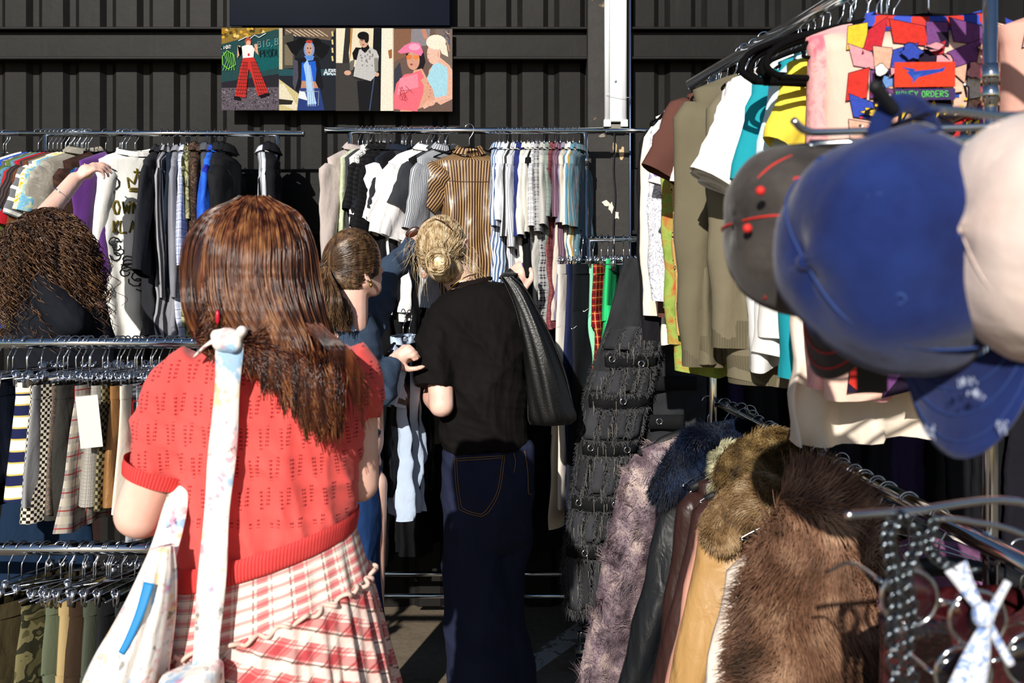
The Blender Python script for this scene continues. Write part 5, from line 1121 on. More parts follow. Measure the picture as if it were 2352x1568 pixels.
# ================================================================ people
from mathutils.bvhtree import BVHTree
def ringpx(l, r, Y, dep, n=40, wob=0, k=9, ph=0, dy=0):
    a, b = Pn(l[0], l[1], Y), Pn(r[0], r[1], Y + dy); c = (a + b) / 2; h = (b - a) / 2; t = np.arange(n) / n * 2 * PI
    q = 1 + wob * np.sin(k * t + ph)
    return c + (np.cos(t) * q)[:, None] * h + (np.sin(t) * q)[:, None] * np.array([0, dep, 0])
def interp_rings(rows, Y, n=40, per=5, dys=0):
    """rows: (lx, ly, rx, ry, depth[, Yoff]) interpolated smoothly"""
    R_ = np.array([list(r) + [0] * (6 - len(r)) for r in rows], float); Q = np.stack([R_[:, 0:3], R_[:, 3:6]], 1)
    a = crom(R_[:, 0:3], len(rows) * per); b = crom(R_[:, 3:6], len(rows) * per)
    return np.array([ringpx((p[0], p[1]), (p[2], q[0]), Y + q[2], max(q[1], .004), n, dy=dys) for p, q in zip(a, b)])
def surf_at(o, par=None):
    off = Vector((0, 0, 0)); q = o.parent
    while q is not None: off += q.location; q = q.parent
    me = o.data; bv = BVHTree.FromPolygons([v.co for v in me.vertices], [tuple(p.vertices) for p in me.polygons]); eye = Vector((0, 0, CAMH)) - off
    def f(px, py, out=.002):
        d_ = (P(px, py, 1) - Vector((0, 0, CAMH))).normalized(); h = bv.ray_cast(eye, d_)
        if h[0] is None: return None
        return h[0] + off - d_ * out
    return f
def hand(m, w_, d_, n_, s=1, curl=.5, k=1.0, spread=.10, thumb=.6):
    """five-fingered hand; w_ wrist, d_ pointing direction, n_ way the palm faces, s thumb side"""
    w_, d_, n_ = Vector(w_), Vector(d_).normalized(), Vector(n_).normalized(); x = d_.cross(n_).normalized() * s; n_ = x.cross(d_).normalized() * s
    cu = curl if isinstance(curl, (list, tuple)) else [curl] * 4
    for i, (o, L) in enumerate(((.028, .070), (.010, .078), (-.009, .073), (-.027, .058))):
        base = w_ + (d_ * (.083 - .004 * i) + x * o) * k; m.cap(w_ + (d_ * .01 + x * o * .55) * k, .014 * k, base, .0115 * k, 10)
        dd = (d_ + x * (o * 3 * spread * 2)).normalized(); p = base; a = 0; r = .0092
        for j, fr_ in enumerate((.45, .31, .24)):
            a += cu[i] * (1.0, 1.15, .7)[j]; v = dd * math.cos(a) + n_ * math.sin(a); q = p + v * L * fr_ * k; m.cap(p, r * k, q, (r - .0009) * k, 8); p = q; r -= .0009
    m.ell(w_ + d_ * .045 * k, (.03 * k,) * 3); 
    t0 = w_ + (d_ * .018 + x * .022) * k; t1 = t0 + (d_ * .55 + x * .75 + n_ * .35).normalized() * .042 * k; t2_ = t1 + (d_ * .85 + x * .3 + n_ * thumb).normalized() * .032 * k; t3 = t2_ + (d_ * .8 + n_ * (thumb + .3)).normalized() * .026 * k
    m.cap(t0, .015 * k, t1, .012 * k, 10); m.cap(t1, .0115 * k, t2_, .0105 * k, 8); m.cap(t2_, .0105 * k, t3, .009 * k, 8)
def legs(m, hip, kk=1.0, w_=.07):
    hip = Vector(hip)
    for s in (-1, 1):
        h = hip + Vector((s * w_, 0, 0)); k = Vector((h.x, h.y + .02, .48)); a = Vector((h.x, h.y - .01, .09)); m.cap(h, .068 * kk, k, .05 * kk, 16); m.cap(k, .05 * kk, a, .036, 14); m.cap(a - Vector((0, .03, .04)), .04, a + Vector((0, .14, -.055)), .032, 12)
def ear(m, c, out, up=(0, 0, 1), k=1):
    c = Vector(c); o = Vector(out).normalized(); u = Vector(up).normalized(); f = o.cross(u).normalized()
    pts = [c + (u * math.sin(t) * .030 + f * math.cos(t) * .017) * k + o * .010 for t in np.linspace(-2.0, 3.4, 14)]; m.tube(pts, .0045 * k, 8); m.ell(c, (.012 * k, .012 * k, .022 * k))
def on(px, py, Y): return P(px, py, Y)

# ---------------------------------------------------------------- woman in the coral knit top, back to us
Y1 = 1.78
R1 = empty('person', (P(600, 0, Y1).x, Y1, 0), 0, 'person with long auburn hair in a coral knit top and plaid skirt, seen from behind', 'person')
m = MB()
m.ell(on(588, 600, Y1 + .01), (.078, .098, .112)); m.cap(on(592, 680, Y1), .055, on(602, 790, Y1), .055); m.ell(on(600, 650, Y1 + .05), (.055, .06, .07))
m.cap(on(480, 885, Y1), .052, on(765, 868, Y1 + .02), .050); m.cap(on(600, 860, Y1), .10, on(610, 1180, Y1), .10); m.cap(on(540, 1230, Y1), .08, on(680, 1210, Y1), .08)
m.cap(on(440, 890, Y1), .050, on(322, 1178, Y1 - .01), .046, 18); m.cap(on(322, 1178, Y1 - .01), .045, on(440, 1170, Y1 + .22), .030, 16)
w1 = on(440, 1170, Y1 + .22); hand(m, w1, (.9, .4, .15), (0, .3, 1), 1, .8)
m.cap(on(800, 860, Y1 + .03), .052, on(822, 1105, Y1 + .05), .040, 16); m.cap(on(822, 1105, Y1 + .05), .039, on(760, 1080, Y1 + .27), .029, 14); hand(m, on(760, 1080, Y1 + .27), (-.9, .4, .1), (0, .3, 1), -1, .8)
legs(m, (P(605, 0, Y1).x, Y1, .92))
ear(m, on(503, 600, Y1 - .03), (-.8, -.5, 0)); ear(m, on(668, 600, Y1 - .0), (.9, -.1, 0))
m.ell(on(590, 640, Y1 + .115), (.012, .02, .022)); m.ell(on(590, 670, Y1 + .10), (.022, .012, .008))
b1_ = remesh(m, .0058, 5, 'body', SKIN, R1)
def knit_mat():
    t = NT('coral_pointelle_knit'); co = t.n('TexCoord'); ob = co.outputs['Object']; sep = t.n('SeparateXYZ'); t.l(ob, sep.inputs[0]); X, Z = sep.outputs[0], sep.outputs[2]
    M = t.math; cw, ch = .034, .052; row = M('FLOOR', M('DIVIDE', Z, ch)); X2 = M('ADD', X, M('MULTIPLY', M('MODULO', M('ABSOLUTE', row), 2), cw / 2))
    cx = M('SUBTRACT', M('FRACT', M('DIVIDE', X2, cw)), .5); cz = M('SUBTRACT', M('FRACT', M('DIVIDE', Z, ch)), .5)
    side = M('LESS_THAN', cx, 0); line_ = M('ABSOLUTE', M('SUBTRACT', M('ABSOLUTE', cx), M('ADD', .12, M('MULTIPLY', M('ADD', cz, .5), .10))))
    inl = M('MULTIPLY', M('LESS_THAN', line_, .085), M('LESS_THAN', M('ABSOLUTE', M('ADD', cz, M('MULTIPLY', side, .12))), .33))
    dots = M('MULTIPLY', M('LESS_THAN', M('ABSOLUTE', M('SUBTRACT', M('FRACT', M('MULTIPLY', Z, 150)), .5)), .24), M('LESS_THAN', M('ABSOLUTE', M('SUBTRACT', M('FRACT', M('MULTIPLY', X, 230)), .5)), .40))
    hole = M('MULTIPLY', M('MULTIPLY', inl, dots), M('GREATER_THAN', Z, 1.17))
    nz = t.noise(ob, 5, 3); base = t.ramp(nz, [(.3, lin('#e04e4a')), (.7, lin('#ec605a'))])
    t.l(t.mix(hole, base, lin('#8e1f24')), t.b.inputs['Base Color']); t.b.inputs['Roughness'].default_value = .9; t.b.inputs['Specular IOR Level'].default_value = .15; t.b.inputs['Sheen Weight'].default_value = .15
    rib = M('SINE', M('MULTIPLY', X, 1500)); hh = M('ADD', M('MULTIPLY', rib, .15), M('MULTIPLY', M('SUBTRACT', 1, hole), 1.2)); b_ = t.bump(hh, .6, .002)
    return t.m
KN = knit_mat()
rows = [(525, 782, 665, 770, .055), (478, 802, 742, 772, .075), (408, 850, 822, 812, .095), (385, 925, 848, 890, .115), (396, 1010, 850, 975, .122), (404, 1100, 838, 1050, .12), (404, 1200, 828, 1120, .118), (400, 1290, 822, 1168, .122), (404, 1332, 816, 1205, .115)]
m = MB(); m.grid(interp_rings(rows, Y1, 56, 6), True, True, True)
def sleeve_cone(m, pts, rad, n=26): m.tube(crom(np.array([tuple(p) for p in pts]), 16), crom(np.array([[r, 0, 0] for r in rad]), 16)[:, 0], n)
sleeve_cone(m, [on(482, 842, Y1), on(425, 915, Y1 - .005), on(388, 1010, Y1 - .008), on(361, 1090, Y1 - .01)], [.062, .078, .072, .058])
sleeve_cone(m, [on(775, 830, Y1 + .01), on(812, 880, Y1 + .02), on(826, 950, Y1 + .035)], [.06, .058, .046])
fd = folds(.010, 5, 3, 3, (1, 0, .35)); fd2 = folds(.005, 9, 6, 8, (.5, 0, 1), (1, 0, 0))
kt = remesh(m, .006, 7, 'knit_top', KN, R1, disp=lambda c: (fd(c) + fd2(c)) * np.clip((1.48 - c[:, 2]) / .15, 0, 1))
RIB = fabric('#e04e4a', 'stripe_v', '#c23638', s=.006, wr=.3); RIB.name = 'coral_rib'
m = MB(); rws = [(401, 1288, 824, 1166, .130), (398, 1300, 824, 1180, .134), (401, 1336, 819, 1210, .131), (404, 1345, 815, 1218, .122)]
m.grid(interp_rings(rws, Y1, 90, 3), True); m.build('hem_rib', RIB, R1, True, True)
a_, b_ = np.array(on(369, 1066, Y1 - .01)), np.array(on(358, 1100, Y1 - .01)); m = MB(); m.tube([a_, (a_ + b_) / 2, b_], [.0645, .0635, .060], 50, cap=False); m.build('cuff_rib', RIB, R1, True, True)
# plaid skirt: two tiers
PL = fabric('#efe4d6', 'plaid3', '#cc3c4c', '#4a5a4c', s=.062, wr=.5); PL2 = fabric('#e4a8a0', 'plaid3', '#b81c30', '#3c4a3e', s=.058, wr=.5)
def tier(r0, r1, name, mat, pleat, kp, rot=0, n=220, nv=22):
    G = []
    for j in range(nv):
        t = j / (nv - 1); f = [r0[i] * (1 - t) + r1[i] * t for i in range(5)]
        g = ringpx((f[0], f[1]), (f[2], f[3]), Y1, f[4], n); c = g.mean(0); a = np.arange(n) / n * 2 * PI
        q = 1 + pleat * (.25 + t) * (np.sin(kp * a + 1.5 * np.sin(3 * a)) * .6 + .5 * np.sin(kp * 1.7 * a + 2 + t)); G.append(c + (g - c) * q[:, None])
    G = np.array(G); uu = np.linspace(0, 1.05, n)[None, :] * np.ones((nv, 1)); vv = -np.linspace(0, .33, nv)[:, None] * np.ones((1, n))
    if rot: uu, vv = (uu * math.cos(rot) - vv * math.sin(rot)), (uu * math.sin(rot) + vv * math.cos(rot))
    m = MB(); m.grid(G, True, uvs=np.stack([uu, vv], -1).reshape(-1, 2)); return m.build(name, mat, sk_, True, True), G
m = MB(); m.grid(interp_rings([(408, 1318, 812, 1190, .112), (404, 1345, 818, 1215, .118)], Y1, 60, 3), True); sk_ = m.build('skirt', PL, R1, True, True)
_, g1 = tier((404, 1330, 815, 1205, .117), (384, 1478, 848, 1318, .14), 'upper_tier', PL, .022, 16)
_, g2 = tier((383, 1472, 849, 1312, .142), (338, 1760, 905, 1600, .19), 'ruffled_tier', PL2, .06, 26, .75)
for g in (g1[-1],):
    m = MB(); n = 400; t = np.linspace(0, 1, n, endpoint=False); i = t * len(g); gi = g[i.astype(int)]; gj = g[(i.astype(int) + 1) % len(g)]; p = gi + (gj - gi) * (i % 1)[:, None]; c = p.mean(0); dr = (p - c); dr /= np.linalg.norm(dr, axis=1)[:, None]
    p = p + dr * (.008 + .005 * np.sin(t * 260))[:, None] + np.array([0, 0, 1]) * (.005 * np.sin(t * 190 + 1))[:, None]; p = np.concatenate([p, p[:2]])
    m.tube(p, .0038, 6, cap=False); m.build('ruffle_trim', simple('cream_trim', '#e6c3b4', .8), sk_, True, True)
# hair
HR1 = hairmat('auburn_hair', '#1c0c08', '#401e11', '#6f3c22', .24, 70)
def table(a, tb): xs = np.array([-1, -.5, 0, .5, 1]); return np.interp(np.clip(a, -1, 1), xs, tb)
def hair_long(N, seed, out=0, K=26):
    rs = np.random.RandomState(seed); a = rs.uniform(-1.35, 1.35, N); cl = np.round(a * 22) / 22; s = np.clip(a, -1, 1); dpt = rs.uniform(0, 1, N); jit = rs.normal(0, 1, N)
    lv = [(458, (552, 565, 582, 600, 616), .03), (496, (474, 520, 582, 640, 682), .07), (560, (438, 498, 580, 655, 706), .10), (640, (430, 494, 578, 658, 722), .115), (715, (438, 506, 598, 676, 736), .12), (785, (468, 552, 634, 704, 756), .13)]
    ends = [(492, 588, 668, 726, 762), (782, 832, 915, 975, 975)]
    C_ = []
    for y, tb, dp in lv:
        x = table(s, tb); over = np.clip(np.abs(a) - 1, 0, 1)
        Yv = Y1 - (dp + out) * np.cos(np.clip(s, -1, 1) * 1.35) + over * .25 * (y > 480) + dpt * .012 - .005
        if y > 700: Yv = Yv - .012
        xx = x + jit * (2 if y < 500 else 5) + 3 * np.sin(cl * 40 + y * .01) ; C_.append(np.stack([(xx - CX) / F * Yv, Yv, CAMH - (y + rs.normal(0, 3, N) - HY) / F * Yv], 1))
    cs = np.clip(cl, -1, 1); ex, ey = table(cs, ends[0]) + rs.normal(0, 6, N) + 24 * np.sin(cl * 91), table(cs, ends[1]) + rs.normal(0, 10, N) - 80 * (rs.rand(N) ** 2) + 26 * np.sin(cl * 157) + 8
    x0 = table(s, lv[-1][1]); mx = x0 * .5 + ex * .5 + jit * 7 + 6 * np.sin(cl * 25); my = 785 * .45 + ey * .55
    for (x, y, Yv) in ((mx, my, Y1 - .150 - .01 * dpt), (ex, ey, Y1 - .152 - .012 * rs.rand(N))):
        Yv = Yv + .03 * np.clip(s - .5, 0, 1) + .10 * np.clip(-s - .35, 0, 1); C_.append(np.stack([(x - CX) / F * Yv, Yv, CAMH - (y - HY) / F * Yv], 1))
    return crom(np.stack(C_, 1), K)
m = MB(); G = []
for (l, r, y, dp, yo) in ((540, 620, 462, .03, 0), (485, 672, 494, .075, 0), (448, 700, 560, .10, 0), (438, 715, 640, .112, 0), (444, 728, 715, .112, 0), (470, 750, 780, .06, -.075), (560, 765, 850, .022, -.128), (640, 770, 910, .012, -.138)):
    G.append(ringpx((l, y), (r, y), Y1 + .012 + yo, dp, 30))
m.grid(np.array(G), True, True, True); hb = m.build('hair', HR1, R1, True, True)
strands(hair_long(5200, 1), .0011, .0006, HR1, 'hair_strands', hb)
HRL = hairmat('auburn_hair_highlight', '#4a2818', '#7a4a2e', '#a87448', .25, 70); strands(hair_long(1300, 5, .004), .0009, .0005, HRL, 'highlight_strands', hb)  # lighter tan strands carry the hair's glossy highlights as colour
# loose wisps over the right shoulder
rs = np.random.RandomState(4); W_ = []
for k in range(90):
    q = rs.rand(); x0 = 700 + 40 * rs.rand(); e = (800 + 60 * q + rs.normal(0, 8), 860 + 130 * rs.rand()); W_.append(crom([tuple(P(x0, 740 + rs.rand() * 20, 1.66)), tuple(P(x0 + 45 + 20 * q, 800, 1.645)), tuple(P((x0 + e[0]) / 2 + 30, 850, 1.65)), tuple(P(e[0], e[1], 1.655))], 14))
strands(W_, .0010, .0004, HR1, 'wisps', hb)
m = MB(); m.ell(on(500, 728, Y1 - .12), (.004, .004, .012)); m.build('earring', simple('red_enamel', '#c01830', .3), R1, True, True)

# painted canvas tote with its straps
PT = fabric('#f3ece4', 'paint', '#3aa0d8', '#e8909a', s=.06, uv=False, wr=1.0, mott=.05)
R5 = empty('tote_bag', P(300, 1568, 1.6), 0, 'paint-splattered white canvas tote with knotted wide straps on the coral-top shopper', 'bag')
sf_k = surf_at(kt)
def strapline(pxs, off=.012, Yd=1.66):
    o = []
    for (x, y) in pxs: q = sf_k(x, y, off); o.append(tuple(q) if q is not None else tuple(P(x, y, Yd)))
    return o
m = MB(); pts = [tuple(P(528, 775, 1.645)), tuple(P(527, 812, 1.635)), tuple(P(523, 880, 1.636)), tuple(P(516, 980, 1.640)), tuple(P(507, 1080, 1.636)), tuple(P(498, 1180, 1.634)), tuple(P(490, 1290, 1.630)), tuple(P(481, 1400, 1.615)), tuple(P(473, 1510, 1.60)), tuple(P(468, 1640, 1.59))]
pts = crom(pts, 50); wob = .046 + .003 * np.sin(np.linspace(0, 20, 50)); m.ribbon(pts, wob, (-.15, -1, 0), .0035); m.build('strap', PT, R5, True, True)
m = MB(); m.ribbon(crom([tuple(P(532, 772, 1.66)), tuple(P(500, 772, 1.72)), tuple(P(475, 792, 1.82)), tuple(P(445, 850, 1.90)), tuple(P(410, 1000, 1.93))], 20), .04, [(-.3, -.8, .8)] * 20, .003)
m.ribbon(crom([tuple(P(452, 815, 1.70)), tuple(P(485, 785, 1.665)), tuple(P(528, 775, 1.645))], 10), .018, (0, -.6, 1), .003); m.build('strap', PT, R5, True, True)
m = MB(); m.ell(P(522, 782, 1.64), (.027, .018, .022)); m.cap(P(498, 770, 1.64), .011, P(540, 796, 1.63), .013); m.cap(P(530, 792, 1.635), .014, P(550, 770, 1.63), .009); m.cap(P(550, 770, 1.63), .009, P(556, 760, 1.625), .010); kn = remesh(m, .004, 3, 'knot', PT, R5)
m = MB(); m.ribbon(crom([tuple(P(412, 1090, 1.76)), tuple(P(405, 1150, 1.715)), tuple(P(392, 1210, 1.69)), tuple(P(372, 1275, 1.665)), tuple(P(350, 1330, 1.65))], 24), np.linspace(.045, .052, 24), (-.2, -1, 0), .0035); m.build('strap', PT, R5, True, True)
m = MB(); G = interp_rings([(345, 1262, 398, 1250, .014), (318, 1320, 402, 1315, .03), (285, 1390, 398, 1400, .045), (250, 1455, 388, 1480, .055), (215, 1515, 378, 1550, .06), (185, 1590, 372, 1640, .06), (180, 1680, 370, 1720, .05)], 1.63, 60, 6)
c = G.mean(1, keepdims=True); th__ = np.arange(60) / 60 * 2 * PI; G = c + (G - c) * (1 + .07 * np.sin(7 * th__ + .3)[None, :, None] + .05 * np.sin(13 * th__ + 1)[None, :, None]); m.grid(G, True, True, True); bg = m.build('bag_body', PT, R5, True, True)
m = MB(); G = interp_rings([(372, 1552, 420, 1540, .02), (365, 1570, 500, 1520, .045), (362, 1620, 512, 1570, .055), (362, 1700, 515, 1690, .05)], 1.585, 50, 6); m.grid(G, True, True, True); m.build('bag_flap', PT, R5, True, True)
m = MB(); sb_ = surf_at(bg); pts = [sb_(x, y, .004) for x, y in ((342, 1338), (333, 1370), (322, 1405), (308, 1440), (292, 1475), (278, 1500))]; pts = [tuple(p) for p in pts if p is not None]; m.ribbon(crom(pts, 20), np.linspace(.018, .010, 20), (-.2, -1, 0), .0015); m.build('painted_stripe', simple('blue_paint', '#1a86c4', .6), bg, True, True)

# ---------------------------------------------------------------- person with blond bun and black tee
Y2 = 3.45
R2 = empty('person', (P(1110, 0, Y2).x, Y2, 0), 0, 'person with a messy blond bun in an oversized black tee and dark jeans', 'person')
m = MB(); m.ell(on(1016, 572, Y2 + .05), (.075, .10, .105), Matrix.Rotation(R(-22), 3, 'Y')); m.cap(on(1030, 610, Y2 + .03), .05, on(1085, 690, Y2), .055)
m.cap(on(1020, 740, Y2), .06, on(1170, 720, Y2), .06); m.cap(on(1095, 760, Y2), .10, on(1115, 980, Y2), .085); m.cap(on(1085, 1060, Y2), .07, on(1150, 1055, Y2), .07)
m.cap(on(1005, 745, Y2 - .02), .050, on(1014, 930, Y2 - .13), .042, 16); m.cap(on(1014, 930, Y2 - .13), .041, on(972, 895, Y2 + .10), .029, 14); hand(m, on(972, 895, Y2 + .10), (-.2, .9, .3), (.8, 0, -.2), 1, .9)
m.cap(on(1185, 725, Y2), .05, on(1222, 790, Y2 + .22), .042, 16); m.cap(on(1222, 790, Y2 + .22), .04, on(1192, 668, Y2 + .37), .028, 14); hand(m, on(1196, 672, Y2 + .36), (-.28, .15, 1), (0, 1, -.1), -1, [.55, .6, .65, .75], 1.0)
legs(m, (P(1118, 0, Y2).x, Y2 + .02, .90), .85, .06); ear(m, on(1062, 567, Y2 + .0), (.9, -.4, 0), (.25, 0, 1)); m.ell(on(975, 630, Y2 + .15), (.012, .014, .02))
b2_ = remesh(m, .0055, 4, 'body', SKIN, R2)
TEE = fabric('#120f0f', uv=False, wr=.7, mott=.25, spec=.12)
rows = [(1036, 662, 1128, 645, .058), (1006, 682, 1168, 652, .08), (974, 722, 1200, 676, .105), (962, 790, 1210, 760, .125), (984, 880, 1213, 860, .13), (1003, 950, 1216, 940, .128), (1009, 1010, 1218, 1000, .125), (1014, 1038, 1214, 1024, .118)]
m = MB(); m.grid(interp_rings(rows, Y2, 48, 6), True, True, True)
sleeve_cone(m, [on(1020, 725, Y2), on(1003, 790, Y2 - .05), on(997, 850, Y2 - .09), on(995, 894, Y2 - .11)], [.07, .078, .076, .073])
sleeve_cone(m, [on(1175, 715, Y2), on(1200, 750, Y2 + .08), on(1215, 780, Y2 + .17)], [.07, .07, .065])
fa = folds(.020, 2.2, 2, 11, (1, 0, .25)); fb = folds(.007, 6, 4, 12, (.7, 0, .6), (1, 0, -1))
remesh(m, .007, 5, 't_shirt', TEE, R2, disp=lambda c: (fa(c) + fb(c)) * np.clip((1.52 - c[:, 2]) / .2, 0.05, 1))
m = MB(); m.grid(interp_rings([(1033, 662, 1130, 643, .062), (1031, 655, 1131, 637, .060), (1037, 651, 1127, 634, .054)], Y2, 40, 4), True); m.build('neck_rib', simple('black_rib', '#1b1413', .9, spec=.1), R2, True, True)
# jeans
DN = fabric('#20253c', uv=False, wr=.6, mott=.3, spec=.2)
def denim_mesh():
    m = MB(); m.grid(interp_rings([(1016, 1028, 1220, 1018, .105), (1010, 1080, 1226, 1070, .125), (1010, 1160, 1226, 1140, .135), (1020, 1230, 1218, 1220, .12), (1040, 1262, 1200, 1258, .09)], Y2, 48, 6), True, True, True)
    m.grid(interp_rings([(1012, 1130, 1122, 1130, .105), (1012, 1230, 1150, 1230, .12), (1016, 1330, 1168, 1330, .125), (1018, 1430, 1180, 1430, .13), (1026, 1520, 1190, 1520, .135), (1034, 1660, 1200, 1660, .145)], Y2 - .02, 40, 6), True, True, True)
    m.grid(interp_rings([(1125, 1130, 1224, 1120, .10), (1110, 1230, 1222, 1220, .115), (1100, 1330, 1208, 1320, .12), (1105, 1430, 1210, 1430, .125), (1115, 1520, 1226, 1520, .13), (1120, 1620, 1240, 1620, .14)], Y2 + .06, 40, 6), True, True, True); return m
fj = folds(.012, 3, 2, 21, (1, 0, .3))
jn = remesh(denim_mesh(), .008, 5, 'jeans', DN, R2, disp=lambda c: fj(c))
sj = surf_at(jn); STI = simple('gold_thread', '#9c7434', .6)
def stitch(pxs, par, sf_=sj, w_=.0010, mat=STI, name='stitching', n=24):
    pts = crom([(x, y, 0) for x, y in pxs], n) if len(pxs) > 2 else np.linspace((*pxs[0], 0), (*pxs[1], 0), n); o = [sf_(p[0], p[1], .0015) for p in pts]; o = [tuple(q) for q in o if q is not None]
    if len(o) > 3: m = MB(); m.tube(o, w_, 5); return m.build(name, mat, par, True, True)
for o_ in (0, 5):
    for seg in (((1044 + o_, 1053 + o_), (1160 - o_, 1046 + o_)), ((1044 + o_, 1053), (1047 + o_, 1110), (1055 + o_, 1170 - o_)), ((1055 + o_, 1170 - o_), (1080, 1180 - o_), (1106, 1186 - o_)), ((1106, 1186 - o_), (1125 - o_, 1172 - o_), (1148 - o_, 1125), (1160 - o_, 1046))): stitch(seg, jn)
stitch(((1178, 1032), (1184, 1060), (1180, 1085)), jn); stitch(((1205, 1035), (1212, 1080), (1214, 1130), (1222, 1135)), jn)
# hair, bun
HR2 = hairmat('blond_hair', '#7a5c3a', '#cdb084', '#f2e4c4', .35, 60); 
m = MB(); m.ell(on(1014, 566, Y2 + .045), (.086, .105, .108), Matrix.Rotation(R(-22), 3, 'Y')); m.ell(on(1022, 618, Y2 - .03), (.062, .045, .05)); h2 = remesh(m, .009, 4, 'hair', HR2, R2)
bc_ = np.array(on(1008, 600, Y2 - .105)); rs = np.random.RandomState(9); N = 2400; S_ = []
hc = np.array(on(1014, 566, Y2 + .045)); nrm_ = np.array([np.cos(rs.uniform(0, 6.28, N)), np.zeros(N), np.zeros(N)]).T
for k in range(N):
    v = rs.normal(size=3); v[1] = -abs(v[1]) * .9 + .2; v[2] = v[2] * .9 + .15; v /= np.linalg.norm(v); p = hc + v * np.array([.088, .108, .112]); e = bc_ + rs.normal(0, .014, 3); mid = (p + e) / 2; dm = mid - hc; dm /= np.linalg.norm(dm) + 1e-9; mid = hc + dm * .108 + rs.normal(0, .003, 3)
    S_.append(crom([p, (p * .5 + mid * .5) + dm * .012, mid, e], 12))
strands(S_, .0011, .0007, HR2, 'hair_strands', h2)
S_ = []
for k in range(800):   # the bun: loops round its own axis
    a = rs.uniform(0, 6.28); rr_ = rs.uniform(.018, .040); tw = rs.uniform(-.5, .5); ax = rs.normal(0, .35, 2); pts = []
    for t in np.linspace(0, 3.6, 14): pts.append(bc_ + np.array([math.cos(a + t) * rr_ * 1.05, -.018 + ax[0] * .03 * math.sin(t) - .012 * math.cos(t * 2 + tw * 6), math.sin(a + t) * rr_ * .95 + ax[1] * .012]))
    S_.append(pts)
m = MB(); m.ell(bc_ + np.array([0, -.012, 0]), (.036, .026, .034)); bn = m.build('bun', HR2, R2, True, True); strands(S_, .0013, .0008, HR2, 'bun_strands', bn)
S_ = []
for k in range(84):   # flyaway strands round the head and neck
    x0, y0 = [(950, 560), (1070, 600), (960, 600), (1080, 620)][k % 4]; x0 += rs.normal(0, 10); y0 += rs.normal(0, 18); dx_, dy_ = [(-14, 40), (18, 40), (6, 60), (2, 45)][k % 4]
    S_.append(crom([tuple(P(x0, y0, Y2 - .02)), tuple(P(x0 + dx_ * .6 + rs.normal(0, 5), y0 + dy_ * .4, Y2 - .04)), tuple(P(x0 + dx_ + rs.normal(0, 10), y0 + dy_ + rs.normal(0, 10), Y2 - .03))], 10))
strands(S_, .0007, .0003, HR2, 'loose_hair', h2)
# sunglasses pushed up on the head
R6 = empty('sunglasses', on(965, 530, Y2 + .05), 0, 'tortoiseshell sunglasses pushed up on the blond hair', 'sunglasses'); TS = simple('tortoiseshell', '#3a1a10', .2, 0, .7, var=.5, bscale=30)
m = MB(); m.tube(crom([tuple(on(1000, 503, Y2 - .01)), tuple(on(1025, 514, Y2 - .045)), tuple(on(1052, 545, Y2 - .03))], 12), .0025, 6); m.build('temple', TS, R6, True, True)
m = MB(); m.tube(crom([tuple(on(934, 545, Y2 + .04)), tuple(on(938, 562, Y2 - .01)), tuple(on(944, 585, Y2 - .03))], 12), .0025, 6); m.build('temple', TS, R6, True, True)
for x, y in ((948, 533), (985, 512)): m = MB(); m.ell(on(x, y, Y2 + .07), (.028, .005, .016), Matrix.Rotation(R(-30), 3, 'Y')); m.build('lens', TS, R6, True, True)
# chain, earring, rings
GLD = simple('gold', '#c9a050', .25, 1)
m = MB(); m.tube(crom([tuple(on(1034, 665, Y2 - .058)), tuple(on(1045, 652, Y2 - .064)), tuple(on(1070, 636, Y2 - .060)), tuple(on(1095, 628, Y2 - .035))], 24), .0022, 6); m.build('necklace', GLD, R2, True, True)
m = MB(); m.torus(on(1020, 632, Y2 - .05), .013, .0012, (.6, -1, 0)); m.build('hoop_earring', GLD, R2, True, True)
for x, y in ((1177, 628), (1188, 634)): m = MB(); m.torus(on(x, y, Y2 + .355), .0095, .0018, (0, .2, 1)); m.build('ring', GLD, R2, True, True)
# black leather shoulder bag
LB = simple('black_grained_leather', '#0c0b0c', .38, 0, .6, .5, 160, .2)
R7 = empty('shoulder_bag', on(1265, 975, 3.34), 0, 'slouchy black leather shoulder bag on the black-tee shopper', 'bag')
m = MB(); G = interp_rings([(1150, 634, 1176, 634, .014), (1164, 660, 1206, 662, .022), (1182, 705, 1232, 708, .034), (1196, 770, 1262, 772, .048), (1206, 850, 1292, 850, .058), (1212, 920, 1312, 920, .06), (1216, 958, 1322, 955, .056), (1222, 974, 1312, 972, .04)], 3.36, 48, 7)
c = G.mean(1, keepdims=True); t_ = np.arange(48) / 48 * 2 * PI; jj = np.linspace(0, 1, len(G))[:, None]; G = c + (G - c) * (1 + .06 * np.sin(5 * t_[None] + 4 * jj) + .035 * np.sin(11 * t_[None] - 9 * jj))[..., None]
m.grid(G, True, True, True); m.build('bag_body', LB, R7, True, True)
m = MB(); m.tube(G[:, 0] + np.array([0, -.01, 0]), .0035, 8); m.build('piping', LB, R7, True, True); m = MB(); m.tube(G[:, 24] + np.array([0, -.012, 0]), .0035, 8); m.build('piping', LB, R7, True, True)
m = MB(); m.ribbon(crom([tuple(on(1160, 640, 3.36)), tuple(on(1172, 628, 3.42)), tuple(on(1192, 645, 3.54)), tuple(on(1225, 760, 3.60)), tuple(on(1262, 900, 3.52))], 24), .045, [(0, -.2, 1)] * 8 + [(1, .5, .6)] * 16, .004); m.build('strap', LB, R7, True, True)

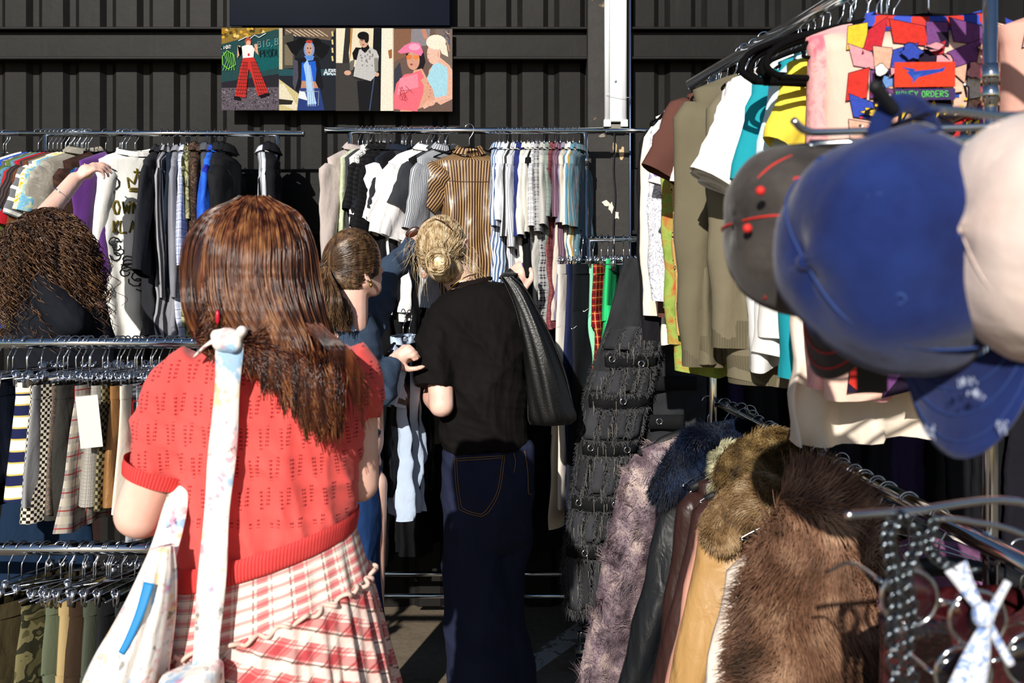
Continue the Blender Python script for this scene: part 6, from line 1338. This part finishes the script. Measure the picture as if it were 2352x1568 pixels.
# ---------------------------------------------------------------- person with a ponytail, arm stretched to the rack
Y3 = 3.2
R3 = empty('person', (P(800, 0, Y3).x, Y3, 0), 0, 'person with a light brown ponytail in a slate long-sleeved top, reaching out', 'person')
fdv = Vector((.66, .75, 0))   # way the face looks
hc3 = on(815, 600, Y3); q3 = Matrix.Rotation(math.atan2(fdv.x, fdv.y) * -1, 3, 'Z')
m = MB(); m.ell(hc3, (.073, .094, .105), q3); up = Vector((0, 0, 1)); sdv = Vector((.75, -.66, 0))
m.ell(hc3 + fdv * .045 - up * .055, (.052, .055, .062), q3); m.cap(hc3 + fdv * .085 - up * .095, .018, hc3 + fdv * .06 - up * .09, .03); m.cap(hc3 + fdv * .092 + up * .0, .007, hc3 + fdv * .108 - up * .034, .012); m.ell(hc3 + fdv * .095 - up * .064, (.016, .008, .006), q3); m.ell(hc3 + fdv * .095 - up * .076, (.014, .008, .006), q3)
m.cap(hc3 + fdv * .05 - up * .085 + sdv * .03, .03, hc3 - up * .06 + sdv * .045, .03)
m.cap(hc3 - up * .06 - fdv * .01, .052, on(806, 745, Y3), .055); ear(m, on(843, 622, Y3 - .055), sdv + fdv * -.1)
m.cap(on(780, 800, Y3 + .0), .045, on(838, 770, Y3 + .12), .042); m.cap(on(812, 800, Y3 + .05), .095, on(815, 1010, Y3 + .05), .095); m.cap(on(795, 1060, Y3 + .05), .06, on(835, 1060, Y3 + .05), .06)
m.cap(on(848, 750, Y3 + .15), .036, on(882, 640, Y3 + .36), .040, 14); m.cap(on(882, 640, Y3 + .36), .038, on(948, 560, Y3 + .58), .028, 14); hand(m, on(950, 558, Y3 + .585), (.6, .6, .5), (0, .5, -1), 1, .4)
m.cap(on(775, 790, Y3 - .02), .045, on(866, 905, Y3 - .08), .040, 14); m.cap(on(866, 905, Y3 - .08), .038, on(902, 832, Y3 + .07), .028, 14); hand(m, on(903, 830, Y3 + .06), (.55, .55, .30), (.6, -.9, .1), 1, [1.2, 1.25, 1.3, 1.35], .88, thumb=1.2)
legs(m, (P(815, 0, Y3).x, Y3 + .05, .86), .72, .05); remesh(m, .0055, 4, 'body', SKIN, R3)
SL = fabric('#39485c', uv=False, wr=.6, mott=.2, spec=.15)
m = MB(); m.grid(interp_rings([(783, 712, 846, 716, .055), (760, 736, 862, 736, .08), (742, 800, 880, 790, .11), (748, 880, 876, 880, .12), (752, 960, 872, 960, .12), (752, 1050, 876, 1050, .125)], Y3 + .04, 40, 6), True, True, True)
sleeve_cone(m, [on(840, 755, Y3 + .13), on(866, 700, Y3 + .27), on(884, 640, Y3 + .37), on(916, 600, Y3 + .48), on(946, 562, Y3 + .57)], [.068, .062, .056, .048, .038])
sleeve_cone(m, [on(778, 785, Y3 - .02), on(820, 850, Y3 - .05), on(866, 903, Y3 - .08), on(886, 868, Y3 - .01), on(900, 836, Y3 + .055)], [.06, .056, .056, .046, .037])
f3 = folds(.012, 5, 4, 31, (.6, 0, 1), (1, 0, 0)); remesh(m, .0065, 5, 'long_sleeved_top', SL, R3, disp=lambda c: f3(c) * .8)
m = MB(); m.grid(interp_rings([(752, 1035, 876, 1035, .122), (748, 1120, 880, 1120, .125), (752, 1250, 880, 1250, .12), (760, 1420, 884, 1420, .12), (765, 1640, 890, 1640, .13)], Y3 + .05, 40, 6), True, True, True)
fj3 = folds(.01, 3, 2, 33); remesh(m, .009, 4, 'jeans', fabric('#1c3866', uv=False, wr=.8), R3, disp=lambda c: fj3(c))
m = MB(); m.ribbon(crom([tuple(on(748, 745, Y3 - .075)), tuple(on(765, 718, Y3 - .05)), tuple(on(790, 728, Y3 - .03)), tuple(on(815, 760, Y3 - .07))], 16), .012, (0, -.7, .7), .002); m.build('pale_strap', simple('pale_blue_cotton', '#a9bbd8', .8), R3, True, True)
HR3 = hairmat('light_brown_hair', '#2c1c12', '#59412b', '#86684a', .33, 60)
m = MB(); m.ell(hc3 - fdv * .012 + up * .006, (.080, .096, .108), q3); m.ell(hc3 - fdv * .04 - up * .045, (.062, .055, .06), q3); h3 = m  # clipped to the back of the head by the hairline strands
m2_ = MB(); m2_.ell(hc3 - fdv * .020 + up * .006, (.074, .084, .101), q3); m2_.ell(hc3 - fdv * .045 - up * .05, (.052, .04, .045), q3); h3 = remesh(m2_, .007, 4, 'hair', HR3, R3)
tie = np.array(on(749, 612, Y3 - .055)); rs = np.random.RandomState(19); S_ = []; hc_ = np.array(hc3); fv = np.array(fdv)
for k in range(4200):
    v = rs.normal(size=3); v /= np.linalg.norm(v)
    if v.dot(fv) > .66 or (v[2] < -.35 and v.dot(fv) > -.1): continue
    L_ = np.array([v.dot([.8, -.6, 0]) * 0, 0, 0]); p = hc_ - fv * .012 + v * np.array([.087, .087, .108]); e = tie + rs.normal(0, .007, 3); S = []
    for t in np.linspace(0, 1, 12):
        q = p * (1 - t) + e * t; dq = q - hc_; r_ = np.linalg.norm(dq); tgt = (np.linalg.norm(p - hc_) * (1 - t) + np.linalg.norm(e - hc_) * t) + .004 * rs.rand(); S.append(hc_ + dq / r_ * max(r_, min(tgt, .104 if t < .8 else r_)))
    S_.append(S)
strands(S_, .0013, .0010, HR3, 'hair_strands', h3)
S_ = []
for k in range(1500):
    a = rs.uniform(-1, 1); b = rs.normal(); S_.append(crom([tie + rs.normal(0, .006, 3), tuple(P(750 + 17 * a, 640, Y3 - .08 + .012 * b)), tuple(P(750 + 36 * a, 680, Y3 - .10 + .02 * b)), tuple(P(756 + 44 * a + 5 * b, 715 + 12 * rs.normal(), Y3 - .105 + .02 * b)), tuple(P(764 + 42 * a + 5 * b, 738 + 12 * rs.normal(), Y3 - .10 + .02 * b))], 16))
pt_ = strands(S_, .0012, .0005, HR3, 'ponytail', R3)
m = MB(); rs2 = random.Random(4)
for k in range(26): a = k / 26 * 6.283; m.ell(Vector(tie) + Vector((.3 * math.cos(a) * .022, -.012 * math.cos(a), math.sin(a) * .020)) + Vector([rs2.uniform(-.004, .004) for _ in range(3)]), .0055, nu=8, nv=5)
m.build('beaded_hair_tie', simple('dark_beads', '#120c0c', .25, 0, .6), R3, True, True)
m = MB(); m.ell(on(850, 645, Y3 - .06), (.004, .004, .007)); m.ell(on(852, 655, Y3 - .06), (.005, .004, .008)); m.build('earring', GLD, R3, True, True)

# things held in the ponytail shopper's hand
HW = ('steel-hooked hanger held up in the ponytail shopper\'s hand', 'hangers in the hand')
g, sf = garment('blouse', 'pale blue-white blouse on a hanger in the ponytail shopper\'s hand', on(926, 722, 3.38), R(72), FB('#b6c6dc', wr=1), hw=.075, th=.03, ln=.60, sl='short', slen=.2, sang=20, sw=.06, sthick=.03, seed=77, nz=-.07, amp=.02)  # white cloth; the bluish shade is put into its base colour
hanger('velvet_hanger', on(926, 722, 3.38), R(72), *HW); hanger('velvet_hanger', on(940, 724, 3.40), R(68), *HW)
garment('top', 'black satin top hanging behind the held white blouse', on(942, 724, 3.42), R(68), FB('#101014', rough=.4), hw=.13, th=.03, ln=.5, sl='short', slen=.16, sang=22, seed=78, nz=-.07)
garment('skirt', 'black pinstriped skirt held beside the black tee', on(968, 850, 3.62), R(26), FB('#121216', 'stripe_v', '#8f8b80', s=.026, duty=.92), hw=.12, th=.03, ln=.20, sl=None, seed=79, nz=-.03, flare=.2)

# ---------------------------------------------------------------- person with curly hair at the left
Y4 = 3.15
R4 = empty('person', (P(130, 0, Y4).x, Y4, 0), 0, 'person with long dark curly hair in a black jacket, arm raised to the rack', 'person')
m = MB(); m.ell(on(118, 570, Y4 + .02), (.078, .095, .11)); m.cap(on(122, 620, Y4), .05, on(130, 690, Y4), .055); m.cap(on(60, 715, Y4), .055, on(205, 715, Y4), .055); m.cap(on(130, 740, Y4), .1, on(130, 920, Y4), .1)
m.cap(on(70, 700, Y4 + .05), .05, on(62, 545, 3.55), .043, 16); m.cap(on(62, 545, 3.55), .042, on(172, 412, 3.82), .029, 16)
hand(m, on(174, 410, 3.825), (.62, .30, .50), (.45, .6, -.75), 1, [.45, .55, .65, .75], 1.02, thumb=.2)
m.cap(on(210, 720, Y4), .05, on(225, 900, Y4 + .02), .042); m.cap(on(225, 900, Y4 + .02), .04, on(200, 860, Y4 + .24), .03); hand(m, on(200, 860, Y4 + .24), (0, 1, .2), (0, 0, -1), 1, .6)
legs(m, (P(130, 0, Y4).x, Y4, .88)); m.ell(on(118, 590, Y4 + .12), (.012, .02, .02)); ear(m, on(60, 580, Y4), (-1, 0, 0)); ear(m, on(176, 580, Y4), (1, 0, 0)); remesh(m, .0055, 4, 'body', SKIN, R4)
m = MB(); q = on(139, 447, 3.74); m.torus(q, .0385, .0016, (.62, .35, .70), 40); m.torus(q + Vector((.004, .0, .004)), .038, .001, (.60, .30, .75), 40); m.build('bracelet', WIRE, R4, True, True)
m = MB(); m.torus(on(196, 378, 3.89), .0098, .0017, (.6, .3, .6)); m.build('ring', WIRE, R4, True, True)
JK = fabric('#15171e', uv=False, wr=.7, spec=.15)
m = MB(); m.grid(interp_rings([(92, 650, 165, 650, .06), (55, 672, 205, 668, .09), (30, 705, 235, 700, .11), (34, 800, 232, 800, .125), (40, 920, 226, 920, .12), (45, 1020, 222, 1020, .12)], Y4, 40, 6), True, True, True)
sleeve_cone(m, [on(205, 710, Y4), on(225, 800, Y4), on(232, 900, Y4)], [.06, .06, .052]); sleeve_cone(m, [on(75, 712, Y4 - .03), on(70, 640, Y4 + .15), on(64, 560, 3.5)], [.065, .062, .05]); m.cap(on(110, 660, Y4 - .08), .055, on(160, 740, Y4 - .1), .06)
f4 = folds(.010, 4, 3, 41, (1, 0, .5)); remesh(m, .007, 5, 'jacket', JK, R4, disp=lambda c: f4(c))
HR4 = hairmat('dark_curly_hair', '#160c08', '#442a1a', '#84603e', .38, 50)
m = MB(); m.ell(on(118, 565, Y4 + .02), (.105, .115, .12)); m.ell(on(60, 660, Y4 + .0), (.07, .08, .11)); m.ell(on(162, 630, Y4 + .02), (.055, .08, .09)); h4 = remesh(m, .012, 4, 'hair', HR4, R4)
rs = np.random.RandomState(29); S_ = []
for k in range(1500):
    v = rs.normal(size=3); v[1] = -abs(v[1]) * 1.1 + .25; v[2] = abs(v[2]) * .9 - .1; v /= np.linalg.norm(v); c0_ = np.array(on(120, 560, Y4 + .02)); p = c0_ + v * np.array([.10, .11, .115])
    side = v[0] + rs.normal(0, .2); L = rs.uniform(.14, .33) * (1 if abs(side) > .25 else .6); ex = side * .10 + rs.normal(0, .02)
    K_ = 40; t = np.linspace(0, 1, K_)[:, None]; ctr = p + np.array([ex * .80 - .02, -.02 + .02 * rs.randn(), 0]) * np.sqrt(t) + np.array([0, 0, -L]) * t ** 1.2 + np.array([0, 0, .015]) * np.sin(t * 3)
    R0 = rs.uniform(.008, .016) * (.4 + t); w0 = rs.uniform(30, 42) * L / .3; ph = rs.uniform(0, 6.28); S_.append(ctr + np.concatenate([np.cos(w0 * t + ph) * R0, np.sin(w0 * t + ph) * R0, np.sin(w0 * t * .5 + ph) * .003], 1))
strands(S_, .0016, .0009, HR4, 'curls', h4)
# ================================================================ caps and accessories in the foreground
def cap_thing(name, label, c, up, front, rad, h, mat, brimmat=None, brim=True, seed=0, dist=None, stitchmat=None, blen=.085, btilt=.35):
    c = Vector(c); u = Vector(up).normalized(); f = Vector(front); f = (f - u * f.dot(u)).normalized(); s = u.cross(f).normalized()
    r = empty(name, c, 0, label, 'cap'); M = lambda x, y, z: tuple(c + s * x + f * y + u * z); rs = np.random.RandomState(seed)
    nu, nv = 60, 22; G = np.zeros((nv, nu, 3))
    for j in range(nv):
        t = j / (nv - 1); el = t * PI / 2
        for i in range(nu):
            a = i / nu * 2 * PI; q = math.cos(el) ** .62; seam = 1 - .018 * max(0, 1 - abs(((a / (PI / 3)) % 1) - 0) * 9) - .018 * max(0, 1 - abs(((a / (PI / 3)) % 1) - 1) * 9)
            w_ = 1 + .035 * math.sin(3 * a + seed + 4 * t) + .02 * math.sin(7 * a + 2 * seed - 5 * t) - .03 * (1 - abs(math.sin(2 * a + seed + 5 * t))) ** 4; R0 = rad * q * seam * w_
            G[j, i] = M(math.cos(a) * R0 * .93, math.sin(a) * R0 * 1.08, h * math.sin(el) * (1 + .03 * math.sin(2 * a + seed)))
    m = MB(); m.grid(G, True, False, True); cr = m.build('crown', mat, r, True, True); so = cr.modifiers.new('s', 'SOLIDIFY'); so.thickness = .003
    m = MB(); m.ell(M(0, 0, h + .002), .007); m.build('button', mat, r, True, True)
    for k in range(3):
        a = k * PI / 3; pts = []
        for t in np.linspace(-1, 1, 40): el = (1 - abs(t)) * PI / 2; sg = 1 if t > 0 else -1; q = math.cos(el) ** .62 * rad * 1.0; pts.append(M(math.cos(a) * q * .93 * sg, math.sin(a) * q * 1.08 * sg, h * math.sin(el) + .001))
        m = MB(); m.tube(pts, .0012, 5); m.build('seam', stitchmat or mat, cr, True, True)
    for k in range(6):
        a = (k + .5) * PI / 3; el = R(48); q = math.cos(el) ** .62 * rad; m = MB(); nn = Vector((math.cos(a) * math.cos(el), math.sin(a) * math.cos(el), math.sin(el))); m.torus(M(math.cos(a) * q * .93, math.sin(a) * q * 1.08, h * math.sin(el)), .0042, .0014, s * nn.x + f * nn.y + u * nn.z, 12, 5); m.build('eyelet', stitchmat or mat, cr, True, True)
    if brim:
        nb = 26; top = []; bot = []
        for j in range(12):
            t = j / 11; ra = []
            for i in range(nb):
                a = R(22) + R(136) * i / (nb - 1); ex = blen * t * math.sin((i / (nb - 1)) * PI) ** .45; x = math.cos(a) * rad * .93 * (1 + .02 * t); y = math.sin(a) * rad * 1.08 + ex
                ra.append(np.array(M(x, y, -.004 + btilt * ex * -1 - .9 * (x / rad) ** 2 * .02 * (1 + t))))
            top.append(ra)
        top = np.array(top); bot = top - np.array(tuple(u)) * .004; m = MB(); m.grid(np.concatenate([top, bot[::-1], top[:1]]), False); b = m.build('brim', brimmat or mat, r, True, True)
        for kk in (.35, .6, .85): m = MB(); m.tube(top[int(kk * 11)] + np.array(tuple(u)) * .0008, .0008, 5); m.build('stitching', stitchmat or mat, b, True, True)
    # back strap arch: the opening in the crown's back edge
    pts = [M(-math.sin(t) * rad * .42, -rad * 1.07 - .004, -.002 + .0 * t) for t in np.linspace(-1.4, 1.4, 10)]; m = MB(); m.ribbon(pts, .02, tuple(-f), .002); m.build('back_strap', mat, r, True, True)
    return r, M
def cotton(name, a, b, uvs=False, wear=None):
    t = NT(name); co = t.n('TexCoord'); ob = co.outputs['Object']; c = t.ramp(t.noise(ob, 12, 5, .6), [(.32, lin(a)), (.7, lin(b))])
    if wear: c = t.mix(t.ramp(t.noise(ob, 38, 4, .6), [(.70, (0, 0, 0, 1)), (.76, (1, 1, 1, 1))]), c, lin(wear))
    t.l(c, t.b.inputs['Base Color']); t.b.inputs['Roughness'].default_value = .9; t.b.inputs['Specular IOR Level'].default_value = .15; t.b.inputs['Sheen Weight'].default_value = .2; t.l(t.bump(t.noise(ob, 30, 4), .6, .004), t.b.inputs['Normal']); return t.m
BLUE = cotton('blue_washed_cotton', '#121f50', '#1d316e', wear='#4a629c'); Yc = .86
cap_thing('baseball_cap', 'faded royal blue baseball cap hanging brim down, nearest and largest', P(2125, 560, Yc), (-.93, -.36, -.12), (.30, -.05, -1), .097, .125, BLUE, stitchmat=simple('blue_thread', '#263f7c', .8), seed=2, blen=.078, btilt=-.2)
cap0 = bpy.data.objects['baseball_cap']
for x, y, w_, h_, Yq in ((2222, 872, .016, .006, .80), (2240, 900, .014, .006, .80), (2130, 985, .012, .008, .82), (2300, 975, .010, .008, .80)):
    m = MB(); rs_ = random.Random(x); c_ = P(x, y, Yq)
    for k in range(20): q = c_ + Vector((rs_.uniform(-w_, w_), 0, rs_.uniform(-h_, h_))) * .5; m.tube([q, q + Vector((rs_.uniform(-.002, .002), -.001, -rs_.uniform(.002, .005)))], .0003, 3, False)
    m.build('frayed_patch', simple('frayed_white_thread', '#b9c2da', .9), cap0, True, True)
m = MB(); m.box(P(2003, 866, .95), (.030, .001, .030)); tag(m.build('black_swing_tag', simple('black_card', '#08080a', .6), smooth=False), 'square black card tag hanging behind the blue cap', 'tag')
# the loop it hangs by
m = MB(); m.ribbon(crom([tuple(P(2012, 315, Yc)), tuple(P(2030, 265, Yc - .005)), tuple(P(2062, 238, Yc - .01)), tuple(P(2105, 245, Yc)), tuple(P(2135, 290, Yc + .01)), tuple(P(2150, 330, Yc + .02))], 24), .018, (-.3, -1, 0), .002); b_ = m.build('hanging_loop', BLUE, bpy.data.objects['baseball_cap'], True, True)
GRY = cotton('grey_denim', '#2a2624', '#534c48'); RED = simple('red_stitching', '#d42c24', .7)
cap_thing('baseball_cap', 'charcoal denim cap with red stitching behind the blue cap', P(1905, 540, 1.08), (-.93, -.36, .12), (.25, -.05, -1), .088, .115, GRY, stitchmat=RED, seed=5, brim=True, blen=.06, btilt=-.1)
for i, (x, y) in enumerate(((1747, 438), (1717, 524))):
    m = MB(); m.ell(P(x, y, .985 + .02 * i), .0048); m.build('red_eyelet', RED, bpy.data.objects['baseball_cap.001'], True, True)
m = MB(); m.box(P(1880, 340, 1.07), (.018, .01, .018)); m.build('size_tag', simple('dark_tag', '#231414', .6), bpy.data.objects['baseball_cap.001'], True, True)
m = MB(); m.ell(P(1880, 332, 1.062), (.006, .003, .004)); m.build('red_tag_mark', RED, bpy.data.objects['baseball_cap.001'], True, True)
PNK = cotton('pale_pink_cotton', '#cfb8ae', '#e2d2ca', wear='#c3a79a')
cap_thing('baseball_cap', 'pale blush cap at the right edge, cropped by the frame', P(2480, 540, .80), (-.95, -.28, .05), (.2, 0, -1), .095, .115, PNK, seed=8, blen=.05)
# hook display stand carrying the caps
def dstand():
    r = empty('hook_stand', (.62, .98, 0), 0, 'chrome hook stand at the right holding the hanging caps and chains', 'display stand')
    X = .60; Yp = .98
    def t_(nm, pts, rad, par=None): m = MB(); m.tube(crom([tuple(p) for p in pts], 24), rad, 10); return m.build(nm, CHROME, par or r, True, True)
    m = MB(); m.tube([(X, Yp, 0.02), (X, Yp, 1.95)], .016, 14); m.build('post', CHROME, r, True, True)
    m = MB(); m.tube([(X, Yp, 0), (X, Yp, .025)], .22, 30); m.build('base_plate', CHROME, r, True, True)
    t_('hook_arm', [P(2008, 198, .84), P(2030, 225, .85), P(2068, 243, .86), P(2200, 254, .90), P(2352, 264, .94), (X, Yp, 1.80)], .0042)
    t_('hook_arm', [P(1822, 276, 1.02), P(1850, 300, 1.03), P(1900, 304, 1.03), P(2100, 296, 1.02), P(2352, 284, 1.0), (X, Yp, 1.79)], .0042)
    t_('hook_arm', [P(1858, 336, 1.04), P(1895, 330, 1.04), P(2080, 322, 1.02), P(2352, 318, 1.0), (X, Yp, 1.77)], .0042)
    t_('hook_arm', [P(2168, 330, .84), P(2200, 322, .86), P(2352, 306, .92), (X, Yp, 1.775)], .0042)
    a = t_('hook_arm', [P(1945, 1183, .84), P(1990, 1180, .85), P(2100, 1172, .87), P(2352, 1154, .93), (X, Yp, 1.34)], .0036)
    t_('hook_arm', [P(2160, 1190, .93), P(2230, 1198, .95), P(2352, 1228, .97), (X, Yp, 1.31)], .003)
    m = MB(); m.tube([(X, Yp, 1.74), (X, Yp, 1.83)], .024, 14); m.build('collar', CHROME, r, True, True); m = MB(); m.tube([(X, Yp, 1.28), (X, Yp, 1.37)], .024, 14); m.build('collar', CHROME, r, True, True)
    # the dark clip tip on the uppermost arm
    m = MB(); m.cap(P(2010, 200, .838), .006, P(2050, 250, .85), .006); m.build('arm_tip', RUBBER, r, True, True)
dstand()
# link chain belt
def chain(label, pts, lr, n, thing='chain_belt', mat=simple('dark_chrome', '#70787f', .15, 1)):
    r = empty(thing, pts[0], 0, label, 'belt'); p = crom([tuple(q) for q in pts], n + 2); m = MB()
    for k in range(1, n + 1):
        T = p[k + 1] - p[k - 1] if k + 1 < len(p) else p[k] - p[k - 1]; T /= np.linalg.norm(T); side = np.array([0, 1, 0]) if k % 2 else np.array([1, 0, 0]); ax = np.cross(T, side); ax /= np.linalg.norm(ax) + 1e-9
        m.torus(p[k], lr, lr * .26, ax, 14, 5)
    m.build('links', mat, r, True, True)
    return r
chain('heavy chrome chain belt dangling from the lower hook arm', [P(2065, 1176, .86), P(2040, 1230, .86), P(2050, 1300, .86), P(2060, 1380, .86), P(2052, 1460, .86), P(2060, 1600, .86)], .0062, 26)
chain('second chrome chain belt looping right of the heavy one', [P(2075, 1176, .86), P(2110, 1240, .87), P(2082, 1310, .87), P(2095, 1400, .87), P(2085, 1500, .87), P(2110, 1610, .87)], .0052, 30)
chain('fine chrome chain with round charms near the chrome post', [P(2150, 1180, .90), P(2135, 1260, .90), P(2180, 1300, .90), P(2250, 1310, .91)], .0045, 20)
def sunnies(label, c, rz_, mat):
    r = empty('sunglasses', c, 0, label, 'sunglasses'); c = Vector(c); a = Matrix.Rotation(rz_, 3, 'Y')
    for s in (-1, 1): m = MB(); m.ell(c + a @ Vector((s * .033, 0, 0)), (.028, .006, .021), a); l_ = m.build('lens', mat, r, True, True); m = MB(); m.torus(c + a @ Vector((s * .033, -.002, 0)), .026, .002, (0, 1, 0)); m.build('rim', CHROME, r, True, True)
    m = MB(); m.tube([c + a @ Vector((-.008, 0, .006)), c + a @ Vector((.008, 0, .006))], .002, 6); m.build('bridge', CHROME, r, True, True)
    for s in (-1, 1): m = MB(); m.tube(crom([tuple(c + a @ Vector((s * .06, 0, .006))), tuple(c + a @ Vector((s * .063, .07, -.0))), tuple(c + a @ Vector((s * .06, .13, -.03)))], 10), .002, 6); m.build('temple', CHROME, r, True, True)
BG = simple('burgundy_gloss', '#2a0a10', .08, 0, .9, var=.4); DG = simple('dark_gloss', '#0c0a12', .08, 0, .9)
sunnies('dark burgundy glossy sunglasses under the chain belts', P(2165, 1395, .92), .3, BG)
sunnies('black glossy sunglasses at the lower right corner', P(2290, 1530, .93), -.2, DG)
# knotted white and blue patterned scarf
SCF = fabric('#dfe2ea', 'print', '#7d9ad0', s=.03, uv=False)
R8 = empty('scarf', P(2270, 1420, .9), 0, 'white scarf with blue marks tied round the chrome hook stand', 'scarf'); m = MB()
m.ribbon(crom([tuple(P(2315, 1335, .88)), tuple(P(2285, 1390, .885)), tuple(P(2262, 1440, .89)), tuple(P(2245, 1500, .89)), tuple(P(2215, 1600, .89))], 24), np.concatenate([np.linspace(.006, .010, 12), np.linspace(.011, .036, 12)]), (0, -1, 0), .003); m.build('long_end', SCF, R8, True, True)
m = MB(); m.ribbon(crom([tuple(P(2195, 1300, .90)), tuple(P(2222, 1350, .90)), tuple(P(2258, 1410, .895)), tuple(P(2290, 1470, .90)), tuple(P(2322, 1525, .90))], 24), np.concatenate([np.linspace(.022, .008, 12), np.linspace(.008, .008, 12)]), (0, -1, 0), .003); m.build('short_end', SCF, R8, True, True)
m = MB(); m.ell(P(2258, 1412, .888), (.010, .008, .012)); m.build('knot', SCF, R8, True, True)
# glossy dark bag behind the chains, mustard garment at the far right edge
q = P(2330, 1120, 2.0); garment('blouse', 'mustard yellow blouse at the right edge behind the chrome post', P(2400, 1085, 2.1), R(60), FB('#c98a12'), hw=.17, ln=.5, sl='long', slen=.3, seed=91, th=.03)
g_, s_ = garment('vest_top', 'burgundy sequinned vest behind the dangling chains', P(2230, 1270, 1.25), R(10), simple('burgundy_sequins', '#3a1216', .18, 0, .8, 1.2, 90, .5), hw=.13, ln=.5, sl=None, seed=92, th=.03, nz=-.05)
